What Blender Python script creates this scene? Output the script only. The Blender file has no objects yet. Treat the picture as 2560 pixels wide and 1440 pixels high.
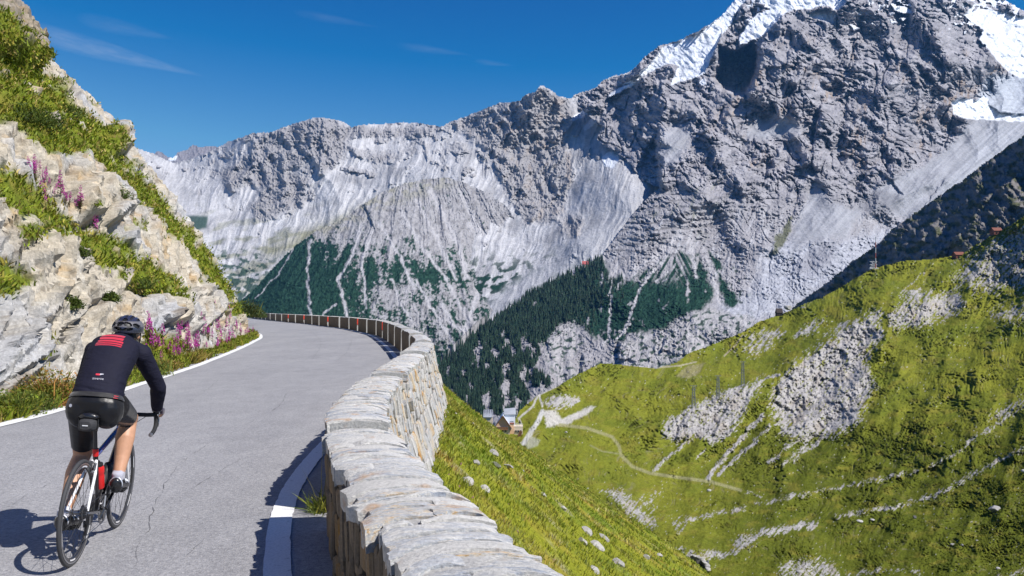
import bpy, bmesh, math, random
import numpy as np
from mathutils import Vector, Matrix
R = math.radians
scene = bpy.context.scene
col = scene.collection
# ---------------------------------------------------------------- camera
F, CU, CV, CAMZ = 2150.0, 1280.0, 770.0, 1.65      # focal length / principal point (in 2560 px wide units), eye height
cam_data = bpy.data.cameras.new("camera")
cam_data.sensor_width = 36.0
cam_data.lens = 36.0 * F / 2560.0
cam_data.shift_y = (CV - 720.0) / 2560.0
cam_data.clip_start = 0.05
cam_data.clip_end = 40000.0
cam = bpy.data.objects.new("camera", cam_data)
cam.location = (0, 0, CAMZ)
cam.rotation_euler = (R(90), 0, 0)
col.objects.link(cam)
scene.camera = cam
# ---------------------------------------------------------------- sky and sun
SUN_EL = R(47.5)
SUN_DIR = Vector((0.885 * math.cos(SUN_EL), -0.465 * math.cos(SUN_EL), math.sin(SUN_EL))).normalized()   # towards the sun
world = bpy.data.worlds.new("World")
scene.world = world
world.use_nodes = True
wn, wl = world.node_tree.nodes, world.node_tree.links
wn.clear()
w_out = wn.new("ShaderNodeOutputWorld")
w_bg = wn.new("ShaderNodeBackground")
w_sky = wn.new("ShaderNodeTexSky")
w_sky.sky_type = 'NISHITA'
w_sky.sun_disc = False
w_sky.sun_elevation = SUN_EL
w_sky.sun_rotation = math.atan2(SUN_DIR.x, SUN_DIR.y)
w_sky.altitude = 2700
w_sky.air_density = 1.0
w_sky.dust_density = 0.0
w_sky.ozone_density = 2.0
w_bg.inputs["Strength"].default_value = 0.08
# thin cirrus: a mask over the direction of view, stretched along the wind
w_tc = wn.new("ShaderNodeTexCoord")
def wmath(op, a, b=None, c=None):
    n = wn.new("ShaderNodeMath"); n.operation = op
    for k, s in enumerate((a, b, c)):
        if s is None: continue
        if isinstance(s, (int, float)): n.inputs[k].default_value = s
        else: wl.new(s, n.inputs[k])
    return n.outputs[0]
w_sep = wn.new("ShaderNodeSeparateXYZ"); wl.new(w_tc.outputs["Generated"], w_sep.inputs[0])
w_az = wmath('ARCTAN2', w_sep.outputs[0], w_sep.outputs[1])      # 0 = straight ahead
w_el = wmath('ARCSINE', w_sep.outputs[2])
def cirrus(az0, el0, ln, th, slope, sc, amt):
    da = wmath('SUBTRACT', w_az, az0)
    de = wmath('SUBTRACT', wmath('SUBTRACT', w_el, el0), wmath('MULTIPLY', da, slope))
    cmb = wn.new("ShaderNodeCombineXYZ")
    wl.new(wmath('MULTIPLY', da, sc), cmb.inputs[0]); wl.new(wmath('MULTIPLY', de, sc * 5), cmb.inputs[1])
    cmb.inputs[2].default_value = az0 * 7
    nz = wn.new("ShaderNodeTexNoise"); nz.inputs["Detail"].default_value = 6; nz.inputs["Roughness"].default_value = 0.6
    nz.inputs["Scale"].default_value = 1.0
    wl.new(cmb.outputs[0], nz.inputs["Vector"])
    taper = wmath('ADD', wmath('MULTIPLY', da, -0.55 / ln), 0.75)            # thick end left
    r2 = wmath('ADD', wmath('POWER', wmath('DIVIDE', da, ln), 2.0), wmath('POWER', wmath('DIVIDE', de, wmath('MULTIPLY', taper, th)), 2.0))
    env = wmath('MAXIMUM', wmath('SUBTRACT', 1.0, r2), 0.0)
    return wmath('MULTIPLY', wmath('MULTIPLY', env, wmath('MAXIMUM', wmath('SUBTRACT', wmath('MULTIPLY', nz.outputs["Fac"], 2.2), 0.5), 0.0)), amt)
w_cl = None
for args in ((-0.436, 0.263, 0.098, 0.013, -0.155, 30, 0.19), (-0.09, 0.290, 0.045, 0.006, -0.1, 40, 0.06),
             (-0.02, 0.277, 0.025, 0.004, -0.1, 60, 0.06), (-0.20, 0.317, 0.05, 0.006, -0.1, 40, 0.05), (-0.42, 0.288, 0.05, 0.01, -0.1, 30, 0.08)):
    c = cirrus(*args)
    w_cl = c if w_cl is None else wmath('ADD', w_cl, c)
# the clear deep blue of high altitude: stronger colour away from the horizon
w_rgb = wn.new("ShaderNodeSeparateColor"); wl.new(w_sky.outputs[0], w_rgb.inputs[0])
w_cmb = wn.new("ShaderNodeCombineColor")
wl.new(wmath('MAXIMUM', wmath('MULTIPLY', wmath('SUBTRACT', w_rgb.outputs[0], 1.3), 1.5), 0.03), w_cmb.inputs[0])
wl.new(wmath('MINIMUM', wmath('MULTIPLY', wmath('POWER', w_rgb.outputs[1], 1.926), 0.338), wmath('MULTIPLY', w_rgb.outputs[1], 1.05)), w_cmb.inputs[1])
wl.new(wmath('MINIMUM', wmath('MULTIPLY', wmath('POWER', w_rgb.outputs[2], 1.1), 0.966), wmath('MULTIPLY', w_rgb.outputs[2], 1.12)), w_cmb.inputs[2])
w_mix = wn.new("ShaderNodeMix"); w_mix.data_type = 'RGBA'
wl.new(wmath('MINIMUM', w_cl, 0.6), w_mix.inputs[0])
wl.new(w_cmb.outputs[0], w_mix.inputs[6])
w_mix.inputs[7].default_value = (7.5, 8.0, 8.8, 1)
wl.new(w_mix.outputs[2], w_bg.inputs["Color"])
wl.new(w_bg.outputs[0], w_out.inputs["Surface"])
sun_data = bpy.data.lights.new("sun", 'SUN')
sun_data.energy = 4.9
sun_data.angle = R(0.5)
sun_data.color = (1.0, 0.955, 0.90)
sun = bpy.data.objects.new("sun", sun_data)
sun.rotation_euler = (-SUN_DIR).to_track_quat('-Z', 'Y').to_euler()
sun.location = (60, -40, 80)
col.objects.link(sun)
scene.view_settings.view_transform = 'Standard'
scene.view_settings.look = 'None'
scene.view_settings.gamma = 1.0
scene.view_settings.use_curve_mapping = False
scene.view_settings.exposure = 0.43
scene.cycles.use_denoising = True
scene.cycles.max_bounces = 6
scene.cycles.diffuse_bounces = 2
scene.cycles.glossy_bounces = 2
scene.cycles.transmission_bounces = 2
scene.cycles.volume_bounces = 0
scene.cycles.transparent_max_bounces = 6
scene.cycles.caustics_reflective = False
scene.cycles.caustics_refractive = False
# ---------------------------------------------------------------- helpers
rng = np.random.default_rng(7)
random.seed(11)

def px(u, v, y):                       # the point seen at photo pixel (u, v) at depth y
    return np.array([(u - CU) / F * y, y, CAMZ + (CV - v) / F * y])

def gpx(u, v, z=0.0):                  # photo pixel -> point on the level plane z
    y = F * (CAMZ - z) / (v - CV)
    return np.array([(u - CU) / F * y, y, z])

def link(o, parent=None):
    col.objects.link(o)
    if parent is not None: o.parent = parent
    return o

def tag(o, label=None, cat=None, group=None, kind=None):
    if label: o["label"] = label
    if cat: o["category"] = cat
    if group: o["group"] = group
    if kind: o["kind"] = kind
    return o

def empty(name, loc=(0, 0, 0), rotz=0.0):
    o = bpy.data.objects.new(name, None)
    o.empty_display_size = 0.2
    o.location = loc; o.rotation_euler = (0, 0, rotz)
    return link(o)

def mesh_np(name, verts, quads=None, tris=None, mats=(), smooth=True, colors=None, parent=None, mat_idx=None):
    me = bpy.data.meshes.new(name)
    verts = np.asarray(verts, dtype=np.float32).reshape(-1, 3)
    nq = 0 if quads is None else len(quads)
    nt = 0 if tris is None else len(tris)
    me.vertices.add(len(verts)); me.vertices.foreach_set("co", verts.ravel())
    li = []
    if nq: li.append(np.asarray(quads, dtype=np.int32).ravel())
    if nt: li.append(np.asarray(tris, dtype=np.int32).ravel())
    li = np.concatenate(li) if li else np.zeros(0, np.int32)
    me.loops.add(len(li)); me.loops.foreach_set("vertex_index", li)
    starts = np.concatenate([np.arange(nq) * 4, nq * 4 + np.arange(nt) * 3]).astype(np.int32)
    me.polygons.add(nq + nt); me.polygons.foreach_set("loop_start", starts)
    me.polygons.foreach_set("use_smooth", np.full(nq + nt, bool(smooth)))
    if mat_idx is not None: me.polygons.foreach_set("material_index", np.asarray(mat_idx, dtype=np.int32))
    for m in (mats if isinstance(mats, (list, tuple)) else [mats]): me.materials.append(m)
    if colors is not None:
        a = me.attributes.new("Col", 'FLOAT_COLOR', 'POINT')
        c = np.ones((len(verts), 4), np.float32); c[:, :3] = np.asarray(colors, dtype=np.float32)
        a.data.foreach_set("color", c.ravel())
    me.update(calc_edges=True)
    return link(bpy.data.objects.new(name, me), parent)

class MB:
    """collects simple shapes and links them as one mesh object"""
    def __init__(s): s.v = []; s.f = []; s.n = 0
    def add(s, vs, fs):
        s.v.append(np.asarray(vs, dtype=float).reshape(-1, 3)); s.f += [tuple(i + s.n for i in f) for f in fs]; s.n += len(s.v[-1]); return s
    def box(s, c, d, rz=0.0, M=None, taper=1.0):
        x, y, z = d[0] / 2, d[1] / 2, d[2] / 2; t = taper
        vs = np.array([(-x, -y, -z), (x, -y, -z), (x, y, -z), (-x, y, -z), (-x * t, -y * t, z), (x * t, -y * t, z), (x * t, y * t, z), (-x * t, y * t, z)])
        if rz:
            ca, sa = math.cos(rz), math.sin(rz); vs = vs @ np.array([[ca, sa, 0], [-sa, ca, 0], [0, 0, 1]])
        if M is not None: vs = vs @ np.array(M).T
        return s.add(vs + np.array(c), [(0, 3, 2, 1), (4, 5, 6, 7), (0, 1, 5, 4), (1, 2, 6, 5), (2, 3, 7, 6), (3, 0, 4, 7)])
    def tube(s, pts, rad, n=8, cap=True, closed=False, sy=1.0):
        pts = [np.asarray(p, dtype=float) for p in pts]; m = len(pts)
        rads = [rad] * m if np.isscalar(rad) else list(rad)
        rings = []; up = None
        for i in range(m):
            a = pts[(i - 1) % m] if (closed or i > 0) else pts[i]
            b = pts[(i + 1) % m] if (closed or i < m - 1) else pts[i]
            t = b - a; t = t / (np.linalg.norm(t) + 1e-12)
            if up is None:
                up = np.array([0, 0, 1.0]) if abs(t[2]) < 0.9 else np.array([1.0, 0, 0])
            x = np.cross(up, t); x /= (np.linalg.norm(x) + 1e-12); y = np.cross(t, x); up = y
            ang = np.arange(n) / n * 2 * math.pi
            rings.append(pts[i] + rads[i] * (np.cos(ang)[:, None] * x + sy * np.sin(ang)[:, None] * y))
        fs = []
        for i in range(m if closed else m - 1):
            for k in range(n):
                a = i * n + k; b = i * n + (k + 1) % n; c2 = ((i + 1) % m) * n
                fs.append((a, b, c2 + (k + 1) % n, c2 + k))
        if cap and not closed:
            fs.append(tuple(range(n - 1, -1, -1))); fs.append(tuple((m - 1) * n + k for k in range(n)))
        return s.add(np.concatenate(rings), fs)
    def lathe(s, prof, c=(0, 0, 0), axis='z', n=16, M=None):
        ang = np.arange(n) / n * 2 * math.pi; vs = []
        for r, h in prof:
            ring = np.stack([r * np.cos(ang), r * np.sin(ang), np.full(n, h)], 1)
            vs.append(ring)
        vs = np.concatenate(vs)
        if axis == 'x': vs = vs[:, [2, 0, 1]]
        if axis == 'y': vs = vs[:, [1, 2, 0]]
        if M is not None: vs = vs @ np.array(M).T
        m = len(prof); fs = []
        for i in range(m - 1):
            for k in range(n):
                fs.append((i * n + k, i * n + (k + 1) % n, (i + 1) * n + (k + 1) % n, (i + 1) * n + k))
        if prof[0][0] > 1e-6: fs.append(tuple(range(n - 1, -1, -1)))
        if prof[-1][0] > 1e-6: fs.append(tuple((m - 1) * n + k for k in range(n)))
        return s.add(vs + np.array(c), fs)
    def build(s, name, mat, parent=None, smooth=False, bevel=0.0, auto=None):
        me = bpy.data.meshes.new(name)
        me.from_pydata([tuple(p) for p in np.concatenate(s.v)], [], s.f)
        for m in (mat if isinstance(mat, (list, tuple)) else [mat]): me.materials.append(m)
        if bevel > 0:
            bm = bmesh.new(); bm.from_mesh(me)
            bmesh.ops.bevel(bm, geom=list(bm.edges), offset=bevel, segments=1, affect='EDGES', profile=0.5)
            bm.to_mesh(me); bm.free()
        if smooth:
            me.polygons.foreach_set("use_smooth", np.ones(len(me.polygons), bool))
            if auto is not None:
                try: me.set_sharp_from_angle(angle=R(auto))
                except Exception: pass
        me.update()
        return link(bpy.data.objects.new(name, me), parent)

# ------------------------------------------------ numpy noise
_gr = np.random.default_rng(1234)
_ga = _gr.uniform(0, 2 * math.pi, (256, 256)); _GX, _GY = np.cos(_ga).astype(np.float32), np.sin(_ga).astype(np.float32)
_G3 = _gr.normal(size=(32, 32, 32, 3)); _G3 = (_G3 / np.linalg.norm(_G3, axis=-1, keepdims=True)).astype(np.float32)
def pn(x, y, seed=0):
    """2-D gradient noise, about -1..1"""
    x = np.asarray(x, np.float32) + 37.13 * seed; y = np.asarray(y, np.float32) + 91.7 * seed
    xi = np.floor(x).astype(np.int32); yi = np.floor(y).astype(np.int32)
    fx, fy = x - xi, y - yi
    ux, uy = fx * fx * fx * (fx * (fx * 6 - 15) + 10), fy * fy * fy * (fy * (fy * 6 - 15) + 10)
    x0, x1, y0, y1 = xi & 255, (xi + 1) & 255, yi & 255, (yi + 1) & 255
    a = _GX[x0, y0] * fx + _GY[x0, y0] * fy
    b = _GX[x1, y0] * (fx - 1) + _GY[x1, y0] * fy
    c = _GX[x0, y1] * fx + _GY[x0, y1] * (fy - 1)
    d = _GX[x1, y1] * (fx - 1) + _GY[x1, y1] * (fy - 1)
    return 1.5 * ((a + (b - a) * ux) * (1 - uy) + (c + (d - c) * ux) * uy)
def fbm(x, y, oct=5, seed=0, gain=0.5, lac=2.03):
    s = 0; a = 1.0; t = 0
    for k in range(oct):
        s = s + a * pn(x, y, seed + k * 3); t += a; a *= gain; x = x * lac; y = y * lac
    return s / t
def ridged(x, y, oct=5, seed=0, gain=0.55, lac=2.07):
    s = 0; a = 1.0; t = 0; w = 1.0
    for k in range(oct):
        n = 1.0 - np.abs(pn(x, y, seed + k * 3)); n = n * n
        s = s + a * n * w; t += a; w = np.clip(n * 1.6, 0, 1); a *= gain; x = x * lac; y = y * lac
    return s / t                                  # 0..1, sharp crests
def pn3(x, y, z, seed=0):
    x = np.asarray(x, np.float32) + 11.3 * seed; y = np.asarray(y, np.float32) + 5.7 * seed; z = np.asarray(z, np.float32) + 3.1 * seed
    xi, yi, zi = np.floor(x).astype(np.int32), np.floor(y).astype(np.int32), np.floor(z).astype(np.int32)
    fx, fy, fz = x - xi, y - yi, z - zi
    u = fx * fx * (3 - 2 * fx); v = fy * fy * (3 - 2 * fy); w = fz * fz * (3 - 2 * fz)
    r = 0
    for i in (0, 1):
        for j in (0, 1):
            for k in (0, 1):
                g = _G3[(xi + i) & 31, (yi + j) & 31, (zi + k) & 31]
                d = g[..., 0] * (fx - i) + g[..., 1] * (fy - j) + g[..., 2] * (fz - k)
                r = r + d * (u if i else 1 - u) * (v if j else 1 - v) * (w if k else 1 - w)
    return 1.5 * r
def fbm3(x, y, z, oct=4, seed=0, gain=0.5):
    s = 0; a = 1.0; t = 0
    for k in range(oct):
        s = s + a * pn3(x, y, z, seed + k); t += a; a *= gain; x = x * 2.03; y = y * 2.03; z = z * 2.03
    return s / t
def base_cols(n, c): return np.repeat(np.asarray(c, np.float32)[None], n, 0)
def sstep(a, b, x): t = np.clip((x - a) / (b - a), 0, 1); return t * t * (3 - 2 * t)
def lerp(a, b, t): return a + (b - a) * t
def mixc(c, new, m):
    return c * (1 - m[..., None]) + np.asarray(new, np.float32) * m[..., None]
def seg_dist(U, V, pts, ret_t=False):
    """distance from the points to a polyline (and arc parameter 0..1)"""
    best = np.full(U.shape, 1e9, np.float32); bt = np.zeros(U.shape, np.float32)
    P = np.asarray(pts, float); L = np.concatenate([[0], np.cumsum(np.linalg.norm(np.diff(P[:, :2], axis=0), axis=1))])
    for i in range(len(P) - 1):
        ax, ay = P[i, :2]; bx, by = P[i + 1, :2]; dx, dy = bx - ax, by - ay; l2 = dx * dx + dy * dy + 1e-9
        t = np.clip(((U - ax) * dx + (V - ay) * dy) / l2, 0, 1)
        d = np.hypot(U - ax - t * dx, V - ay - t * dy)
        m = d < best; best = np.where(m, d, best)
        if ret_t: bt = np.where(m, (L[i] + t * (L[i + 1] - L[i])) / L[-1], bt)
    return (best, bt) if ret_t else best
def poly_sd(U, V, pts):
    """signed distance, positive inside the polygon"""
    P = list(pts); inside = np.zeros(U.shape, bool)
    for i in range(len(P)):
        (x1, y1), (x2, y2) = P[i], P[(i + 1) % len(P)]
        if y1 == y2: continue
        c = ((y1 > V) != (y2 > V)) & (U < (x2 - x1) * (V - y1) / (y2 - y1) + x1)
        inside ^= c
    d = seg_dist(U, V, P + [P[0]])
    return np.where(inside, d, -d)
def tps(ctrl, reg=1e-3):
    """smooth surface through scattered (u, v, value) points"""
    C = np.asarray(ctrl, float); p = C[:, :2] / 1000.0; n = len(C)
    r2 = ((p[:, None] - p[None]) ** 2).sum(-1); K = np.where(r2 > 0, r2 * np.log(r2 + 1e-12), 0) + reg * np.eye(n)
    A = np.zeros((n + 3, n + 3)); A[:n, :n] = K; A[:n, n] = 1; A[:n, n + 1:] = p; A[n, :n] = 1; A[n + 1:, :n] = p.T
    w = np.linalg.solve(A, np.concatenate([C[:, 2], np.zeros(3)]))
    def f(U, V):
        out = w[n] + w[n + 1] * U / 1000 + w[n + 2] * V / 1000
        for i in range(n):
            rr = (U / 1000 - p[i, 0]) ** 2 + (V / 1000 - p[i, 1]) ** 2
            out = out + w[i] * rr * np.log(rr + 1e-12)
        return out
    return f

# ------------------------------------------------ materials
def new_mat(name):
    m = bpy.data.materials.new(name); m.use_nodes = True
    nt = m.node_tree; b = nt.nodes["Principled BSDF"]
    return m, nt, b
def simple(name, c, rough=0.6, metal=0.0, spec=0.5, vary=0.0, scale=20.0, bump=0.0, coat=0.0, sheen=0.0):
    m, nt, b = new_mat(name)
    b.inputs["Base Color"].default_value = (*c, 1); b.inputs["Roughness"].default_value = rough
    b.inputs["Metallic"].default_value = metal; b.inputs["Specular IOR Level"].default_value = spec
    b.inputs["Coat Weight"].default_value = coat
    if sheen: b.inputs["Sheen Weight"].default_value = sheen
    if vary or bump:
        tc = nt.nodes.new("ShaderNodeTexCoord"); nz = nt.nodes.new("ShaderNodeTexNoise")
        nz.inputs["Scale"].default_value = scale; nz.inputs["Detail"].default_value = 5
        nt.links.new(tc.outputs["Object"], nz.inputs["Vector"])
        if vary:
            rp = nt.nodes.new("ShaderNodeMapRange"); rp.inputs[1].default_value = 0.3; rp.inputs[2].default_value = 0.7
            rp.inputs[3].default_value = 1 - vary; rp.inputs[4].default_value = 1 + vary
            nt.links.new(nz.outputs["Fac"], rp.inputs[0])
            mx = nt.nodes.new("ShaderNodeMix"); mx.data_type = 'RGBA'; mx.blend_type = 'MULTIPLY'; mx.inputs[0].default_value = 1
            mx.inputs[6].default_value = (*c, 1); nt.links.new(rp.outputs[0], mx.inputs[7]); nt.links.new(mx.outputs[2], b.inputs["Base Color"])
        if bump:
            bp = nt.nodes.new("ShaderNodeBump"); bp.inputs["Strength"].default_value = bump; bp.inputs["Distance"].default_value = 0.02
            nt.links.new(nz.outputs["Fac"], bp.inputs["Height"]); nt.links.new(bp.outputs[0], b.inputs["Normal"])
    return m
def terrain_mat(name, layers, rough=0.9, spec=0.15, bump_layers=()):
    """vertex colour (albedo) x fine procedural noise; layers = (scale, contrast, detail), bump_layers = (scale, strength, distance)"""
    m, nt, b = new_mat(name)
    at = nt.nodes.new("ShaderNodeVertexColor"); at.layer_name = "Col"
    tc = nt.nodes.new("ShaderNodeTexCoord")
    cur = at.outputs["Color"]
    for sc, con, det in layers:
        nz = nt.nodes.new("ShaderNodeTexNoise"); nz.inputs["Scale"].default_value = sc; nz.inputs["Detail"].default_value = det
        nz.inputs["Roughness"].default_value = 0.62
        nt.links.new(tc.outputs["Object"], nz.inputs["Vector"])
        rp = nt.nodes.new("ShaderNodeMapRange"); rp.inputs[1].default_value = 0.3; rp.inputs[2].default_value = 0.7
        rp.inputs[3].default_value = 1 - con; rp.inputs[4].default_value = 1 + con
        nt.links.new(nz.outputs["Fac"], rp.inputs[0])
        mx = nt.nodes.new("ShaderNodeMix"); mx.data_type = 'RGBA'; mx.blend_type = 'MULTIPLY'; mx.inputs[0].default_value = 1
        nt.links.new(cur, mx.inputs[6]); nt.links.new(rp.outputs[0], mx.inputs[7]); cur = mx.outputs[2]
    nt.links.new(cur, b.inputs["Base Color"])
    b.inputs["Roughness"].default_value = rough; b.inputs["Specular IOR Level"].default_value = spec
    nrm = None
    for sc, st, dist in bump_layers:
        nz = nt.nodes.new("ShaderNodeTexNoise"); nz.inputs["Scale"].default_value = sc; nz.inputs["Detail"].default_value = 8
        nz.inputs["Roughness"].default_value = 0.65
        nt.links.new(tc.outputs["Object"], nz.inputs["Vector"])
        bp = nt.nodes.new("ShaderNodeBump"); bp.inputs["Strength"].default_value = st; bp.inputs["Distance"].default_value = dist
        nt.links.new(nz.outputs["Fac"], bp.inputs["Height"])
        if nrm is not None: nt.links.new(nrm, bp.inputs["Normal"])
        nrm = bp.outputs[0]
    if nrm is not None: nt.links.new(nrm, b.inputs["Normal"])
    return m
# ================================================================ far terrain: ridges, spur, big peak
def step_line(U, V, pts, h, fade, soft=3.0):
    """a cliff along a polyline: what lies right of it stands forward by h and dies away over 'fade'"""
    d, t = seg_dist(U, V, pts, True)
    P = np.asarray(pts, float); side = np.zeros(U.shape, np.float32); best = np.full(U.shape, 1e9, np.float32)
    for i in range(len(P) - 1):
        ax, ay = P[i]; bx, by = P[i + 1]; dx, dy = bx - ax, by - ay
        tt = np.clip(((U - ax) * dx + (V - ay) * dy) / (dx * dx + dy * dy), 0, 1)
        dd = np.hypot(U - ax - tt * dx, V - ay - tt * dy); m = dd < best
        cr = dx * (V - ay) - dy * (U - ax)                  # >0 : left of the direction of travel in image axes (v down)
        side = np.where(m, np.where(cr > 0, -1.0, 1.0), side); best = np.where(m, dd, best)
    up = P[-1][1] < P[0][1]
    if up: side = -side
    endf = np.exp(-(np.maximum(d, 0) / fade) ** 1.2)
    s = sstep(-soft, soft, d * side)
    return h * s * endf * sstep(0.0, 0.14, t) * sstep(1.0, 0.86, t)
def crest(U, V, pts, h, w, pw=1.0):
    d = seg_dist(U, V, pts); return h * np.clip(1 - d / w, 0, 1) ** pw

def view_sheet(name, poly, depth, relief, colour, mat, step=2.1, wob=4.0, seed=0, kind="structure", smooth=False):
    us = [p[0] for p in poly]; vs = [p[1] for p in poly]
    u = np.arange(min(us) - 6, max(us) + 6, step); v = np.arange(max(vs) + 6, min(vs) - 6, -step)
    U, V = np.meshgrid(u, v); U = U.astype(np.float32); V = V.astype(np.float32)
    sd = poly_sd(U, V, poly) + wob * (fbm(U / 23, V / 23, 4, seed) + 0.6 * fbm(U / 6, V / 6, 2, seed + 5))
    m = sd > 0
    idx = np.full(U.shape, -1, np.int32); idx[m] = np.arange(m.sum())
    Um, Vm = U[m], V[m]
    D = depth(Um, Vm).astype(np.float32)
    rel = relief(Um, Vm)
    c = colour(Um, Vm, rel)
    D = D * (1 - rel / F)
    P = np.stack([(Um - CU) / F * D, D, CAMZ + (CV - Vm) / F * D], 1)
    a, b, cc, d = idx[:-1, :-1], idx[:-1, 1:], idx[1:, 1:], idx[1:, :-1]
    q = np.stack([a, b, cc, d], -1).reshape(-1, 4); q = q[(q >= 0).all(1)]
    # the foot of the sheet runs on down into the valley
    has = m.any(0); j0 = np.argmax(m, axis=0); cols_ = np.nonzero(has)[0]; top = idx[j0[cols_], cols_]
    foot = P[top].copy(); foot[:, 2] = -420.0; foot[:, 1] *= 0.93; foot[:, 0] *= 0.93
    k = np.arange(len(cols_) - 1); nb = len(P); ok = np.diff(cols_) == 1
    sk = np.stack([nb + k, nb + k + 1, top[1:], top[:-1]], 1)[ok]
    P = np.concatenate([P, foot]); c = np.concatenate([c, c[top]]); q = np.concatenate([q, sk])
    o = mesh_np(name, P, quads=q, mats=mat, colors=np.clip(c, 0.005, 0.95), smooth=smooth)
    o["kind"] = kind
    return o

SCREE = np.array((0.47, 0.47, 0.485)); ROCK = np.array((0.25, 0.24, 0.245)); DROCK = np.array((0.15, 0.145, 0.15))
OCHRE = np.array((0.31, 0.225, 0.15)); PINE = np.array((0.018, 0.045, 0.030)); ALP = np.array((0.17, 0.175, 0.09))
SNOW = np.array((0.70, 0.735, 0.79))

mat_far = terrain_mat("far_rock", ((0.02, 0.10, 8), (0.10, 0.16, 8)), spec=0.0, bump_layers=((0.018, 0.6, 16.0), (0.07, 0.75, 6.0)))

# ---- distant dark teeth
def far_depth(U, V): return 9000 + (440 - V) * 12
def far_rel(U, V): return 14 * ridged(U / 26, V / 60, 4, 3) + 6 * ridged(U / 9, V / 9, 2, 8)
def far_col(U, V, r):
    c = base_cols(len(U), (0.22, 0.21, 0.23)); sn = sstep(0, 3, poly_sd(U, V, [(418, 398), (432, 388), (446, 388), (440, 402), (424, 404)]))
    return mixc(c, SNOW, sn)
view_sheet("far_ridge", [(330, 430), (345, 385), (385, 384), (394, 377), (405, 380), (420, 392), (432, 392), (445, 380), (468, 372), (482, 360), (496, 366), (520, 364), (545, 366), (590, 362), (640, 365), (640, 430), (430, 450)],
           far_depth, far_rel, far_col, mat_far, wob=3.0)

# ---- back range with cirques and screes
sky1 = [(180, 330), (250, 340), (303, 354), (340, 368), (380, 381), (412, 396), (436, 408), (470, 397), (515, 382), (545, 368), (572, 352), (600, 343), (630, 333), (680, 327), (725, 311), (760, 301), (785, 293), (805, 292), (850, 299), (880, 316), (910, 310), (950, 308),
        (1000, 305), (1060, 308), (1100, 316), (1130, 300), (1170, 288), (1210, 270), (1250, 256), (1300, 252), (1310, 236), (1338, 226), (1348, 213), (1358, 213), (1375, 222), (1398, 240), (1425, 245), (1450, 230), (1490, 218), (1505, 200), (1540, 188), (1600, 170), (1700, 160)]
back_poly = sky1 + [(1700, 520), (1640, 620), (1460, 720), (1330, 780), (1080, 960), (960, 820), (560, 800), (180, 760)]
back_depth_f = tps([(180, 330, 5200), (180, 760, 3600), (300, 355, 5600), (430, 405, 6200), (600, 345, 5900), (800, 292, 5600), (1000, 305, 5700), (1200, 275, 5400), (1350, 215, 5000), (1450, 235, 5200), (1600, 170, 5300),
                    (450, 560, 4600), (470, 680, 4000), (600, 690, 4000), (700, 610, 4300), (560, 780, 3500), (800, 560, 4500), (950, 480, 4700), (900, 380, 5200), (1090, 430, 4700), (1200, 480, 4400), (1330, 560, 4100), (1430, 500, 4150), (1500, 400, 4400), (1600, 480, 3690), (1640, 600, 3350), (1520, 570, 3480), (1560, 430, 4000), (1500, 480, 3900), (1450, 610, 3350),
                    (1460, 660, 3220), (1300, 760, 2900), (1100, 900, 2480), (1400, 330, 4900), (1700, 520, 3900)])
back_rock_polys = [[(640, 335), (760, 300), (830, 292), (880, 318), (870, 370), (840, 420), (800, 440), (780, 400), (730, 430), (680, 470), (600, 470), (556, 460), (560, 420), (620, 380)],
                   [(880, 312), (1100, 316), (1060, 345), (960, 350), (900, 345)], [(1120, 305), (1250, 258), (1310, 236), (1350, 212), (1420, 245), (1440, 300), (1420, 340), (1440, 430), (1400, 560), (1310, 560), (1260, 480), (1225, 390), (1160, 340)],
                   [(900, 385), (990, 375), (1010, 400), (930, 410)], [(545, 430), (600, 400), (640, 420), (600, 480), (560, 470)], [(1400, 545), (1440, 532), (1465, 550), (1455, 590), (1415, 596), (1398, 575)], [(690, 420), (780, 440), (760, 520), (640, 560), (620, 520)], [(1440, 250), (1500, 200), (1560, 190), (1600, 200), (1540, 290), (1470, 300)]]
def back_rockmask(U, V):
    Uw, Vw = U + 9 * fbm(U / 30, V / 30, 3, 41), V + 9 * fbm(U / 30, V / 30, 3, 43); m = np.zeros(U.shape, np.float32)
    for p in back_rock_polys: m = np.maximum(m, sstep(-8, 14, poly_sd(Uw, Vw, p)))
    n = ridged(U / 70, V / 90, 4, 21); m = np.maximum(m, sstep(0.62, 0.78, n) * sstep(460, 380, V) * 0.6)
    oc = fbm((U + 0.4 * V) / 40, (V - 0.2 * U) / 26, 4, 47); m = np.maximum(m, sstep(0.12, 0.34, oc + 0.14 * sstep(420, 320, V) - 0.20 * sstep(400, 520, V)) * 0.7 * sstep(1480, 1400, U))
    return m
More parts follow.
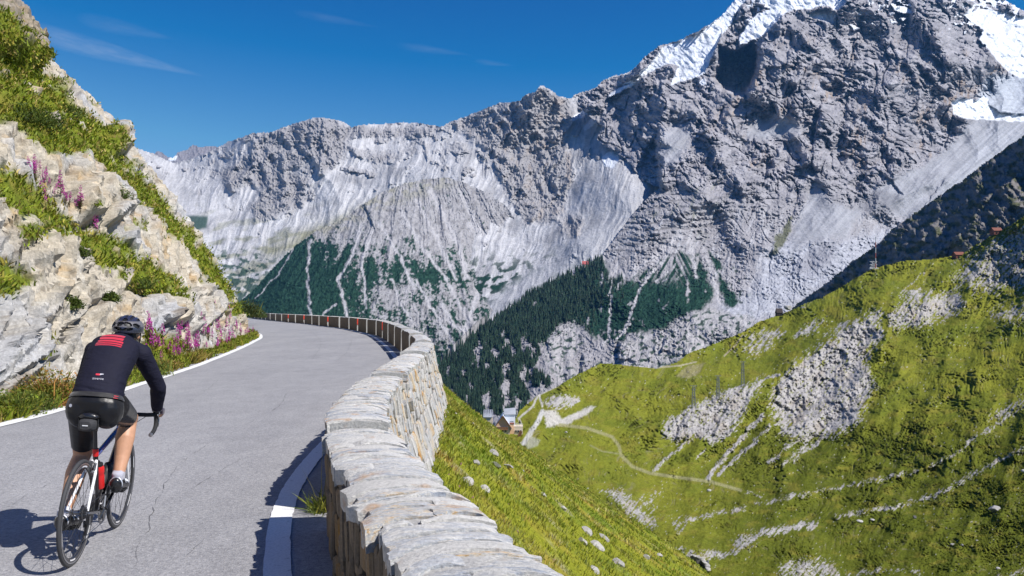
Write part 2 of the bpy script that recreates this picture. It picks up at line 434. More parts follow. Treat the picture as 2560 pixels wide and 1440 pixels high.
def back_relief(U, V):
    rm = back_rockmask(U, V)
    Uw = U + 20 * fbm(U / 90, V / 90, 3, 5); Vw = V + 20 * fbm(U / 90, V / 90, 3, 6)
    r = 34 * (ridged(Uw / 120, Vw / 170, 3, 9) - 0.4) * (0.5 + 0.5 * rm) + 12 * ridged((Uw + 0.35 * Vw) / 30, Vw / 150, 3, 16) + rm * (48 * (ridged(Uw / 46, Vw / 60, 5, 12) - 0.42) + 13 * ridged(U / 13, V / 13, 3, 14) + 5 * fbm(U / 5, V / 5, 2, 15))
    r = r + (1 - rm) * (5 * fbm((Uw + 0.3 * Vw) / 16, Vw / 120, 3, 17) + 2.0 * fbm(U / 9, V / 14, 2, 18))
    for pts, h, w in (([(800, 292), (792, 370), (800, 440), (850, 500)], 30, 60), ([(640, 333), (600, 400), (565, 470), (470, 580)], 34, 50), ([(1350, 213), (1310, 290), (1255, 385), (1300, 470), (1340, 560)], 40, 70),
                      ([(1100, 316), (1060, 360), (1000, 440)], 22, 60), ([(905, 312), (890, 370)], 18, 40), ([(1220, 270), (1190, 340), (1130, 420)], 20, 45), ([(720, 420), (690, 500), (600, 600)], 24, 50), ([(545, 380), (500, 450)], 14, 40)):
        r = r + crest(Uw, Vw, pts, h, w)
    for pts, h, fd in (([(640, 400), (600, 440), (562, 462)], 26, 26), ([(800, 395), (795, 440)], 24, 22), ([(635, 345), (628, 370), (630, 420)], 18, 20), ([(1232, 395), (1240, 420), (1268, 445)], 22, 26), ([(808, 300), (800, 340), (812, 380)], 16, 22),
                       ([(665, 480), (650, 500)], 12, 16), ([(1320, 300), (1336, 340)], 12, 20), ([(860, 545), (840, 580)], 8, 20)):
        r = r + step_line(U, V, pts, h, fd, 2.0)
    return r
def back_colour(U, V, rel):
    rm = back_rockmask(U, V); c = base_cols(len(U), SCREE)
    st = fbm((U + 0.25 * V) / 7, V / 70, 4, 31); c = c * (1 + 0.22 * st + 0.14 * fbm(U / 5, V / 8, 2, 32))[:, None]
    c = mixc(c, (0.27, 0.27, 0.285), sstep(-0.05, 0.45, fbm((U + 0.4 * V) / 70, V / 60, 5, 33)) * 0.75); c = mixc(c, (0.30, 0.295, 0.30), sstep(0.0, 0.4, fbm((U + 0.3 * V) / 12, V / 90, 4, 38)) * 0.5)
    rk = mixc(base_cols(len(U), ROCK), OCHRE, sstep(0.05, 0.5, fbm(U / 25, V / 40, 3, 35)) * 0.45 * sstep(1100, 1250, U))
    rk = rk * (1 + 0.25 * fbm(U / 9, V / 7, 3, 36))[:, None]
    c = c * (1 - (rm * 0.75)[:, None]) + rk * (rm * 0.75)[:, None]
    # pale green valley alps and sparse pines low down on the left
    g = sstep(0.0, 0.25, fbm((U + V) / 70, V / 30, 4, 37) + sstep(520, 700, V) * 0.25 - 0.12) * sstep(1150, 980, U) * sstep(480, 600, V)
    c = mixc(c, ALP, g * 0.6)
    hi = np.exp(-((V - (650 - 0.38 * (U - 620))) / 26) ** 2) * sstep(1110, 1000, U) * sstep(600, 700, U); c = mixc(c, (0.20, 0.195, 0.12), hi * 0.7)
    pine = sstep(0.12, 0.26, fbm(U / 22, V / 13, 4, 39) + 0.35 * sstep(600, 720, V) - 0.12) * sstep(590, 650, V) * sstep(760, 640, U)
    pine = np.maximum(pine, sstep(-4, 5, poly_sd(U + 8 * fbm(U / 10, V / 30, 2, 8), V, [(430, 545), (480, 538), (520, 540), (518, 570), (490, 578), (450, 560)])))
    c = mixc(c, PINE * 1.3, pine * 0.9)
    # pines on the valley floor left of the big spur
    low = sstep(0.0, 0.16, fbm((U + 0.6 * V) / 26, V / 20, 4, 45) + 0.30 * sstep(560, 760, V) - 0.16) * sstep(600, 690, V) * sstep(1000, 1150, U) * sstep(1560, 1400, U)
    c = mixc(c, PINE, low)
    sn = np.zeros(U.shape, np.float32); Uw, Vw = U + 3 * fbm(U / 8, V / 8, 2, 51), V + 3 * fbm(U / 8, V / 8, 2, 52)
    for p in ([(1425, 300), (1440, 285), (1462, 274), (1472, 282), (1452, 296), (1432, 304)], [(1456, 320), (1478, 296), (1500, 280), (1506, 284), (1484, 314), (1462, 328)], [(1504, 394), (1520, 380), (1545, 378), (1548, 400), (1530, 422), (1510, 415)], [(1510, 302), (1538, 278), (1548, 280), (1520, 304)],
              [(1515, 238), (1560, 212), (1600, 190), (1640, 165), (1650, 170), (1600, 205), (1540, 236)], [(1470, 272), (1500, 255), (1515, 252), (1490, 270)]): sn = np.maximum(sn, sstep(-1, 2, poly_sd(Uw, Vw, p)))
    c = mixc(c, SNOW, sn)
    # stream of grey rubble running down behind the front spur
    stm = sstep(40, 6, seg_dist(U, V, [(1600, 480), (1520, 570), (1420, 650), (1330, 700), (1210, 790), (1090, 900)]) + 10 * fbm(U / 20, V / 20, 3, 55)); c = mixc(c, (0.36, 0.365, 0.39), stm * 0.9)
    return c
view_sheet("mountain_range", back_poly, back_depth_f, back_relief, back_colour, mat_far, wob=3.5, seed=2)

# ---- middle spur, streaked with avalanche tracks between dwarf pines
spur_poly = [(560, 800), (600, 752), (640, 716), (690, 660), (740, 611), (790, 574), (850, 549), (900, 514), (950, 481), (1000, 461), (1060, 447), (1110, 441), (1160, 455), (1210, 478), (1262, 510), (1300, 560), (1340, 620), (1372, 668), (1340, 700), (1200, 800), (1080, 915), (1080, 980), (560, 860)]
spur_depth_f = tps([(560, 800, 3000), (640, 716, 3350), (740, 611, 3700), (850, 549, 3900), (950, 481, 4150), (1060, 447, 4380), (1160, 455, 4450), (1262, 510, 4250), (1340, 620, 3900), (1372, 668, 3420), (700, 780, 2750), (900, 780, 2700), (1100, 780, 2800), (1080, 980, 2350), (1200, 800, 2750), (900, 640, 3300), (1100, 620, 3600), (1250, 700, 3500), (560, 860, 2700)])
def spur_ang(U, V):
    Uw = U + 10 * fbm(U / 60, V / 60, 3, 61)
    return np.arctan2(Uw - 1040, V - 120), np.hypot(Uw - 1040, V - 120)
def spur_relief(U, V):
    a, r = spur_ang(U, V)
    rel = 26 * ridged(a * 11, r / 420, 3, 63) + 12 * ridged(a * 34, r / 160, 3, 64) + 9 * ridged(U / 12, V / 14, 3, 65) + 4 * fbm(U / 5, V / 5, 2, 67)
    rel = rel + 16 * ridged(U / 60, V / 34, 4, 66) * sstep(640, 760, V)
    for pts, h, fd in (([(905, 500), (925, 545), (940, 580)], 20, 26), ([(690, 700), (720, 712), (760, 716)], 9, 14), ([(1170, 690), (1250, 702), (1330, 690)], 12, 16)): rel = rel + step_line(U, V, pts, h, fd, 2.0)
    return rel
tracks = [([(775, 600), (768, 680), (776, 790)], 4), ([(905, 560), (880, 640), (845, 700), (870, 790)], 5), ([(930, 580), (905, 650), (915, 770)], 4), ([(1000, 520), (1050, 610), (1110, 690), (1165, 790)], 5), ([(1075, 480), (1120, 560), (1155, 640), (1166, 692)], 9),
          ([(1040, 500), (1090, 590), (1140, 700)], 5), ([(950, 560), (1000, 640), (1035, 720)], 5), ([(1200, 720), (1170, 800), (1150, 880), (1105, 935)], 7), ([(1105, 760), (1135, 815), (1165, 830)], 6), ([(1040, 700), (1085, 780), (1135, 860)], 5), ([(1180, 560), (1240, 620), (1260, 650)], 14), ([(1290, 560), (1320, 620), (1360, 660)], 8),
          ([(980, 700), (1000, 760), (1030, 800)], 4), ([(640, 745), (700, 680), (735, 620)], 2), ([(840, 760), (815, 780), (800, 800)], 3), ([(1150, 480), (1190, 560), (1215, 640)], 6)]
def spur_colour(U, V, rel):
    a, r = spur_ang(U, V); c = base_cols(len(U), (0.31, 0.305, 0.315))
    c = c * (1 + 0.25 * fbm(a * 60, r / 90, 4, 71))[:, None]
    c = mixc(c, (0.20, 0.195, 0.20), sstep(0.05, 0.35, fbm(U / 20, V / 15, 4, 72)) * 0.75); c = mixc(c, (0.15, 0.145, 0.15), sstep(0.15, 0.4, fbm(U / 7, V / 6, 3, 68)) * 0.6)
    c = mixc(c, (0.24, 0.23, 0.15), sstep(60, 0, np.abs(seg_dist(U, V, [(800, 572), (950, 484), (1100, 444)]))) * sstep(0, 0.5, fbm(U / 30, V / 20, 3, 73) + 0.25) * 0.55)
    lim = 545 + 0.10 * np.abs(U - 860) + 60 * sstep(1150, 1350, U)
    f = (0.95 * sstep(lim - 10, lim + 150, V) + 0.95 * sstep(900, 720, U) * sstep(560, 640, V) - 0.30
         + 0.75 * fbm(a * 26, r / 120, 4, 75) + 0.65 * fbm(U / 26, V / 22, 4, 76) + 0.45 * fbm(U / 9, V / 8, 3, 74) - 0.45 * sstep(860, 960, U) * sstep(690, 730, V) * (0.6 + 0.8 * fbm(U / 60, V / 16, 3, 70)) - 0.25 * sstep(690, 720, V) * sstep(840, 1000, U) * sstep(900, 760, V))
    f = sstep(0.16, 0.40, f + 0.5 * fbm(U / 5, V / 5, 2, 81))
    for pts, w in tracks:
        d = seg_dist(U + 7 * fbm(U / 18, V / 18, 3, 77), V, pts) + w * 0.9 * fbm(U / 8, V / 16, 3, 80); f = f * sstep(w * 0.35, w * 1.1, d); c = mixc(c, (0.40, 0.395, 0.41), sstep(w * 1.2, w * 0.3, d) * 0.85)
    wood = sstep(-6, 8, poly_sd(U + 10 * fbm(U / 12, V / 12, 3, 79), V, [(1225, 640), (1270, 615), (1330, 622), (1365, 655), (1340, 690), (1250, 700), (1180, 690)])); f = np.maximum(f, wood)
    c = mixc(c, PINE[None] * (1 + 0.5 * fbm(U / 16, V / 12, 3, 78) + 1.1 * fbm(U / 4.2, V / 5.2, 2, 69)).clip(0.25, 2.4)[:, None], f)
    return c
view_sheet("mountain_spur", spur_poly, spur_depth_f, spur_relief, spur_colour, mat_far, wob=3.0, seed=4)

# ---- the big snow-capped peak and its wooded foot
peak_poly = [(1060, 1060), (1085, 930), (1110, 902), (1200, 822), (1330, 731), (1460, 664), (1500, 640), (1530, 604), (1598, 512), (1645, 470), (1605, 452), (1566, 398), (1512, 366), (1490, 348), (1505, 316), (1470, 290), (1440, 262), (1452, 232), (1490, 219), (1505, 202), (1540, 190), (1570, 183), (1590, 166), (1610, 141), (1650, 113), (1690, 102), (1750, 74), (1800, 40), (1830, 8), (1850, -30),
             (1900, -80), (2000, -120), (2100, -140), (2250, -110), (2400, -60), (2490, -16), (2530, 8), (2560, 24), (2640, 60), (2760, 90), (2760, 1060)]
peak_depth_f = tps([(1060, 1060, 1700), (1110, 902, 2350), (1330, 731, 2850), (1460, 664, 3080), (1600, 510, 3500), (1640, 470, 3580), (1560, 390, 4180), (1490, 350, 4480), (1440, 240, 4900), (1600, 160, 4900), (1700, 200, 4600), (1800, 40, 5000), (1850, -60, 5200), (2100, -140, 5300), (2400, -60, 5400), (2760, 60, 5600), (2000, 60, 4800),
                    (1850, 180, 4480), (2050, 300, 4080), (2250, 250, 4250), (2400, 150, 4650), (1700, 400, 3850), (1850, 420, 3700), (2040, 440, 3650), (1600, 600, 3150), (1800, 600, 3150), (1500, 760, 2650), (1750, 760, 2500), (1500, 900, 2150), (1700, 880, 2100), (1300, 950, 2050), (1450, 1060, 1700), (2000, 700, 2700), (2000, 900, 2100),
                    (2200, 520, 3500), (2350, 450, 3800), (2100, 620, 3050), (2450, 330, 4400), (2560, 200, 4900), (2760, 300, 4700), (2560, 420, 4000), (2500, 700, 3000), (2760, 1060, 1900)])
def peak_soft(U, V):                     # screes, glacier and talus: smooth ground
    Uw, Vw = U + 12 * fbm(U / 40, V / 40, 3, 81), V + 12 * fbm(U / 40, V / 40, 3, 82); m = np.zeros(U.shape, np.float32)
    for p in ([(2040, 432), (2075, 500), (2160, 520), (2120, 590), (2020, 610), (1970, 640), (1985, 560), (2015, 500)], [(2180, 470), (2330, 400), (2430, 300), (2500, 200), (2560, 170), (2760, 200), (2760, 400), (2560, 380), (2420, 480), (2300, 560), (2230, 540)],
              [(1650, 330), (1690, 310), (1740, 330), (1700, 400), (1665, 420), (1650, 390)], [(1880, 300), (1960, 290), (2020, 320), (1950, 350), (1850, 350)]): m = np.maximum(m, sstep(-10, 18, poly_sd(Uw, Vw, p)))
    return m
snow_polys = [[(1655, 118), (1690, 106), (1745, 80), (1795, 46), (1815, 52), (1806, 80), (1792, 112), (1776, 150), (1762, 182), (1735, 196), (1700, 204), (1674, 214), (1688, 182), (1698, 162), (1672, 158), (1630, 178), (1580, 206), (1555, 214), (1590, 190), (1625, 160)],
              [(1790, 52), (1830, 8), (1850, -30), (1900, -80), (2100, -140), (2130, -60), (2112, 12), (2090, 26), (2062, 12), (2025, 22), (1988, 22), (1955, 38), (1932, 64), (1905, 90), (1880, 102), (1862, 118), (1845, 122), (1848, 96), (1868, 62), (1890, 34), (1926, 22), (1902, 2), (1868, -4), (1842, 30), (1826, 66), (1808, 86), (1800, 70)],
              [(2020, 32), (2060, 20), (2088, 30), (2080, 58), (2050, 50), (2024, 44)], [(2228, 18), (2262, 14), (2284, 30), (2262, 36), (2236, 28)], [(2408, 36), (2450, 22), (2520, 28), (2600, 50), (2660, 150), (2600, 190), (2555, 196), (2520, 180), (2490, 150), (2470, 120), (2446, 100), (2460, 74), (2430, 58)],
              [(2378, 252), (2410, 244), (2440, 250), (2464, 238), (2474, 262), (2500, 280), (2560, 286), (2660, 280), (2660, 300), (2540, 304), (2470, 300), (2410, 296), (2384, 284)], [(2120, 60), (2150, 70), (2135, 78)], [(2220, 45), (2245, 58), (2232, 60)], [(1745, 205), (1760, 196), (1768, 210), (1755, 216)], [(1520, 236), (1580, 205), (1600, 200), (1560, 228), (1520, 244)], [(1840, 215), (1856, 205), (1850, 232), (1838, 236)]]
def peak_snow(U, V):
    Uw, Vw = U + 5 * fbm(U / 18, V / 18, 3, 91), V + 5 * fbm(U / 18, V / 18, 3, 92); m = np.zeros(U.shape, np.float32)
    for p in snow_polys: m = np.maximum(m, sstep(-1.5, 2.0, poly_sd(Uw, Vw, p)))
    sp = sstep(0.36, 0.46, fbm(U / 14, V / 11, 4, 93) + 0.25 * sstep(90, 0, V) + 0.2 * sstep(2350, 2450, U) * sstep(120, 60, V) - 0.12 * sstep(40, 140, V)) * sstep(140, 60, V)
    return np.maximum(m, sp * sstep(1800, 1900, U))
peak_steps = [([(1850, 260), (1880, 196), (1892, 130), (1908, 96), (1960, 20)], 70, 150, 4), ([(1655, 480), (1648, 420), (1640, 380), (1650, 310)], 62, 70, 3), ([(2034, 432), (2031, 380), (2037, 330), (2047, 290), (2056, 246)], 46, 50, 2.5), ([(2116, 186), (2130, 150), (2138, 96)], 55, 50, 2.5),
              ([(1952, 258), (1990, 222), (2032, 186)], 48, 48, 2.5), ([(2378, 205), (2352, 152), (2327, 132), (2320, 56)], 44, 60, 2.5), ([(1742, 336), (1800, 302), (1815, 260)], 44, 50, 2.5), ([(1640, 260), (1655, 230), (1650, 200)], 40, 50, 2.5), ([(1560, 300), (1600, 250), (1612, 215)], 30, 40, 2.5), ([(1700, 290), (1730, 262)], 26, 40, 2.5), ([(1968, 170), (1972, 120)], 30, 40, 2.5),
              ([(2040, 160), (2052, 130)], 24, 30, 2.5), ([(2230, 40), (2200, 10)], 30, 40, 2.5), ([(2240, 180), (2215, 120), (2160, 50)], 20, 34, 2.5), ([(1840, 340), (1860, 310)], 20, 30, 2), ([(1600, 350), (1612, 300)], 40, 50, 2.5), ([(2065, 400), (2068, 450)], 16, 24, 2.5),
              ([(1545, 902), (1548, 850)], 52, 50, 2.5), ([(1453, 938), (1458, 880)], 46, 44, 2.5), ([(1655, 880), (1664, 838)], 40, 44, 2.5), ([(1380, 905), (1360, 830)], 22, 36, 2.5), ([(1925, 690), (1928, 640), (1938, 600)], 14, 26, 2), ([(1990, 700), (2010, 640)], 10, 40, 2), ([(2260, 490), (2210, 430)], 18, 34, 2.5), ([(2205, 560), (2180, 510)], 12, 26, 2.0), ([(2300, 530), (2345, 470), (2370, 440)], 12, 30, 2)]
def peak_relief(U, V):
    sm = peak_soft(U, V); sn = peak_snow(U, V); hard = (1 - sm) * (1 - 0.93 * sn)
    Uw = U + 26 * fbm(U / 120, V / 120, 3, 101); Vw = V + 26 * fbm(U / 120, V / 120, 3, 102)
    A, B = Uw * 0.90 + Vw * 0.43, -Uw * 0.43 + Vw * 0.90
    up = sstep(620, 380, V)                                                       # rugged upper face, calmer foot
    calm = sstep(-0.25, 0.35, fbm(U / 70, V / 70, 3, 118))                         # some faces broken, others slabby
    r = (115 * (ridged(A / 250, B / 300, 2, 103, 0.5) - 0.45) + 92 * (ridged(Uw / 118, Vw / 135, 3, 104, 0.5) - 0.42) * (0.3 + 0.7 * up) * (0.25 + 0.75 * hard)) * (1 - 0.8 * sn)
    r = r * (0.15 + 0.85 * sstep(0, 80, seg_dist(U, V, [(1330, 731), (1460, 664), (1530, 604), (1598, 512), (1645, 470), (1605, 452), (1566, 398), (1512, 366), (1490, 348), (1505, 316), (1470, 290), (1440, 262), (1452, 232)])))
    fac = np.abs(pn(A / 60, B / 34, 119)) + 0.5 * np.abs(pn(A / 27, B / 17, 120))   # facetted ledges dipping with the bedding
    rough = 36 * (ridged(Uw / 50, Vw / 56, 5, 106) - 0.42) + 24 * (ridged(A / 26, B / 15, 4, 107) - 0.4)
    r = r + hard * ((34 * (fac - 0.35) + rough) * (0.25 + 0.75 * up) * (0.45 + 0.55 * calm) + (20 * (ridged(U / 13, V / 10, 3, 108) - 0.4) + 7 * fbm(U / 5, V / 4.5, 2, 109)) * (0.35 + 0.65 * calm))
    gv1 = np.exp(-(pn(A / 58, B / 25, 155) / 0.075) ** 2) * sstep(-0.2, 0.2, pn(U / 60, V / 60, 156)); gv2 = np.exp(-(pn(A / 26 + 0.3 * B / 26, B / 12, 157) / 0.10) ** 2) * sstep(-0.1, 0.25, pn(U / 45, V / 45, 158)); gv3 = np.exp(-(pn(Uw / 40, Vw / 90, 159) / 0.06) ** 2) * sstep(0.0, 0.3, pn(U / 80, V / 80, 160))
    r = r - hard * (17 * gv1 + 8 * gv2 + 22 * gv3) * (0.35 + 0.65 * up)
    for pl, h, sf in (([(1796, 112), (1838, 128), (1880, 104), (1900, 136), (1893, 190), (1868, 246), (1838, 240), (1800, 220), (1780, 195), (1792, 165)], 330, 16), ([(1640, 336), (1655, 400), (1655, 470), (1612, 474), (1578, 445), (1602, 380)], 70, 20), ([(2118, 180), (2122, 140), (2142, 100), (2150, 130), (2136, 180)], 40, 10),
                      ([(2020, 185), (2035, 190), (2000, 240), (1960, 262), (1965, 235)], 36, 12), ([(2380, 210), (2356, 160), (2322, 120), (2316, 60), (2328, 60), (2345, 130), (2378, 160)], 34, 10), ([(1740, 340), (1790, 300), (1806, 262), (1820, 270), (1800, 320), (1770, 345)], 34, 12)):
        r = r - h * sstep(-sf * 0.3, sf, poly_sd(U + 7 * fbm(U / 18, V / 18, 3, 126), V + 7 * fbm(U / 18, V / 18, 3, 146), pl))
    # level rock bands across the lower wall
    bands = sstep(1500, 1560, U) * sstep(1900, 1700, U) * sstep(470, 500, V) * sstep(660, 630, V)
    r = r + bands * 10 * (np.abs(((Vw + 0.05 * Uw + 6 * fbm(U / 50, V / 50, 2, 110)) / 17) % 1.0 - 0.5) * 2)
    low = sstep(780, 850, V); r = r + low * hard * 26 * ridged(U / 44, V / 80, 4, 112)
    r = r + sm * (9 * fbm((U * 0.7 + V * 0.7) / 16, (V * 0.7 - U * 0.7) / 130, 3, 153) + 16 * ridged((U * 0.7 + V * 0.7) / 50, (V * 0.7 - U * 0.7) / 120, 3, 154) * sstep(2080, 2160, U) * sstep(380, 440, V) + 3 * fbm((U - 0.7 * V) / 12, (U + V) / 120, 3, 113)) + sn * (9 * (ridged(U / 34, V / 26, 3, 114) - 0.4) + 10 * fbm((U + V) / 40, (V - U) / 22, 3, 161))
    fans = sstep(600, 660, V) * sstep(800, 740, V) * sstep(1480, 1540, U); r = r + fans * 7 * ridged((U + 0.0 * V) / 22, V / 160, 2, 115)
    for pts, h, fd, s in peak_steps: r = r + step_line(U + 6 * fbm(U / 16, V / 16, 3, 116), V + 6 * fbm(U / 16, V / 16, 3, 117), pts, h, fd, s)
    r = r - crest(U, V, [(2050, 250), (2035, 330), (2031, 430)], 26, 14) - crest(U, V, [(1935, 640), (1920, 700), (1940, 780)], 14, 16)
    return r
wood_poly = [(1060, 1060), (1085, 930), (1110, 902), (1200, 822), (1330, 731), (1460, 664), (1500, 640), (1515, 660), (1522, 700), (1545, 690), (1575, 705), (1600, 680), (1640, 660), (1677, 645), (1700, 626), (1722, 640), (1745, 632), (1764, 675), (1782, 731), (1770, 760), (1750, 779), (1700, 790), (1680, 824), (1648, 827), (1606, 832), (1540, 856), (1508, 862), (1455, 815), (1400, 806), (1372, 842), (1340, 920), (1380, 960), (1320, 1000), (1300, 1060)]
white_fans = [([(1700, 590), (1640, 640), (1560, 690), (1545, 720)], 7), ([(1690, 590), (1660, 650), (1610, 700)], 5), ([(1530, 660), (1528, 720), (1522, 740)], 3), ([(1650, 660), (1600, 720), (1575, 790), (1560, 830)], 4), ([(1528, 740), (1524, 800), (1520, 850), (1500, 870)], 4), ([(1725, 600), (1735, 660), (1740, 690)], 7), ([(1665, 680), (1640, 705)], 4), ([(1575, 810), (1540, 850)], 3), ([(1660, 610), (1630, 660)], 5), ([(1585, 660), (1570, 700)], 4), ([(1760, 620), (1790, 720), (1800, 760)], 4)]
def peak_colour(U, V, rel):
    n = len(U); sm = peak_soft(U, V); sn = peak_snow(U, V)
    c = base_cols(n, (0.305, 0.297, 0.315)) * (1 + 0.36 * fbm(U / 11, V / 7, 4, 121) + 0.3 * fbm(U / 60, V / 40, 3, 147))[:, None]
    c = c * (1 + 0.32 * fbm((U * 0.9 + V * 0.43) / 70, (V * 0.9 - U * 0.43) / 5.5, 3, 148))[:, None]
    oc = sstep(0.0, 0.35, fbm(U / 60, V / 70, 4, 122) - 0.02) * sstep(1700, 1900, U) * sstep(60, 160, V) * sstep(470, 400, V)
    c = mixc(c, OCHRE, oc * 0.7 * sstep(-0.25, 0.3, fbm(U / 6, V / 22, 3, 123)))
    c = mixc(c, (0.30, 0.29, 0.30), sstep(420, 560, V) * 0.7)
    c = mixc(c, (0.42, 0.42, 0.44), sstep(0.0, 0.35, fbm((U + 0.35 * V) / 9, V / 55, 4, 124)) * sstep(480, 560, V) * sstep(760, 680, V) * 0.8)
    c = mixc(c, (0.135, 0.13, 0.14), sstep(0.05, 0.45, fbm((U * 0.9 + V * 0.4) / 26, (V * 0.9 - U * 0.4) / 12, 4, 125)) * 0.55 * sstep(560, 440, V))
    bd = sstep(1480, 1540, U) * sstep(1920, 1700, U) * sstep(460, 500, V) * sstep(670, 630, V); bp_ = np.abs(((V + 0.05 * U + 6 * fbm(U / 50, V / 50, 2, 110)) / 17) % 1.0 - 0.5) * 2
    c = c * (1 - (0.45 * bd * sstep(0.45, 0.15, bp_) * sstep(-0.3, 0.2, fbm(U / 30, V / 8, 3, 149))))[:, None]
    # pale ice-worn slabs below the glacier
    sl = sstep(-20, 30, poly_sd(U + 14 * fbm(U / 30, V / 30, 3, 127), V + 14 * fbm(U / 30, V / 30, 3, 128), [(1900, 640), (1960, 600), (2140, 590), (2230, 560), (2330, 540), (2420, 450), (2440, 460), (2300, 620), (2140, 680), (2040, 740), (1930, 800), (1800, 830), (1790, 760), (1880, 720)]))
    c = mixc(c, np.array((0.37, 0.38, 0.42))[None] * (1 + 0.42 * fbm(U / 14, V / 8, 4, 129))[:, None], sl * 0.9)
    c = mixc(c, np.array((0.315, 0.32, 0.345))[None] * (1 + 0.22 * fbm((U * 0.7 + V * 0.7) / 9, (V * 0.7 - U * 0.7) / 110, 4, 130) + 0.18 * fbm(U / 40, V / 30, 3, 152))[:, None], sm * 0.95)
    dk = sstep(-6, 10, poly_sd(U, V + 10 * fbm(U / 25, V / 25, 3, 131), [(2130, 490), (2200, 470), (2262, 490), (2250, 530), (2200, 545), (2150, 520)])); c = mixc(c, (0.20, 0.20, 0.215), dk * 0.75)
    dk = sstep(-14, 14, poly_sd(U, V + 14 * fbm(U / 20, V / 20, 3, 132), [(2010, 640), (2050, 600), (2090, 612), (2080, 660), (2010, 690), (1985, 670)])); c = mixc(c, (0.24, 0.24, 0.265), dk * 0.7)
    # moraine stripes of the glacier valley
    st = fbm((U * 0.62 + V * 0.78) / 8, (V * 0.62 - U * 0.78) / 160, 3, 133); mor = sstep(-10, 20, poly_sd(U, V, [(2300, 540), (2420, 380), (2480, 310), (2760, 260), (2760, 400), (2560, 370), (2400, 500)]))
    c = mixc(c, np.array((0.34, 0.35, 0.38))[None] * (1 + 0.6 * st)[:, None], mor * 0.8)
    ice = sstep(-8, 10, poly_sd(U, V, [(2440, 240), (2470, 190), (2500, 185), (2760, 200), (2760, 290), (2540, 290), (2470, 285)])); c = mixc(c, np.array((0.42, 0.45, 0.50))[None] * (1 + 0.35 * fbm(U / 14, V / 5, 3, 134))[:, None], ice * 0.9)
    # dwarf pine and spruce
    Uw, Vw = U + 13 * fbm(U / 20, V / 20, 4, 135), V + 13 * fbm(U / 20, V / 20, 4, 136)
    f = sstep(-7, 7, poly_sd(Uw, Vw, wood_poly) + 6 * fbm(U / 5, V / 5, 2, 163))
    hole = sstep(0.20, 0.34, fbm(U / 24, V / 34, 4, 137) + 0.25 * fbm(U / 7, V / 9, 3, 164) - 0.10 + 0.34 * sstep(800, 880, V) - 0.2 * sstep(1260, 1100, U)); f = f * (1 - hole)
    for p in ([(1772, 619), (1788, 640), (1803, 657), (1812, 674), (1790, 682), (1776, 650)], [(1789, 679), (1818, 706), (1833, 731), (1847, 752), (1832, 770), (1814, 762), (1800, 717)], [(1640, 905), (1700, 880), (1720, 890), (1660, 925), (1600, 930)]): f = np.maximum(f, sstep(-3, 4, poly_sd(Uw, Vw, p)))
    f = np.maximum(f, sstep(0.18, 0.3, fbm(U / 16, V / 20, 3, 138) - 0.1) * sstep(1740, 1780, U) * sstep(1900, 1840, U) * sstep(640, 680, V) * 0.8)
    for pts, w in white_fans:
        d = seg_dist(U + 7 * fbm(U / 14, V / 14, 3, 139), V, pts) + w * 0.8 * fbm(U / 7, V / 14, 3, 150); f = f * sstep(w * 0.3, w * 1.2, d); c = mixc(c, (0.42, 0.41, 0.42), sstep(w * 1.3, w * 0.3, d) * 0.85)
    fan = sstep(0.02, 0.16, fbm((U - 1690 + (V - 560) * 0.55 * np.sign(1690 - U)) / 9, V / 90, 3, 140)) * sstep(1540, 1560, U) * sstep(1760, 1700, U) * sstep(725, 660, V) * sstep(580, 610, V); f = f * (1 - fan)
    cl = np.maximum(sstep(-6, 8, poly_sd(Uw, Vw, [(1546, 862), (1600, 832), (1648, 826), (1700, 800), (1780, 770), (1900, 800), (1800, 860), (1640, 925), (1500, 930), (1470, 900), (1510, 905)])), sstep(-6, 8, poly_sd(Uw, Vw, [(1357, 890), (1375, 842), (1400, 815), (1450, 816), (1455, 860), (1430, 900), (1440, 940), (1400, 960), (1380, 920)])))
    c = mixc(c, np.array((0.36, 0.35, 0.355))[None] * (1 + 0.38 * fbm(U / 10, V / 16, 4, 141))[:, None], cl * 0.9)
    f = np.maximum(f * (1 - 0.85 * cl), cl * 0.9 * sstep(0.10, 0.22, fbm(U / 15, V / 10, 3, 142)))
    c = mixc(c, PINE[None] * (1 + 0.4 * fbm(U / 14, V / 14, 3, 143) + 1.1 * fbm(U / 4.2, V / 5.2, 2, 151)).clip(0.25, 2.4)[:, None], f)
    al = sstep(-3, 6, poly_sd(Uw, Vw, [(1976, 540), (1986, 546), (1967, 600), (1940, 638), (1920, 648), (1934, 606)])); c = mixc(c, (0.10, 0.105, 0.05), al * 0.85)
    c = mixc(c, (0.16, 0.17, 0.10), sstep(0.15, 0.4, fbm((U + 0.4 * V) / 16, V / 60, 3, 144)) * sstep(420, 480, V) * sstep(640, 560, V) * sstep(1880, 1780, U) * 0.4)
    return mixc(c, SNOW[None] * (1 + 0.05 * fbm(U / 20, V / 8, 3, 145) - 0.22 * sstep(0.1, 0.4, fbm((U + 0.5 * V) / 9, (V - 0.5 * U) / 60, 3, 162)) * sstep(2300, 2400, U))[:, None], sn)
view_sheet("snowy_peak", peak_poly, peak_depth_f, peak_relief, peak_colour, mat_far, wob=4.0, seed=6)

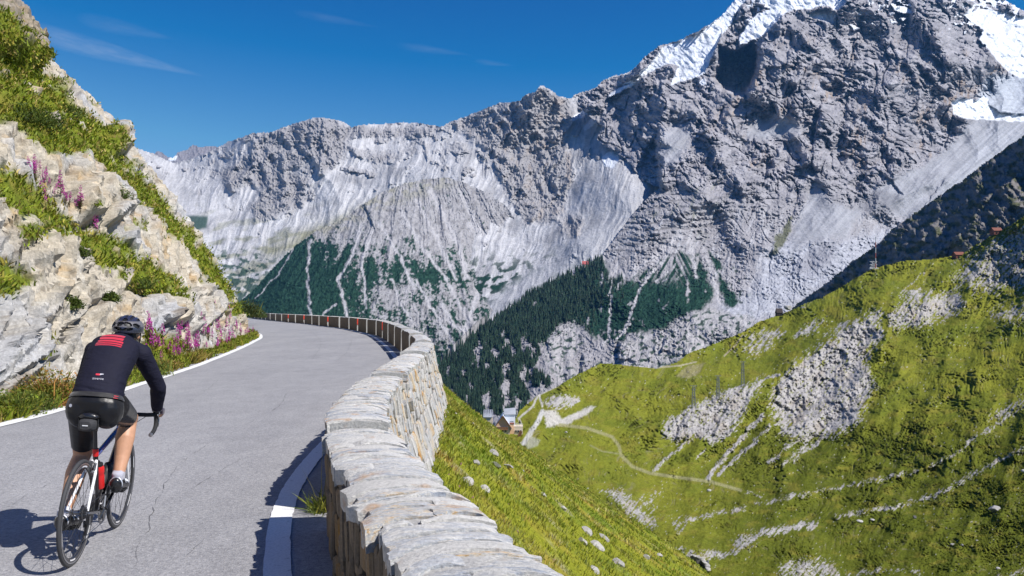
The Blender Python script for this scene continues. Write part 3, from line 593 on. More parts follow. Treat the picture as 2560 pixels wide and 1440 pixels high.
# ---- steep flank in shade, right
flank_poly = [(1960, 800), (1985, 764), (2010, 746), (2060, 711), (2130, 652), (2190, 611), (2230, 571), (2300, 521), (2400, 452), (2480, 392), (2562, 334), (2760, 180), (2760, 800)]
flank_depth_f = tps([(1960, 800, 2050), (1985, 760, 2050), (2130, 652, 1900), (2300, 521, 1750), (2480, 392, 1600), (2560, 335, 1540), (2760, 180, 1350), (2300, 640, 1520), (2500, 560, 1300), (2600, 600, 1200), (2760, 400, 1150), (2760, 800, 950), (2200, 720, 1600)])
def flank_relief(U, V):
    r = 60 * ridged((U * 0.8 + V * 0.6) / 150, (V * 0.8 - U * 0.6) / 190, 4, 151) + 30 * ridged((U * 0.75 + V * 0.66) / 44, (V * 0.75 - U * 0.66) / 30, 4, 153) + 8 * ridged(U / 13, V / 13, 3, 154)
    for pts, h, fd in (([(2360, 610), (2420, 560), (2450, 500), (2560, 430)], 120, 160), ([(2230, 660), (2290, 600), (2340, 545)], 60, 60), ([(2480, 470), (2560, 395)], 50, 50), ([(2330, 640), (2400, 580)], 50, 60)): r = r + step_line(U + 10 * fbm(U / 20, V / 20, 3, 156), V + 10 * fbm(U / 20, V / 20, 3, 157), pts, h, fd, 3.0)
    return r
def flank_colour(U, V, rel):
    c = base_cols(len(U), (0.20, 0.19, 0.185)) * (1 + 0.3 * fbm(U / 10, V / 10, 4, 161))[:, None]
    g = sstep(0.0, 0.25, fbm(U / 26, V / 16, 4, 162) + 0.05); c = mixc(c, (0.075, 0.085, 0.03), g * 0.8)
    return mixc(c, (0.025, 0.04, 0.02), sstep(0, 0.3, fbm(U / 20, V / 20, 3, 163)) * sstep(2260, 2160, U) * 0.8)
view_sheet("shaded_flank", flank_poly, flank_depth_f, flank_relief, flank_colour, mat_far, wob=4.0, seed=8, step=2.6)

# ---- valley floor far below and the land all round, out to the horizon
def ground_sheet():
    xs = np.linspace(-13000, 13000, 90); ys = np.linspace(-12000, 14000, 90); X, Y = np.meshgrid(xs, ys)
    Z = -290 + 90 * fbm(X / 2500, Y / 2500, 3, 171) - 40
    Rr = np.hypot(X, Y - 2000); Z = Z + 500 * sstep(7000, 12500, Rr)
    c = base_cols(X.size, (0.10, 0.115, 0.05)) * (1 + 0.3 * fbm(X.ravel() / 300, Y.ravel() / 300, 3, 172))[:, None]
    i = np.arange(89 * 90).reshape(89, 90)[:, :-1].ravel(); q = np.stack([i, i + 1, i + 91, i + 90], 1)
    o = mesh_np("valley_floor", np.stack([X.ravel(), Y.ravel(), Z.ravel()], 1), quads=q, mats=mat_far, colors=c); o["kind"] = "structure"
ground_sheet()
# ================================================================ green hillside across the side valley
hill_poly = [(1120, 1520), (1120, 1130), (1230, 1082), (1285, 1052), (1300, 1023), (1345, 986), (1400, 961), (1440, 936), (1500, 907), (1560, 911), (1640, 920), (1690, 906), (1720, 882), (1760, 868), (1850, 832), (1900, 802), (1950, 786), (2010, 760), (2060, 740), (2120, 705), (2180, 670), (2250, 652), (2350, 645), (2400, 636), (2440, 611), (2480, 586), (2520, 565), (2560, 540), (2760, 430), (2760, 1520)]
hill_depth_f = tps([(1120, 1520, 120), (1120, 1130, 270), (1300, 1110, 285), (1285, 1052, 330), (1345, 986, 420), (1440, 936, 520), (1500, 907, 560), (1690, 906, 640), (1600, 1000, 480), (1450, 1060, 370), (1640, 1190, 310), (1780, 1200, 310), (1850, 1226, 300), (1500, 1250, 215), (1650, 1310, 195), (1767, 1420, 148), (1760, 1390, 160), (1500, 1440, 135),
                    (1735, 1016, 480), (1870, 966, 560), (1990, 915, 620), (2100, 845, 700), (2200, 780, 760), (1740, 1100, 400), (1900, 1100, 400), (2000, 1000, 520), (1950, 786, 850), (2180, 670, 960), (2400, 636, 960), (2560, 540, 900), (2760, 430, 800), (2300, 760, 760), (2560, 720, 690), (2760, 720, 560), (2200, 1050, 420), (2400, 1000, 430), (2560, 1050, 350), (2760, 1050, 280),
                    (2100, 1250, 285), (2300, 1250, 270), (2560, 1250, 235), (2760, 1300, 190), (1900, 1340, 205), (2050, 1440, 165), (2300, 1440, 165), (2560, 1440, 160), (2760, 1520, 130)])
hill_rocks = [([(2130, 806), (2188, 800), (2206, 838), (2172, 872), (2158, 905), (2182, 960), (2160, 1005), (2140, 1052), (2105, 1078), (2060, 1086), (2010, 1096), (1962, 1080), (1930, 1022), (1942, 962), (1984, 920), (2040, 882), (2082, 850)], 12, 1.0), ([(1677, 1050), (1737, 1016), (1812, 982), (1872, 967), (1910, 945), (1876, 996), (1848, 1042), (1822, 1088), (1794, 1104), (1737, 1090), (1692, 1104), (1660, 1082)], 8, 1.0),
              ([(2222, 792), (2260, 760), (2330, 742), (2396, 736), (2408, 760), (2372, 790), (2300, 810), (2240, 816)], 10, 0.9), ([(2066, 838), (2110, 806), (2200, 774), (2210, 784), (2120, 822), (2074, 850)], 8, 0.7), ([(2390, 692), (2440, 640), (2500, 600), (2560, 570), (2760, 500), (2760, 700), (2560, 718), (2470, 722), (2410, 716)], 16, 0.75),
              ([(1846, 872), (1880, 842), (1940, 824), (1964, 830), (1932, 862), (1880, 888)], 8, 0.7), ([(1990, 838), (2030, 806), (2056, 800), (2040, 826), (2000, 848)], 7, 0.7), ([(2480, 775), (2560, 760), (2600, 790), (2520, 812)], 12, 0.6), ([(1359, 1009), (1386, 990), (1442, 992), (1448, 1001), (1430, 1012), (1405, 1021), (1380, 1020)], 4, 0.9), ([(1700, 945), (1735, 915), (1745, 936), (1722, 948)], 4, 0.3),
              ([(1510, 1228), (1545, 1222), (1600, 1262), (1640, 1318), (1610, 1310), (1560, 1270)], 7, 0.8), ([(1580, 1245), (1640, 1232), (1650, 1260), (1630, 1290)], 10, 0.45), ([(1955, 1415), (2010, 1402), (2080, 1408), (2092, 1440), (2010, 1460), (1960, 1450)], 10, 0.7), ([(2240, 745), (2290, 722), (2340, 724), (2330, 745), (2270, 760)], 8, 0.6), ([(2470, 1050), (2520, 1010), (2600, 980), (2600, 1004), (2530, 1040)], 8, 0.6), ([(1820, 1380), (1850, 1340), (1902, 1330), (1880, 1360)], 8, 0.7), ([(1700, 1330), (1720, 1300), (1690, 1300)], 8, .6)]
hill_lines = [([(1905, 1040), (1840, 1110), (1768, 1196)], 5, 0.9), ([(1925, 1062), (1870, 1120), (1796, 1184)], 4, 0.8), ([(2032, 1062), (1980, 1110), (1925, 1156)], 5, 0.7), ([(2066, 1066), (2010, 1120), (1955, 1165)], 4.5, 0.7), ([(2096, 1068), (2040, 1110), (1985, 1150)], 4, 0.8), ([(1720, 1100), (1670, 1145), (1632, 1178)], 4, 0.8), ([(1790, 1104), (1740, 1150)], 3, 0.6), ([(2150, 1000), (2156, 1052)], 3, 0.5), ([(1800, 990), (1870, 960), (1950, 935)], 4, 0.7),
              ([(1685, 1309), (1770, 1288), (1862, 1271)], 5, 0.6), ([(1890, 1260), (2080, 1222), (2210, 1195), (2290, 1180), (2390, 1135), (2450, 1085), (2560, 1020)], 5, 0.55), ([(2090, 1290), (2240, 1266), (2330, 1240), (2400, 1205), (2460, 1170), (2500, 1150), (2600, 1110)], 6, 0.6), ([(1760, 1388), (1827, 1384), (1902, 1332), (1960, 1322), (2040, 1310)], 8, 0.8), ([(1690, 1380), (1760, 1390)], 8, 0.6), ([(2330, 660), (2280, 710), (2250, 735)], 2.5, 0.5), ([(2185, 668), (2190, 690)], 2, 0.6), ([(1850, 1226), (1900, 1240)], 3, 0.3), ([(2120, 1440), (2200, 1424), (2300, 1430)], 5, .5), ([(2500, 1440), (2600, 1420)], 5, .5)]
hill_tracks = [([(1400, 1062), (1467, 1070), (1530, 1092), (1548, 1115), (1552, 1137), (1580, 1166), (1625, 1183), (1700, 1194), (1780, 1205), (1852, 1226)], 4.5, (0.27, 0.26, 0.13)), ([(1475, 1113), (1505, 1128), (1548, 1135)], 2, (0.23, 0.23, 0.11)), ([(1397, 961), (1347, 985), (1331, 1017), (1311, 1034), (1297, 1046), (1304, 1066)], 2.8, (0.44, 0.42, 0.38)), ([(1397, 961), (1347, 985)], 4.5, (0.46, 0.44, 0.41)), ([(1349, 990), (1356, 1016)], 3, (0.46, 0.44, 0.41)),
               ([(1356, 1028), (1346, 1052), (1309, 1108)], 6.5, (0.5, 0.49, 0.47)), ([(1560, 911), (1640, 919), (1700, 914), (1740, 905)], 2, (0.36, 0.33, 0.24)), ([(1856, 838), (1840, 862), (1810, 890)], 2.2, (0.33, 0.29, 0.2))]
gravel_poly = [(1354, 1027), (1392, 1024), (1394, 1036), (1406, 1046), (1430, 1036), (1474, 1016), (1490, 1015), (1468, 1037), (1432, 1054), (1418, 1066), (1392, 1064), (1366, 1070), (1362, 1045)]
def hill_rockmask(U, V):
    Uw, Vw = U + 9 * fbm(U / 22, V / 22, 4, 201), V + 9 * fbm(U / 22, V / 22, 4, 202); m = np.zeros(U.shape, np.float32)
    for p, s, a in hill_rocks: m = np.maximum(m, a * sstep(-2.6 * s, 1.5 * s, poly_sd(Uw, Vw, p)))
    for p, w, a in hill_lines: m = np.maximum(m, a * sstep(w * 2.2, w * 0.2, seg_dist(Uw, Vw, p)))
    return m
def hill_grain(U, V):                 # sheep-track terracettes following the slope
    a = 0.30 + 0.25 * fbm(U / 220, V / 160, 2, 203); X, Y = U * np.cos(a) + V * np.sin(a), -U * np.sin(a) + V * np.cos(a)
    Y = Y + 4 * fbm(U / 30, V / 30, 3, 204)
    return ridged(X / 34, Y / 6.8, 3, 205)
def hill_relief(U, V):
    rm = hill_rockmask(U, V); g = hill_grain(U, V); amp = 0.5 + 0.8 * sstep(-0.3, 0.5, fbm(U / 110, V / 90, 3, 206))
    r = 130 * ridged((U + 0.8 * V) / 230, (V - 0.8 * U) / 520, 3, 207) + 46 * fbm(U / 80, V / 48, 3, 208)
    r = r + 30.0 * g * amp * (1 - 0.5 * rm) + 6 * fbm(U / 8, V / 4, 3, 209)
    r = r + rm * (30 * ridged(U / 20, V / 20, 4, 210) + 14 * ridged(U / 7, V / 6, 2, 211))
    for pts, h, w in (([(1650, 1060), (1735, 1015), (1870, 964), (1990, 914), (2080, 850), (2200, 778)], 120, 140), ([(1560, 1240), (1680, 1310), (1860, 1272), (2080, 1224), (2390, 1136), (2560, 1020)], 34, 60), ([(1860, 1340), (1940, 1330), (2060, 1400)], 60, 90), ([(2090, 1292), (2330, 1241), (2560, 1120)], 26, 50)): r = r + crest(U, V, pts, h, w, 1.3)
    for pts, h, fd in (([(1690, 1100), (1700, 1060), (1725, 1030)], 26, 30), ([(1782, 1096), (1800, 1050), (1822, 1010)], 24, 26), ([(1930, 1010), (1950, 970), (1990, 925)], 36, 40), ([(2018, 985), (2040, 950), (2050, 925)], 22, 24), ([(1990, 1010), (2005, 980)], 14, 20), ([(1515, 1250), (1530, 1225)], 12, 16), ([(1860, 880), (1885, 850)], 10, 14)): r = r + step_line(U + 5 * fbm(U / 12, V / 12, 3, 212), V, pts, h, fd, 2.0)
    return r
def hill_colour(U, V, rel):
    rm = hill_rockmask(U, V); g = hill_grain(U, V)
    c = base_cols(len(U), (0.180, 0.190, 0.026))
    lush = sstep(-0.25, 0.4, fbm(U / 120, V / 60, 4, 221)); c = mixc(c, (0.112, 0.140, 0.020), lush * 0.7)
    dark = sstep(1650, 1950, U) * sstep(1000, 1120, V); c = mixc(c, (0.084, 0.102, 0.015), dark * 0.75)  # lower right slope painted darker, as the side turned from the sun
    c = mixc(c, (0.200, 0.180, 0.034), sstep(0.05, 0.4, fbm(U / 50, V / 18, 4, 222)) * 0.6)
    c = c * (1 + 0.22 * fbm(U / 9, V / 5, 3, 223))[:, None]
    br = sstep(0.30, 0.12, g) * sstep(-0.1, 0.3, fbm(U / 60, V / 40, 3, 224)); c = mixc(c, (0.20, 0.18, 0.11), br * 0.6)   # bare earth between the terracettes
    rk = np.array((0.37, 0.355, 0.345))[None] * (1 + 0.35 * fbm(U / 9, V / 7, 4, 225))[:, None]; rk = mixc(rk, (0.33, 0.27, 0.19), sstep(0, 0.5, fbm(U / 40, V / 40, 3, 226)) * 0.4)
    fall = fbm((U * 0.75 + V * 0.66) / 5.5, (V * 0.75 - U * 0.66) / 34, 3, 235)
    w = sstep(-0.12, 0.14, rm * 0.92 - 0.62 + 0.65 * fbm(U / 5.5, V / 4.0, 3, 227) + 0.75 * fall + 0.45 * (g - 0.42) + 0.25 * fbm(U / 26, V / 20, 2, 234)) * sstep(0.0, 0.15, rm)
    c = c * (1 - w[:, None]) + rk * w[:, None]
    st = sstep(0.56, 0.63, fbm(U / 4.2, V / 3.0, 2, 228) + 0.12 * fbm(U / 60, V / 30, 2, 229)); c = mixc(c, (0.46, 0.45, 0.42), st * 0.8)     # scattered white stones
    gv = sstep(-3, 4, poly_sd(U + 6 * fbm(U / 8, V / 8, 2, 230), V + 3 * fbm(U / 8, V / 8, 2, 231), gravel_poly)); c = mixc(c, (0.46, 0.44, 0.41), gv * 0.95)
    for pts, wd, cc in hill_tracks: c = mixc(c, cc, sstep(wd * 1.2, wd * 0.55, seg_dist(U + 1.5 * fbm(U / 9, V / 9, 2, 232), V, pts)) * 0.9)
    pl = sstep(-3, 3, poly_sd(U + 4 * fbm(U / 9, V / 9, 2, 233), V, [(1688, 941), (1720, 914), (1762, 908), (1748, 934), (1722, 946)])); c = mixc(c, (0.27, 0.24, 0.13), pl * 0.7)
    gb = sstep(-2, 4, poly_sd(U, V, [(1310, 1110), (1322, 1070), (1338, 1062), (1330, 1090), (1352, 1100), (1345, 1115), (1320, 1124)])); c = mixc(c, (0.36, 0.36, 0.31), gb * 0.6)
    return c
mat_hill = terrain_mat("hill_grass", ((0.9, 0.20, 6), (0.15, 0.12, 5)), spec=0.0, bump_layers=((0.9, 0.8, 1.0),))
view_sheet("hillside", hill_poly, hill_depth_f, hill_relief, hill_colour, mat_hill, wob=2.0, step=2.15, seed=12, smooth=True)
# ================================================================ road, parapet, slope below it
def smooth_line(P, n):
    P = np.asarray(P, float); 
    for _ in range(2):
        Q = [P[0]]
        for a, b in zip(P[:-1], P[1:]): Q += [0.75 * a + 0.25 * b, 0.25 * a + 0.75 * b]
        P = np.array(Q + [P[-1]])
    L = np.concatenate([[0], np.cumsum(np.linalg.norm(np.diff(P, axis=0), axis=1))])
    return L, P
wall_pts = [(3.2, -9), (1.75, -4), (0.80, -0.6), (0.22, 1.2), (-0.34, 2.95), (-0.68, 3.94), (-0.98, 4.9), (-1.37, 6.36), (-1.52, 7.1), (-1.66, 7.9), (-1.82, 9.4), (-1.95, 11.4), (-2.15, 16.6), (-2.5, 22.6), (-3.3, 27.5), (-4.3, 33), (-5.7, 40.3), (-8, 51.4), (-9.7, 57.2), (-11.6, 63.4), (-13.6, 69.6), (-15.4, 74), (-17.1, 78), (-19.2, 83.7), (-21.1, 88.7), (-22.8, 92.4), (-24.8, 97), (-26.5, 101), (-33, 116), (-39, 131), (-46, 148), (-56, 172)]
WL, WP = smooth_line(wall_pts, 0)
def wall_at(s):
    x = np.interp(s, WL, WP[:, 0]); y = np.interp(s, WL, WP[:, 1]); return x, y
def wall_frame(s):
    x, y = wall_at(s); x1, y1 = wall_at(np.asarray(s) + 0.25); x0, y0 = wall_at(np.asarray(s) - 0.25)
    tx, ty = x1 - x0, y1 - y0; l = np.hypot(tx, ty); tx, ty = tx / l, ty / l
    return x, y, tx, ty                     # outward (valley side) normal = (ty, -tx)
def s_of_y(y): return float(np.interp(y, WP[:, 1], WL))
def wall_x(y): return np.interp(y, WP[:, 1], WP[:, 0])
def wall_top(y): return 0.735 + 0.185 * float(sstep(9, 42, np.float64(y)))
left_line = [(-6.6, -9), (-6.85, 0), (-7.05, 7), (-7.16, 12), (-7.3, 14.1), (-7.9, 17.9), (-8.57, 22.2), (-9.3, 26.3), (-11, 34.8), (-12.9, 43.3), (-13.8, 47.3), (-16, 54.6), (-17.8, 59), (-22, 68), (-29, 82), (-40, 105)]
LL, LP = smooth_line(left_line, 0)
def edge_x(y): return np.interp(y, LP[:, 1], LP[:, 0])

# ---- asphalt
def asphalt_mat():
    m, nt, b = new_mat("asphalt"); N, L = nt.nodes.new, nt.links.new
    tc = N("ShaderNodeTexCoord")
    def noise(sc, det, r=0.6, scale=None):
        n = N("ShaderNodeTexNoise"); n.inputs["Scale"].default_value = sc; n.inputs["Detail"].default_value = det; n.inputs["Roughness"].default_value = r
        if scale is None: L(tc.outputs["Object"], n.inputs["Vector"])
        else:
            mp = N("ShaderNodeMapping"); mp.inputs["Scale"].default_value = scale; L(tc.outputs["Object"], mp.inputs["Vector"]); L(mp.outputs[0], n.inputs["Vector"])
        return n.outputs["Fac"]
    def ramp(f, stops):
        r = N("ShaderNodeValToRGB"); r.color_ramp.elements[0].position, r.color_ramp.elements[0].color = stops[0][0], (*stops[0][1], 1)
        r.color_ramp.elements[1].position, r.color_ramp.elements[1].color = stops[-1][0], (*stops[-1][1], 1)
        for p, c in stops[1:-1]: e = r.color_ramp.elements.new(p); e.color = (*c, 1)
        L(f, r.inputs[0]); return r.outputs[0]
    def mul(a, bb, f=1.0):
        x = N("ShaderNodeMix"); x.data_type = 'RGBA'; x.blend_type = 'MULTIPLY'; x.inputs[0].default_value = f; L(a, x.inputs[6]); L(bb, x.inputs[7]); return x.outputs[2]
    base = ramp(noise(0.55, 6, 0.6, (1.0, 0.35, 1)), [(0.3, (0.265, 0.266, 0.278)), (0.7, (0.335, 0.335, 0.345))])
    v = N("ShaderNodeTexVoronoi"); v.inputs["Scale"].default_value = 95; L(tc.outputs["Object"], v.inputs["Vector"])
    grit = ramp(v.outputs["Color"], [(0.0, (0.70, 0.70, 0.71)), (0.45, (0.97, 0.97, 0.97)), (0.8, (1.07, 1.06, 1.05)), (1.0, (1.4, 1.38, 1.34))])
    c = mul(base, grit)
    c = mul(c, ramp(noise(28, 5), [(0.3, (0.75, 0.75, 0.76)), (0.7, (1.22, 1.21, 1.2))]))
    c = mul(c, ramp(noise(3.0, 6, 0.7, (1.0, 0.5, 1)), [(0.32, (0.88, 0.88, 0.885)), (0.66, (1.07, 1.07, 1.065))]))
    c = mul(c, ramp(noise(1.3, 8, 0.75), [(0.60, (1, 1, 1)), (0.70, (0.80, 0.80, 0.81))]))
    L(c, b.inputs["Base Color"]); b.inputs["Roughness"].default_value = 0.85; b.inputs["Specular IOR Level"].default_value = 0.3
    bp = N("ShaderNodeBump"); bp.inputs["Strength"].default_value = 0.55; bp.inputs["Distance"].default_value = 0.006
    ad = N("ShaderNodeMath"); ad.operation = 'ADD'; L(v.outputs["Distance"], ad.inputs[0]); L(noise(45, 4), ad.inputs[1]); L(ad.outputs[0], bp.inputs["Height"]); L(bp.outputs[0], b.inputs["Normal"])
    return m
mat_asphalt = asphalt_mat()
ys = np.concatenate([np.arange(-9, 30, 0.5), np.arange(30, 165, 1.5)]); ws = np.concatenate([[-0.25], np.linspace(0, 12, 25), np.linspace(13, 34, 12)])
Xr = wall_x(ys)[:, None] - ws[None]; Yr = np.repeat(ys[:, None], len(ws), 1)
def road_z(x, y): return 0.012 * fbm(np.asarray(x) / 2.2, np.asarray(y) / 3.5, 3, 301) + 0.004
Zr = road_z(Xr, Yr)
nr, nc = Xr.shape; i = np.arange(nr * nc).reshape(nr, nc)[:-1, :-1].ravel()
road = mesh_np("road", np.stack([Xr.ravel(), Yr.ravel(), Zr.ravel()], 1), quads=np.stack([i, i + nc, i + nc + 1, i + 1], 1)[:, ::-1], mats=mat_asphalt)
road["kind"] = "structure"
# ---- painted edge lines
def paint_mat():
    m, nt, b = new_mat("road_paint"); N, L = nt.nodes.new, nt.links.new
    tc = N("ShaderNodeTexCoord"); n1 = N("ShaderNodeTexNoise"); n1.inputs["Scale"].default_value = 9; n1.inputs["Detail"].default_value = 9; n1.inputs["Roughness"].default_value = 0.75; L(tc.outputs["Object"], n1.inputs["Vector"])
    n2 = N("ShaderNodeTexNoise"); n2.inputs["Scale"].default_value = 60; n2.inputs["Detail"].default_value = 4; L(tc.outputs["Object"], n2.inputs["Vector"])
    r = N("ShaderNodeValToRGB"); r.color_ramp.elements[0].position = 0.60; r.color_ramp.elements[1].position = 0.74; L(n1.outputs["Fac"], r.inputs[0])
    r2 = N("ShaderNodeValToRGB"); r2.color_ramp.elements[0].position = 0.25; r2.color_ramp.elements[0].color = (0.60, 0.60, 0.60, 1); r2.color_ramp.elements[1].position = 0.6; r2.color_ramp.elements[1].color = (0.80, 0.80, 0.79, 1); L(n2.outputs["Fac"], r2.inputs[0])
    x = N("ShaderNodeMix"); x.data_type = 'RGBA'; L(r.outputs[0], x.inputs[0]); L(r2.outputs[0], x.inputs[6]); x.inputs[7].default_value = (0.17, 0.17, 0.175, 1); L(x.outputs[2], b.inputs["Base Color"]); b.inputs["Roughness"].default_value = 0.75
    bp = N("ShaderNodeBump"); bp.inputs["Strength"].default_value = 0.4; bp.inputs["Distance"].default_value = 0.004; L(n2.outputs["Fac"], bp.inputs["Height"]); L(bp.outputs[0], b.inputs["Normal"])
    return m
mat_paint = paint_mat()
def strip(name, cx, ysamp, half, lift, mat, wob=0.0, seed=0, parent=None):
    x = cx(ysamp); dx = np.gradient(x, ysamp); nx, ny = 1 / np.hypot(1, dx), -dx / np.hypot(1, dx); P = []
    for e in (-1, 1):
        hw = half + (wob * fbm(ysamp * 6, ysamp * 0 + e * 9, 3, seed) if wob else 0)
        X, Y = x + e * nx * hw, ysamp + e * ny * hw; P.append(np.stack([X, Y, road_z(X, Y) + lift], 1))
    n = len(ysamp); V = np.concatenate(P); k = np.arange(n - 1)
    return mesh_np(name, V, quads=np.stack([k, k + n, k + n + 1, k + 1], 1), mats=mat, parent=parent)
yl = np.concatenate([np.arange(2, 40, 0.1), np.arange(40, 90, 0.4)])
strip("edge_line", edge_x, yl, 0.112, 0.009, mat_paint, 0.012, 305, road)
strip("edge_line", lambda y: wall_x(y) - 0.36, np.concatenate([np.arange(-3, 40, 0.1), np.arange(40, 140, 0.5)]), 0.085, 0.009, mat_paint, 0.012, 307, road)
# ---- cracks in the asphalt
mat_crack = simple("crack_tar", (0.085, 0.085, 0.09), 0.9)
def crack(pix, w, seed):
    P = np.array([gpx(u, v)[:2] for u, v in pix]); L, Q = smooth_line(P, 0); n = max(30, int(L[-1] / 0.04)); s = np.linspace(0, L[-1] if False else np.sum(np.linalg.norm(np.diff(Q, axis=0), axis=1)), n)
    LQ = np.concatenate([[0], np.cumsum(np.linalg.norm(np.diff(Q, axis=0), axis=1))]); x = np.interp(s, LQ, Q[:, 0]); y = np.interp(s, LQ, Q[:, 1])
    x = x + 0.05 * fbm(s * 2.2, s * 0 + seed, 4, 311); y = y + 0.05 * fbm(s * 2.2, s * 0 + seed + 40, 4, 312)
    hw = 0.36 * w * np.clip(0.3 + 1.3 * fbm(s * 3, s * 0 + seed, 3, 313), 0.0, 1.4); hw[0] = hw[-1] = 0.001
    tx, ty = np.gradient(x), np.gradient(y); l = np.hypot(tx, ty) + 1e-9; nx, ny = -ty / l, tx / l
    A = np.stack([x + nx * hw, y + ny * hw], 1); B = np.stack([x - nx * hw, y - ny * hw], 1); V = np.concatenate([A, B]); V = np.column_stack([V, road_z(V[:, 0], V[:, 1]) + 0.006]); k = np.arange(n - 1)
    mesh_np("road_crack", V, quads=np.stack([k, k + 1, k + n + 1, k + n], 1), mats=mat_crack, parent=road)
for k_, (pix, w) in enumerate([([(766, 818), (788, 836), (800, 850), (803, 864), (794, 880), (780, 900)], 0.02), ([(715, 985), (706, 1008), (690, 1020), (676, 1030)], 0.018), ([(640, 1050), (560, 1090), (490, 1130), (430, 1180), (395, 1250), (365, 1330), (330, 1425)], 0.008), ([(300, 1120), (200, 1150), (60, 1180), (0, 1196)], 0.008), ([(560, 935), (520, 975), (470, 1010)], 0.012), ([(600, 1150), (520, 1200), (450, 1235)], 0.007), ([(880, 850), (870, 880), (840, 905)], 0.02), ([(120, 1215), (60, 1240), (20, 1270)], 0.008), ([(540, 1330), (480, 1380), (440, 1440)], 0.006)]): crack(pix, w, k_ * 13.7)

# ---- stone materials
def stone_mat(name, stops, vert=True, rust=0.3, lichen=0.0, tint_random=True):
    """colour differs from stone to stone (object random), with streaks along the bedding and rusty stains"""
    m, nt, b = new_mat(name); N, L = nt.nodes.new, nt.links.new
    tc = N("ShaderNodeTexCoord"); oi = N("ShaderNodeObjectInfo"); geo = N("ShaderNodeNewGeometry")
    mp = N("ShaderNodeMapping"); mp.inputs["Scale"].default_value = (9, 9, 1.6) if vert else (5, 30, 30); L(geo.outputs["Position"] if vert else tc.outputs["Object"], mp.inputs["Vector"])
    st = N("ShaderNodeTexNoise"); st.inputs["Scale"].default_value = 1.4; st.inputs["Detail"].default_value = 9; st.inputs["Roughness"].default_value = 0.7; L(mp.outputs[0], st.inputs["Vector"])
    n2 = N("ShaderNodeTexNoise"); n2.inputs["Scale"].default_value = 5.5; n2.inputs["Detail"].default_value = 6; L(geo.outputs["Position"], n2.inputs["Vector"])
    n3 = N("ShaderNodeTexNoise"); n3.inputs["Scale"].default_value = 55; n3.inputs["Detail"].default_value = 6; n3.inputs["Roughness"].default_value = 0.7; L(geo.outputs["Position"], n3.inputs["Vector"])
    mixf = N("ShaderNodeMath"); mixf.operation = 'MULTIPLY_ADD'; L(oi.outputs["Random"], mixf.inputs[0]); mixf.inputs[1].default_value = 0.62 if tint_random else 0.0; 
    h = N("ShaderNodeMath"); h.operation = 'MULTIPLY_ADD'; L(st.outputs["Fac"], h.inputs[0]); h.inputs[1].default_value = 1.0; h.inputs[2].default_value = -0.28 if tint_random else 0.0; L(h.outputs[0], mixf.inputs[2])
    r = N("ShaderNodeValToRGB"); els = r.color_ramp.elements; els[0].position, els[0].color = stops[0][0], (*stops[0][1], 1); els[1].position, els[1].color = stops[-1][0], (*stops[-1][1], 1)
    for p, c in stops[1:-1]: e = els.new(p); e.color = (*c, 1)
    L(mixf.outputs[0], r.inputs[0]); cur = r.outputs[0]
    rs = N("ShaderNodeMapRange"); rs.inputs[1].default_value = 0.60; rs.inputs[2].default_value = 0.74; rs.inputs[4].default_value = rust; L(n2.outputs["Fac"], rs.inputs[0])
    x = N("ShaderNodeMix"); x.data_type = 'RGBA'; L(rs.outputs[0], x.inputs[0]); L(cur, x.inputs[6]); x.inputs[7].default_value = (0.46, 0.235, 0.075, 1); cur = x.outputs[2]
    gr = N("ShaderNodeMapRange"); gr.inputs[1].default_value = 0.3; gr.inputs[2].default_value = 0.7; gr.inputs[3].default_value = 0.72; gr.inputs[4].default_value = 1.25; L(n3.outputs["Fac"], gr.inputs[0])
    y = N("ShaderNodeMix"); y.data_type = 'RGBA'; y.blend_type = 'MULTIPLY'; y.inputs[0].default_value = 1; L(cur, y.inputs[6]); L(gr.outputs[0], y.inputs[7]); cur = y.outputs[2]
    L(cur, b.inputs["Base Color"]); b.inputs["Roughness"].default_value = 0.82; b.inputs["Specular IOR Level"].default_value = 0.25
    bp = N("ShaderNodeBump"); bp.inputs["Strength"].default_value = 0.8; bp.inputs["Distance"].default_value = 0.014; ad = N("ShaderNodeMath"); ad.operation = 'ADD'; L(st.outputs["Fac"], ad.inputs[0]); L(n3.outputs["Fac"], ad.inputs[1]); L(ad.outputs[0], bp.inputs["Height"]); L(bp.outputs[0], b.inputs["Normal"])
    return m
CAPS = [(0.0, (0.22, 0.24, 0.28)), (0.22, (0.32, 0.345, 0.39)), (0.34, (0.50, 0.49, 0.465)), (0.60, (0.60, 0.58, 0.54)), (0.74, (0.40, 0.42, 0.45)), (0.84, (0.58, 0.54, 0.47)), (0.93, (0.52, 0.36, 0.19)), (1.0, (0.46, 0.24, 0.07))]
FACE = [(0.0, (0.16, 0.14, 0.12)), (0.2, (0.33, 0.32, 0.31)), (0.42, (0.50, 0.48, 0.45)), (0.60, (0.36, 0.365, 0.38)), (0.78, (0.50, 0.43, 0.33)), (0.9, (0.46, 0.27, 0.10)), (1.0, (0.30, 0.16, 0.06))]
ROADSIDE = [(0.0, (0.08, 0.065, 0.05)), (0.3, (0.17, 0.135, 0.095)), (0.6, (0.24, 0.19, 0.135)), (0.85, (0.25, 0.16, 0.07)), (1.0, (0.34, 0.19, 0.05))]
mat_cap = stone_mat("cap_stone", CAPS, vert=False, rust=0.8)
mat_face = stone_mat("face_stone", FACE, rust=0.7)
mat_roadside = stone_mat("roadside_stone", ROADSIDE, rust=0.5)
mat_mortar = stone_mat("mortar", [(0.2, (0.36, 0.35, 0.33)), (0.5, (0.44, 0.43, 0.41)), (0.8, (0.50, 0.48, 0.45))], rust=0.4, tint_random=False)
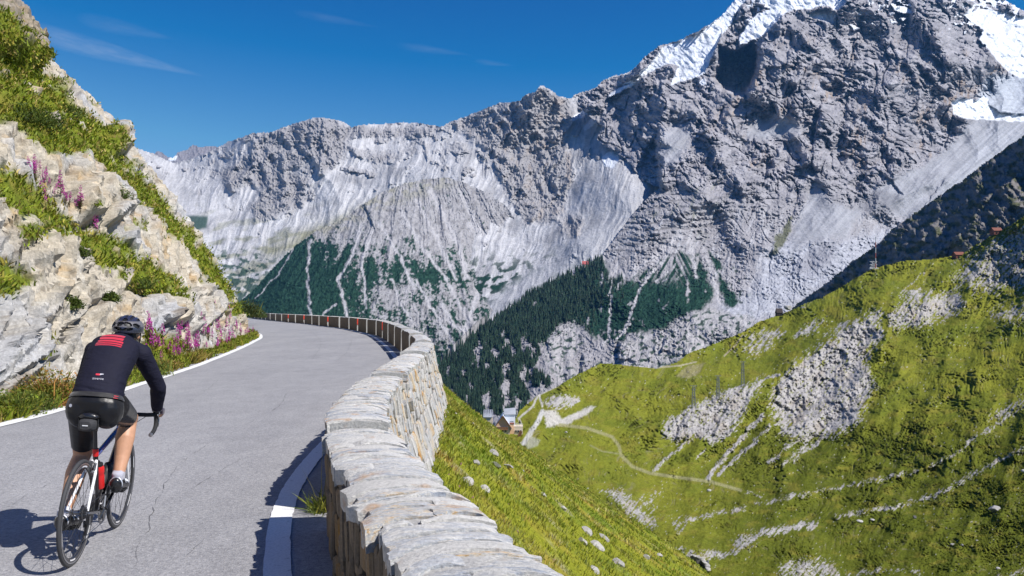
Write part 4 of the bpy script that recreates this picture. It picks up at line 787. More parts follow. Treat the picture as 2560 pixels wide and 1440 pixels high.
mat_fmortar = stone_mat("roadside_mortar", [(0.2, (0.10, 0.075, 0.05)), (0.5, (0.17, 0.13, 0.09)), (0.8, (0.22, 0.17, 0.12))], rust=0.5, tint_random=False)  # darker, browner mortar mix for the road side
mat_red = simple("red_reflective_paint", (0.62, 0.055, 0.03), 0.5, vary=0.2)

W_CAP, BATTER = 0.47, 0.20
# rough stones: a few shared meshes, unit size, centred
def stone_proto(seed, cuts=2):
    bm = bmesh.new(); bmesh.ops.create_cube(bm, size=1.0)
    bmesh.ops.bevel(bm, geom=list(bm.edges), offset=0.13, segments=1, affect='EDGES', profile=0.6)
    r = np.random.default_rng(seed); co = np.array([v.co for v in bm.verts]); n = fbm3(co[:, 0] * 1.7 + seed, co[:, 1] * 1.7, co[:, 2] * 1.7, 2, seed) * 0.16
    sk = r.normal(0, 0.09, (3, 3))
    for v, k in zip(bm.verts, n):
        p = np.array(v.co); p = p * (1 + k) + (sk @ p); v.co = Vector(p)
    me = bpy.data.meshes.new("stone"); bm.to_mesh(me); bm.free(); return me
protos_face = [stone_proto(400 + k) for k in range(8)]; protos_road = [stone_proto(420 + k) for k in range(8)]
for me in protos_face: me.materials.append(mat_face)
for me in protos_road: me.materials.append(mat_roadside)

def cap_stone(x, y, tx, ty, s0, s1, a0, a1, top, thick, seed, parent):
    """one slab on edge of the coping: from s0 to s1 along the wall and a0 to a1 across it"""
    r = np.random.default_rng(seed); na, ns = 9, 4; a = np.linspace(0, 1, na); s = np.linspace(0, 1, ns); A, S = np.meshgrid(a, s)
    skew = r.normal(0, 0.05); bow = r.normal(0.03, 0.035); lift = r.normal(0, 0.003); tlt = r.normal(0, 0.05); e0, e1 = r.normal(0, 0.016), r.normal(0, 0.016)
    aa = lerp(a0 + e0, a1 + e1, A) + 0.012 * fbm(S * 2 + seed, A * 3, 2, 331); ss = lerp(s0, s1, S) + skew * (A - 0.5) + bow * (1 - (2 * A - 1) ** 2) + 0.008 * fbm(A * 5 + seed, S * 2, 2, 332)
    edge = np.minimum(S, 1 - S); ea = np.minimum(A * 3, (1 - A) * 3)
    z = top + lift + tlt * (ss - (s0 + s1) / 2) + 0.020 * (1 - ((aa - W_CAP / 2) / (W_CAP / 2)) ** 2) - 0.003 * (edge < 0.01) - 0.014 * np.clip(1 - ea, 0, 1) ** 3 * r.uniform(0.2, 1.6) + 0.013 * fbm(A * 6 + seed, S * 3 + seed, 3, 333)
    def world(aa, ss, z): return np.stack([x + tx * ss + ty * aa, y + ty * ss - tx * aa, z], -1).reshape(-1, 3)
    T = world(aa, ss, z); B = world(aa * 0.98 + 0.004, ss, np.full_like(z, top - thick) + 0.012 * r.normal(size=z.shape)); n = na * ns
    idx = np.arange(n).reshape(ns, na); q = []
    for i in range(ns - 1):
        for j in range(na - 1): q.append((idx[i, j], idx[i, j + 1], idx[i + 1, j + 1], idx[i + 1, j])[::-1])
    ring = list(idx[0, :]) + list(idx[1:, -1]) + list(idx[-1, -2::-1]) + list(idx[-2:0:-1, 0])
    for k in range(len(ring)): p, p2 = ring[k], ring[(k + 1) % len(ring)]; q.append((p, p2, p2 + n, p + n))
    o = mesh_np("cap_stone", np.concatenate([T, B]), quads=q, mats=mat_cap, parent=parent, smooth=True)
    try: o.data.set_sharp_from_angle(angle=R(30))
    except Exception: pass
    return o
def place_stone(me, name, p, along, out, up, dims, parent, tilt=0.0):
    o = bpy.data.objects.new(name, me); 
    X = Vector((along[0], along[1], 0)); Y = Vector((out[0], out[1], out[2])).normalized(); Z = X.cross(Y).normalized(); 
    if Z.z < 0: Z = -Z
    M = Matrix((X * dims[0], Y * dims[1], Z * dims[2])).transposed().to_4x4()
    M = Matrix.Translation(Vector(p)) @ (Matrix.Rotation(tilt, 4, Y)) @ M
    link(o, parent); o.matrix_basis = M; return o

def merlon(s0, s1, ytop, detail, red, label, coarse=False):
    sm = (s0 + s1) / 2; x, y, tx, ty = [float(k) for k in wall_frame(sm)]; root = empty("parapet_block", (0, 0, 0)); tag(root, label, "stone parapet", "stone blocks of the roadside parapet")
    top = wall_top(y); n = 16 if not coarse else 6; ss = np.linspace(s0, s1, n); X, Y, TX, TY = wall_frame(ss)
    # core: rubble and mortar, a little inside the stone faces
    prof = [(0.03 if detail else 0.0, -0.05), (0.02 if detail else 0.0, top - 0.10), (0.03, top - 0.012 if detail else top - 0.015), (W_CAP / 2, top - (-0.010 if detail else -0.02)), (W_CAP - 0.03, top - 0.012 if detail else top - 0.015), (W_CAP + BATTER * 0.1 - 0.03, top - 0.12), (W_CAP + BATTER * (top + 0.05) - 0.035, -0.05)]
    V = []; npf = len(prof)
    for k in range(n):
        j = 0.018 * fbm(np.array([ss[k] * 3.0]), np.array([1.0]), 3, 341)[0]
        for a, z in prof:
            jj = 0.02 * float(pn(np.array([ss[k] * 5]), np.array([z * 5 + a * 3]), 342)[0]) if not detail else 0.0
            V.append((X[k] + TY[k] * (a + jj), Y[k] - TX[k] * (a + jj), z + (0.02 * float(pn(np.array([ss[k] * 4 + a]), np.array([a * 7]), 343)[0]) if (not detail and z > 0.5) else 0)))
    q = [(k * npf + j, k * npf + j + 1, (k + 1) * npf + j + 1, (k + 1) * npf + j) for k in range(n - 1) for j in range(npf - 1)]
    me_f = [(0, 1, 2, 3, 4, 5, 6)[::-1], tuple((n - 1) * npf + j for j in range(npf))]
    me = bpy.data.meshes.new("core"); me.from_pydata(V, [], q + me_f); 
    for m in (mat_fmortar, mat_mortar, mat_cap): me.materials.append(m)
    for p in me.polygons:
        c = p.center; nz = p.normal.z; 
        if abs(nz) > 0.5: p.material_index = 1 if detail else 2
        elif p.index >= len(q): p.material_index = 1
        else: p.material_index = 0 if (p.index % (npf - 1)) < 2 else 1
    me.update(); core = link(bpy.data.objects.new("core", me), root)
    rr = np.random.default_rng(int(s0 * 100))
    if detail:
        # coping
        s = s0 - 0.01
        while s < s1 - 0.03:
            w = min(float(rr.choice([0.035, 0.05, 0.07, 0.09, 0.12, 0.17, 0.25], p=[.10, .15, .20, .20, .18, .11, .06])) * rr.uniform(0.8, 1.25) * (1.0 if detail > 1 else 1.5), s1 + 0.012 - s)
            fx, fy, ftx, fty = [float(k) for k in wall_frame(s + w / 2)]; f = [-0.015, W_CAP + 0.02]
            cut = rr.uniform() < 0.38
            spans = [(f[0], f[1])] if not cut else [(f[0], lerp(f[0], f[1], c_ := rr.uniform(0.3, 0.7)) - 0.004), (lerp(f[0], f[1], c_) + 0.004, f[1])]
            for a0, a1 in spans: cap_stone(fx, fy, ftx, fty, -w / 2 + 0.0045, w / 2 - 0.0045, a0, a1, top + rr.normal(0, 0.0025), rr.uniform(0.07, 0.13), int(rr.integers(1, 99999)), root)
            s += w
        # face stones, both sides, set on edge
        for side in (0, 1):
            s = s0 + 0.01; cs = 1.0 if detail > 1 else 1.45
            if side == 0 and detail < 2 : cs = 2.0
            while s < s1 - 0.03:
                w = min((rr.uniform(0.06, 0.17) if side == 0 else rr.uniform(0.05, 0.15)) * cs, s1 - s); z = 0.0; fx, fy, ftx, fty = [float(k) for k in wall_frame(s + w / 2)]
                while z < top - 0.09:
                    h = min(rr.uniform(0.09, 0.32) if side == 0 else rr.uniform(0.08, 0.34), top - 0.075 - z)
                    if top - 0.075 - z - h < 0.07: h = top - 0.075 - z
                    zc = z + h / 2; dep = 0.10
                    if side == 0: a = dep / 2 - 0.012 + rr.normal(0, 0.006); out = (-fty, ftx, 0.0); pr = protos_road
                    else: a = W_CAP + BATTER * (top - zc) - dep / 2 + 0.012 + rr.normal(0, 0.014); out = (fty, -ftx, BATTER); pr = protos_face
                    place_stone(pr[int(rr.integers(8))], "stone", (fx + fty * a, fy - ftx * a, zc), (ftx, fty), out, None, (w * 0.97, dep, h * 0.97), root, rr.normal(0, 0.05))
                    z += h
                s += w
        # end stones
        for e, se in ((-1, s0), (1, s1)):
            fx, fy, ftx, fty = [float(k) for k in wall_frame(se)]; z = 0.0
            while z < top - 0.1:
                h = min(rr.uniform(0.12, 0.3), top - 0.08 - z); a = 0.06
                while a < W_CAP:
                    w = rr.uniform(0.10, 0.22); w = min(w, W_CAP + 0.05 - a)
                    place_stone(protos_face[int(rr.integers(8))], "stone", (fx + fty * (a + w / 2) - e * ftx * 0.03, fy - ftx * (a + w / 2) - e * fty * 0.03, z + h / 2), (fty, -ftx), (e * ftx, e * fty, 0), None, (w * 0.96, 0.09, h * 0.96), root, rr.normal(0, 0.05)); a += w
                z += h
    if red:
        fx, fy, ftx, fty = [float(k) for k in wall_frame(s0)]; b = MB(); c = np.array([fx + fty * 0.125 - ftx * 0.02, fy - ftx * 0.125 - fty * 0.02, top * 0.72])
        b.box(c, (0.28, 0.03, top * 0.46), math.atan2(-ftx, fty)); b.build("red_marker", mat_red, root, bevel=0.008)
    return root
PITCH, GAP = 5.1, 0.52
sA = s_of_y(6.62) + GAP / 2                                           # far block starts just beyond the first gap
k_ = -2; red_at = {8, 11, 14, 17, 19}; names_near = {-1: ("light grey stone block nearest the camera, filling the bottom of the picture", 2), 0: ("stone block just beyond the first gap, with a grass tuft at its near corner", 2), 1: ("third stone block along the wall, its outer face lit above the grass", 1), 2: ("fourth stone block, where the parapet begins to swing left", 1), -2: ("stone block beside and behind the camera, mostly outside the picture", 0)}
ordn = ["fifth", "sixth", "seventh", "eighth", "ninth", "tenth", "eleventh", "twelfth", "thirteenth", "fourteenth", "fifteenth", "sixteenth", "seventeenth", "eighteenth", "nineteenth", "twentieth", "twenty-first", "twenty-second", "twenty-third", "twenty-fourth", "twenty-fifth", "twenty-sixth", "twenty-seventh", "twenty-eighth", "twenty-ninth"]
wall_blocks = []
while True:
    s0 = sA + k_ * PITCH; s1 = s0 + PITCH - GAP
    if s1 > s_of_y(140): break
    det = names_near.get(k_, (None, 0))[1]; red = k_ in red_at
    if k_ in names_near: lab = names_near[k_][0]
    else: lab = "%s parapet block from the camera, %s" % (ordn[k_ - 3], "with a red marker painted on its near end" if red else "pale capped with a brown shaded road side")
    wall_blocks.append(merlon(s0, s1, None, det, red, lab, coarse=k_ > 8)); k_ += 1

# ---- retaining wall under the parapet, showing on the valley side
def retaining():
    root = empty("retaining_wall", (0, 0, 0)); tag(root, "battered rubble retaining wall carrying the parapet above the grass slope", "wall")
    ss = np.arange(s_of_y(-6), s_of_y(140), 0.5); X, Y, TX, TY = wall_frame(ss); V = []
    for k in range(len(ss)):
        top = wall_top(Y[k]); a0 = W_CAP + BATTER * top
        for a, z in ((-0.02, -0.02), (0.1, -0.002), (a0 - 0.03, -0.002), (a0 + BATTER * 0.9 * 1.4, -0.9), (a0 + BATTER * 3.0 * 1.4, -3.0)): V.append((X[k] + TY[k] * a, Y[k] - TX[k] * a, z))
    n = len(ss); q = [(k * 5 + j, k * 5 + j + 1, (k + 1) * 5 + j + 1, (k + 1) * 5 + j) for k in range(n - 1) for j in range(4)]
    o = mesh_np("core", V, quads=q, mats=mat_mortar, parent=root, smooth=False); rr = np.random.default_rng(77)
    s = s_of_y(5.5); cnt = 0
    while s < s_of_y(22):
        w = rr.uniform(0.10, 0.24) * (1 + 0.04 * s); fx, fy, ftx, fty = [float(k) for k in wall_frame(s + w / 2)]; z = 0.0; top = wall_top(fy)
        while z > -0.95 and cnt < 300:
            h = rr.uniform(0.2, 0.5); zc = z - h / 2; a = W_CAP + BATTER * top - BATTER * 1.4 * zc - 0.045 + rr.normal(0, 0.012)
            place_stone(protos_face[int(rr.integers(8))], "stone", (fx + fty * a, fy - ftx * a, zc), (ftx, fty), (fty, -ftx, BATTER * 1.4), None, (w * 0.96, 0.12, h * 0.96), root, rr.normal(0, 0.06)); z -= h; cnt += 1
        s += w
retaining()

# ---- grass slope falling away below the wall
def slope_z(t, s): 
    return -0.62 - 0.74 * t - 0.35 * sstep(0, 3, t) + 0.22 * fbm(s / 3.1, t / 2.3, 4, 351) * sstep(0, 1.5, t) + 0.9 * fbm(s / 14, t / 12, 2, 352) * sstep(2, 10, t)
def slope_pt(s, t):
    x, y, tx, ty = wall_frame(s); a = W_CAP + BATTER * 0.9 + 0.05 + t
    return np.stack([x + ty * a, y - tx * a, slope_z(t, s)], -1)
def slope_cols(S, T):
    c = base_cols(S.size, (0.21, 0.22, 0.016)); s, t = S.ravel(), T.ravel()
    c = mixc(c, (0.30, 0.23, 0.035), sstep(0.0, 0.45, fbm(s / 1.6, t / 1.6, 4, 355)) * 0.7); c = mixc(c, (0.12, 0.17, 0.014), sstep(0.05, 0.4, fbm(s / 2.3, t / 1.9, 4, 356)) * 0.8)
    return mixc(c, (0.30, 0.26, 0.19), sstep(0.32, 0.45, fbm(s / 1.1, t / 0.8, 4, 357)) * 0.6)
sl_s = np.concatenate([np.arange(s_of_y(-8), s_of_y(30), 0.16), np.arange(s_of_y(30), s_of_y(135), 0.8)]); sl_t = np.concatenate([np.arange(-0.5, 6, 0.14), np.geomspace(6, 70, 50)])
Sg, Tg = np.meshgrid(sl_s, sl_t, indexing='ij'); Pg = slope_pt(Sg.ravel(), Tg.ravel())
ns_, nt_ = Sg.shape; i = np.arange(ns_ * nt_).reshape(ns_, nt_)[:-1, :-1].ravel()
mat_slope = terrain_mat("slope_turf", ((14, 0.35, 6), (60, 0.3, 4)), bump_layers=((18, 0.7, 0.06),))
sl = mesh_np("grassy_slope", Pg, quads=np.stack([i, i + 1, i + nt_ + 1, i + nt_], 1)[:, ::-1], mats=mat_slope, colors=slope_cols(Sg, Tg)); sl["kind"] = "structure"
# ================================================================ rock cutting and steep bank on the left
def cliff_base_x(y): return edge_x(y) - 0.75 - 0.15 * np.sin(np.asarray(y) * 0.9) - 0.12 * np.sin(np.asarray(y) * 2.3 + 1)
cy_ = np.concatenate([np.linspace(-9, 9.6, 26)[:-1], np.geomspace(9.6, 63, 640), np.geomspace(63.6, 110, 40)])
cw_ = np.concatenate([[-0.25], 46 * np.linspace(0, 1, 330) ** 2.1])
CYg, CWg = np.meshgrid(cy_, cw_, indexing='ij')
CXg = cliff_base_x(CYg) - CWg
_b = np.stack([cliff_base_x(np.arange(-14, 125, 0.8)), np.arange(-14, 125, 0.8)], 1)
_cd = seg_dist(CXg.ravel().astype(np.float32), CYg.ravel().astype(np.float32), _b).reshape(CXg.shape)
_cd = np.where(CWg < 0, -_cd, _cd)
hs = np.array([(-1, -0.15), (0, 0.0), (0.25, 0.55), (0.55, 1.35), (1.2, 2.75), (2.1, 4.4), (4, 7.5), (6.4, 10.8), (10.6, 15.2), (20, 25), (46, 50)])
CZg = np.interp(_cd + 0.5 * fbm(CXg / 5, CYg / 6, 3, 401) * sstep(0.3, 2, _cd), hs[:, 0], hs[:, 1])
CZg = CZg * (1 + 0.10 * fbm(CYg / 7, CXg / 9, 3, 402))
CP = np.stack([CXg, CYg, CZg], -1)
def grid_normals(P):
    a = np.gradient(P, axis=0); b = np.gradient(P, axis=1); n = np.cross(a, b); n /= np.linalg.norm(n, axis=-1, keepdims=True) + 1e-9
    return np.where(n[..., 2:3] < 0, -n, n)
CN = grid_normals(CP)
def proj(P): y = np.maximum(P[..., 1], 0.5); return CU + F * P[..., 0] / y, CV - F * (P[..., 2] - CAMZ) / y
CUu, CVv = proj(CP)
grass_polys = [[(-400, -200), (0, 108), (60, 140), (92, 172), (130, 200), (172, 245), (212, 278), (272, 322), (286, 345), (292, 382), (335, 422), (390, 480), (440, 540), (490, 600), (522, 648), (525, 690), (485, 645), (445, 605), (410, 565), (380, 525), (340, 505), (300, 478), (270, 448), (250, 405), (215, 372), (180, 388), (150, 382), (110, 366), (60, 330), (30, 300), (0, 312), (-400, 150)],
               [(-400, 300), (0, 420), (40, 430), (80, 450), (112, 490), (150, 522), (200, 562), (250, 580), (300, 600), (345, 640), (405, 668), (445, 698), (425, 728), (372, 722), (330, 702), (280, 672), (230, 642), (180, 602), (130, 562), (70, 534), (0, 505), (-400, 420)],
               [(0, 650), (62, 668), (92, 700), (34, 742), (0, 735), (-200, 700)], [(352, 850), (402, 832), (452, 852), (470, 890), (422, 932), (380, 945), (352, 902)], [(560, 770), (612, 742), (618, 782), (592, 792)], [(475, 622), (525, 602), (560, 660), (604, 735), (565, 755), (520, 700)],
               [(420, 680), (470, 720), (440, 760), (410, 730)], [(150, 560), (110, 590), (70, 600), (50, 560)]]
def polymask(U, V, polys, soft, wob, seed):
    Uw, Vw = U + wob * fbm(U / 26, V / 26, 4, seed), V + wob * fbm(U / 26, V / 26, 4, seed + 1); m = np.zeros(U.shape, np.float32)
    for p in polys: m = np.maximum(m, sstep(-soft, soft, poly_sd(Uw, Vw, p)))
    return m
CG = polymask(CUu, CVv, grass_polys, 7, 22, 411)
_sp = fbm3(CXg / 0.9, CYg / 1.4, CZg / 0.8, 3, 5)
CG = np.clip(np.maximum(CG * sstep(-0.42, -0.2, _sp), sstep(0.30, 0.42, _sp) * 0.9), 0, 1)
CG = np.maximum(CG, sstep(0.30, 0.05, CZg) * sstep(0.75, 0.3, CWg))
CG = np.where(_cd > 16, np.maximum(CG, sstep(-0.1, 0.2, fbm(CXg / 6, CYg / 6, 3, 415))), CG)
def cell_rand(i, j, k): h = (i * 73856093) ^ (j * 19349663) ^ (k * 83492791); h = (h ^ (h >> 13)) * 1274126177; return ((h & 0xffff) / 65535.0).astype(np.float32)
def cliff_disp(P, rock):
    x, y, z = P[..., 0], P[..., 1], P[..., 2]
    wx, wy, wz = 0.5 * pn3(x / 1.6, y / 1.6, z / 1.6, 2), 0.5 * pn3(x / 1.7, y / 1.7, z / 1.7, 4), 0.35 * pn3(x / 1.5, y / 1.5, z / 1.5, 6)
    q = 0.22 * (x + wx) - 0.36 * (y + wy) + 0.90 * (z + wz); a = 0.10 * x + 0.92 * y + 0.38 * z + wy; b = 0.9 * x + 0.3 * z + wx
    big = 0.36 * fbm3(x / 3.2, y / 3.6, q / 2.0, 3, 8)
    i, j, k = np.floor(q / 0.30).astype(np.int64), np.floor(a / 1.1 + 0.37 * np.floor(q / 0.30)).astype(np.int64), np.floor(b / 0.9).astype(np.int64)
    blocks = 0.32 * (cell_rand(i, j, k) - 0.5)
    i2, j2, k2 = np.floor(q / 0.10 + 11).astype(np.int64), np.floor(a / 0.42 + 0.41 * np.floor(q / 0.10)).astype(np.int64), np.floor(b / 0.4 + 7).astype(np.int64)
    small = 0.15 * (cell_rand(i2, j2, k2) - 0.5)
    saw = 0.26 * ((q / 0.6 + 0.4 * pn3(x / 2.2, y / 2.2, z / 2.2, 9)) % 1.0 - 0.5)
    fine = 0.085 * fbm3(q / 0.06, a / 0.3, b / 0.2, 3, 12)
    cover = sstep(-0.1, 0.25, pn3(x / 2.4, y / 2.4, z / 2.4, 15))          # smoother slabs in places
    return rock * (big + (blocks + small) * (0.45 + 0.55 * cover) + saw + fine) , big
rock_ = 1 - CG
_edge = sstep(0.0, 0.5, _cd)
d_, _big = cliff_disp(CP, rock_)
boss = 0.0
for p, h in (([(-60, 20), (10, 5), (60, 35), (96, 105), (98, 160), (70, 180), (20, 150), (-60, 110)], 0.9), ([(262, 318), (300, 320), (308, 345), (304, 388), (280, 385), (270, 350)], 0.7), ([(135, 205), (170, 212), (172, 240), (150, 236)], 0.45), ([(170, 480), (235, 440), (300, 470), (330, 520), (270, 560), (200, 540)], 0.5), ([(430, 740), (520, 720), (560, 780), (480, 830), (420, 800)], 0.4), ([(20, 850), (90, 800), (120, 850), (90, 930), (20, 980), (-20, 930)], 0.4)):
    boss = boss + h * polymask(CUu, CVv, [p], 8, 10, 421)
disp = (d_ + (1 - rock_) * (0.5 * _big + 0.10 * fbm3(CXg / 0.6, CYg / 0.6, CZg / 0.6, 3, 17)) - 0.10 * (1 - rock_) + boss) * _edge
_wu, _wv = CUu + 5 * fbm(CUu / 14, CVv / 14, 3, 441), CVv + 5 * fbm(CUu / 14, CVv / 14, 3, 442)
for pts, w, dp in (([(4, 965), (90, 900), (160, 850), (215, 790), (264, 742)], 6, 0.42), ([(15, 875), (70, 835), (112, 798)], 4, 0.25), ([(-10, 1010), (60, 975), (112, 930), (135, 900)], 6, 0.35), ([(330, 712), (372, 726), (428, 722)], 9, 0.55), ([(180, 572), (228, 560), (262, 520)], 7, 0.4), ([(420, 806), (470, 816), (500, 800)], 6, 0.35), ([(540, 700), (580, 660)], 4, 0.25), ([(110, 480), (160, 440), (215, 400)], 4, 0.2), ([(60, 620), (110, 590), (150, 560)], 4, 0.2),
                   ([(275, 385), (300, 345)], 4, 0.3), ([(30, 120), (70, 150), (92, 150)], 5, 0.4), ([(10, 70), (60, 84), (92, 100)], 4, 0.25), ([(150, 760), (200, 700), (250, 650)], 4, 0.22), ([(300, 900), (350, 850), (390, 820)], 5, 0.25), ([(470, 760), (520, 740), (560, 720)], 4, 0.22)):
    disp = disp - dp * np.exp(-(seg_dist(_wu, _wv, pts) / w) ** 2) * _edge
CP = CP + CN * disp[..., None]
CN2 = grid_normals(CP)
n0, n1 = CP.shape[:2]; i = np.arange(n0 * n1).reshape(n0, n1)[:-1, :-1].ravel()
xs_, ys_, zs_ = CP[..., 0].ravel(), CP[..., 1].ravel(), CP[..., 2].ravel()
q_ = 0.22 * xs_ - 0.36 * ys_ + 0.90 * zs_
cc = base_cols(xs_.size, (0.42, 0.375, 0.30))
cc = mixc(cc, (0.37, 0.37, 0.375), sstep(-0.15, 0.35, fbm3(xs_ / 2.6, ys_ / 3, zs_ / 2.6, 3, 31) + 0.25 * sstep(4.0, 1.5, zs_) * sstep(30, 15, ys_)))
cc = mixc(cc, (0.40, 0.275, 0.135), sstep(0.08, 0.4, fbm3(xs_ / 1.3, ys_ / 1.6, q_ / 0.5, 4, 33)) * 0.75)
cc = mixc(cc, (0.53, 0.50, 0.44), sstep(0.08, 0.38, fbm3(xs_ / 0.9, ys_ / 1.4, q_ / 0.35, 3, 35)) * 0.6)
cc = mixc(cc, (0.16, 0.125, 0.09), sstep(0.20, 0.42, fbm3(xs_ / 0.9, ys_ / 1.5, q_ / 0.13, 3, 39)) * 0.8)
cc = cc * (1 + 0.34 * fbm3(xs_ / 0.3, ys_ / 0.6, q_ / 0.07, 3, 37))[:, None]
_ol = polymask(CUu.ravel(), CVv.ravel(), [[(-60, -10), (20, 0), (60, 35), (98, 105), (100, 160), (70, 182), (20, 150), (-60, 110)]], 8, 10, 423); cc = mixc(cc, (0.20, 0.155, 0.105), _ol * 0.65)  # brown stained outcrop, with some of the overhang's shade painted into the tone
gcol = base_cols(xs_.size, (0.13, 0.16, 0.015)); gcol = mixc(gcol, (0.24, 0.20, 0.04), sstep(0.0, 0.4, fbm3(xs_ / 0.8, ys_ / 0.8, zs_ / 0.8, 3, 41)) * 0.7)
g_ = CG.ravel(); cc = cc * (1 - g_)[:, None] + gcol * g_[:, None]
soil = sstep(0.3, 0.5, g_) * sstep(0.7, 0.5, g_); cc = mixc(cc, (0.24, 0.18, 0.11), soil * 0.5)
def cliff_mat():
    m = terrain_mat("cliff_rock", ((2.5, 0.22, 8), (14, 0.28, 8)), bump_layers=((5, 0.6, 0.10), (22, 0.5, 0.03)))
    return m
mat_cliff = cliff_mat()
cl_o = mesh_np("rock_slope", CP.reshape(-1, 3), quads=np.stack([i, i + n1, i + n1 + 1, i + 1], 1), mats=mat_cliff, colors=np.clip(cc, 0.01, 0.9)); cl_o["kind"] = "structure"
try: cl_o.data.set_sharp_from_angle(angle=R(26))
except Exception: pass
CUu, CVv = proj(CP)

# ================================================================ vegetation builders
def leaf_mat(name, trans=0.35, vary=True):
    m = bpy.data.materials.new(name); m.use_nodes = True; nt = m.node_tree; nt.nodes.clear(); N, L = nt.nodes.new, nt.links.new
    out = N("ShaderNodeOutputMaterial"); at = N("ShaderNodeVertexColor"); at.layer_name = "Col"
    d = N("ShaderNodeBsdfPrincipled"); d.inputs["Roughness"].default_value = 0.6; d.inputs["Specular IOR Level"].default_value = 0.25; t = N("ShaderNodeBsdfTranslucent"); mx = N("ShaderNodeMixShader"); mx.inputs[0].default_value = trans
    L(at.outputs[0], d.inputs["Base Color"]); L(at.outputs[0], t.inputs["Color"]); L(d.outputs[0], mx.inputs[1]); L(t.outputs[0], mx.inputs[2]); L(mx.outputs[0], out.inputs[0]); return m
mat_leaf = leaf_mat("leaves"); mat_grass = leaf_mat("grass_blades", 0.3); mat_petal = leaf_mat("petals", 0.4)
def rnd_dirs(n): a = rng.uniform(0, 2 * math.pi, n); return np.stack([np.cos(a), np.sin(a), np.zeros(n)], 1)
def blades(roots, ups, length, width, lean, cols, droop=0.5):
    """grass blades: each a bent, tapering strip of three triangles"""
    n = len(roots); d = rnd_dirs(n); side = np.cross(ups, d); side /= np.linalg.norm(side, axis=1, keepdims=True) + 1e-9
    ln = length[:, None]; w = side * (width[:, None] / 2); mid = roots + ups * ln * 0.55 + d * ln * (lean[:, None] * 0.4); tip = roots + ups * ln * (1 - droop * lean[:, None] * 0.6) + d * ln * lean[:, None] * 1.05
    V = np.stack([roots - w, roots + w, mid - w * 0.75, mid + w * 0.75, tip], 1); b = (np.arange(n) * 5)[:, None]
    T = np.concatenate([b + np.array([[0, 1, 3]]), b + np.array([[0, 3, 2]]), b + np.array([[2, 3, 4]])])
    return V.reshape(-1, 3), T, np.repeat(cols, 5, 0)
def leaf_quads(c, size, cols, up=0.4, aspect=0.55):
    """small pointed leaves at the given centres"""
    n = len(c); d = rng.normal(size=(n, 3)); d[:, 2] = d[:, 2] * 0.6 + up; d /= np.linalg.norm(d, axis=1, keepdims=True); r = rng.normal(size=(n, 3)); s = np.cross(d, r); s /= np.linalg.norm(s, axis=1, keepdims=True) + 1e-9; sz = size[:, None]
    V = np.stack([c - d * sz * 0.5, c + s * sz * aspect * 0.5, c + d * sz * 0.5, c - s * sz * aspect * 0.5], 1); b = (np.arange(n) * 4)[:, None]
    return V.reshape(-1, 3), np.concatenate([b + np.array([[0, 1, 2]]), b + np.array([[0, 2, 3]])]), np.repeat(cols, 4, 0)
def join_parts(parts):
    V, T, C, o = [], [], [], 0
    for v, t, c in parts: V.append(v); T.append(t + o); C.append(c); o += len(v)
    return np.concatenate(V), np.concatenate(T), np.concatenate(C)
def tint(n, cols, p=None, jitter=0.25):
    cols = np.asarray(cols); k = rng.choice(len(cols), n, p=p); return cols[k] * (1 + jitter * rng.normal(size=(n, 1))).clip(0.5, 1.6)
GREENS = [(0.17, 0.22, 0.016), (0.24, 0.26, 0.022), (0.11, 0.15, 0.012), (0.33, 0.28, 0.05), (0.42, 0.33, 0.11)]
# ---- grass on the bank: tufts rooted on the green parts of the slope
vis = (CP[..., 1] > 10.5) & (CP[..., 1] < 62) & (CUu > -60) & (CUu < 660) & (CVv > -40) & (CVv < 1080)
ci = np.nonzero((vis & (CG > 0.45) & (CZg > 0.35)).ravel())[0]
area = np.linalg.norm(np.cross(np.gradient(CP, axis=0), np.gradient(CP, axis=1)), axis=-1).ravel()
wgt = area[ci] / np.maximum(CP[..., 1].ravel()[ci], 8) ** 1.0; wgt /= wgt.sum()
pick = rng.choice(ci, 7500, p=wgt); kk = 9
root = np.repeat(CP.reshape(-1, 3)[pick], kk, 0); rad = np.repeat(rng.uniform(0.05, 0.2, len(pick)) * (0.6 + CP.reshape(-1, 3)[pick][:, 1] / 50), kk)
tuft_l = np.repeat(rng.uniform(0.07, 0.21, len(pick)), kk) * rng.uniform(0.6, 1.2, len(root))
root = root + rng.normal(size=root.shape) * rad[:, None] * np.array([0.7, 0.7, 0.35]) - np.repeat(CN2.reshape(-1, 3)[pick], kk, 0) * 0.05
upv = np.repeat(CN2.reshape(-1, 3)[pick], kk, 0) * 0.55 + np.array([0, 0, 0.75]) + rng.normal(size=root.shape) * 0.22; upv /= np.linalg.norm(upv, axis=1, keepdims=True)
tcol = np.repeat(tint(len(pick), GREENS, [0.34, 0.22, 0.22, 0.14, 0.08], 0.2), kk, 0) * (1 + 0.2 * rng.normal(size=(len(root), 1))).clip(0.5, 1.5)
V, T, C = blades(root, upv, tuft_l, 0.018 + 0.0011 * root[:, 1], rng.uniform(0.15, 0.85, len(root)), tcol)
o = mesh_np("bank_grass", V, tris=T, mats=mat_grass, colors=C); tag(o, kind="stuff")
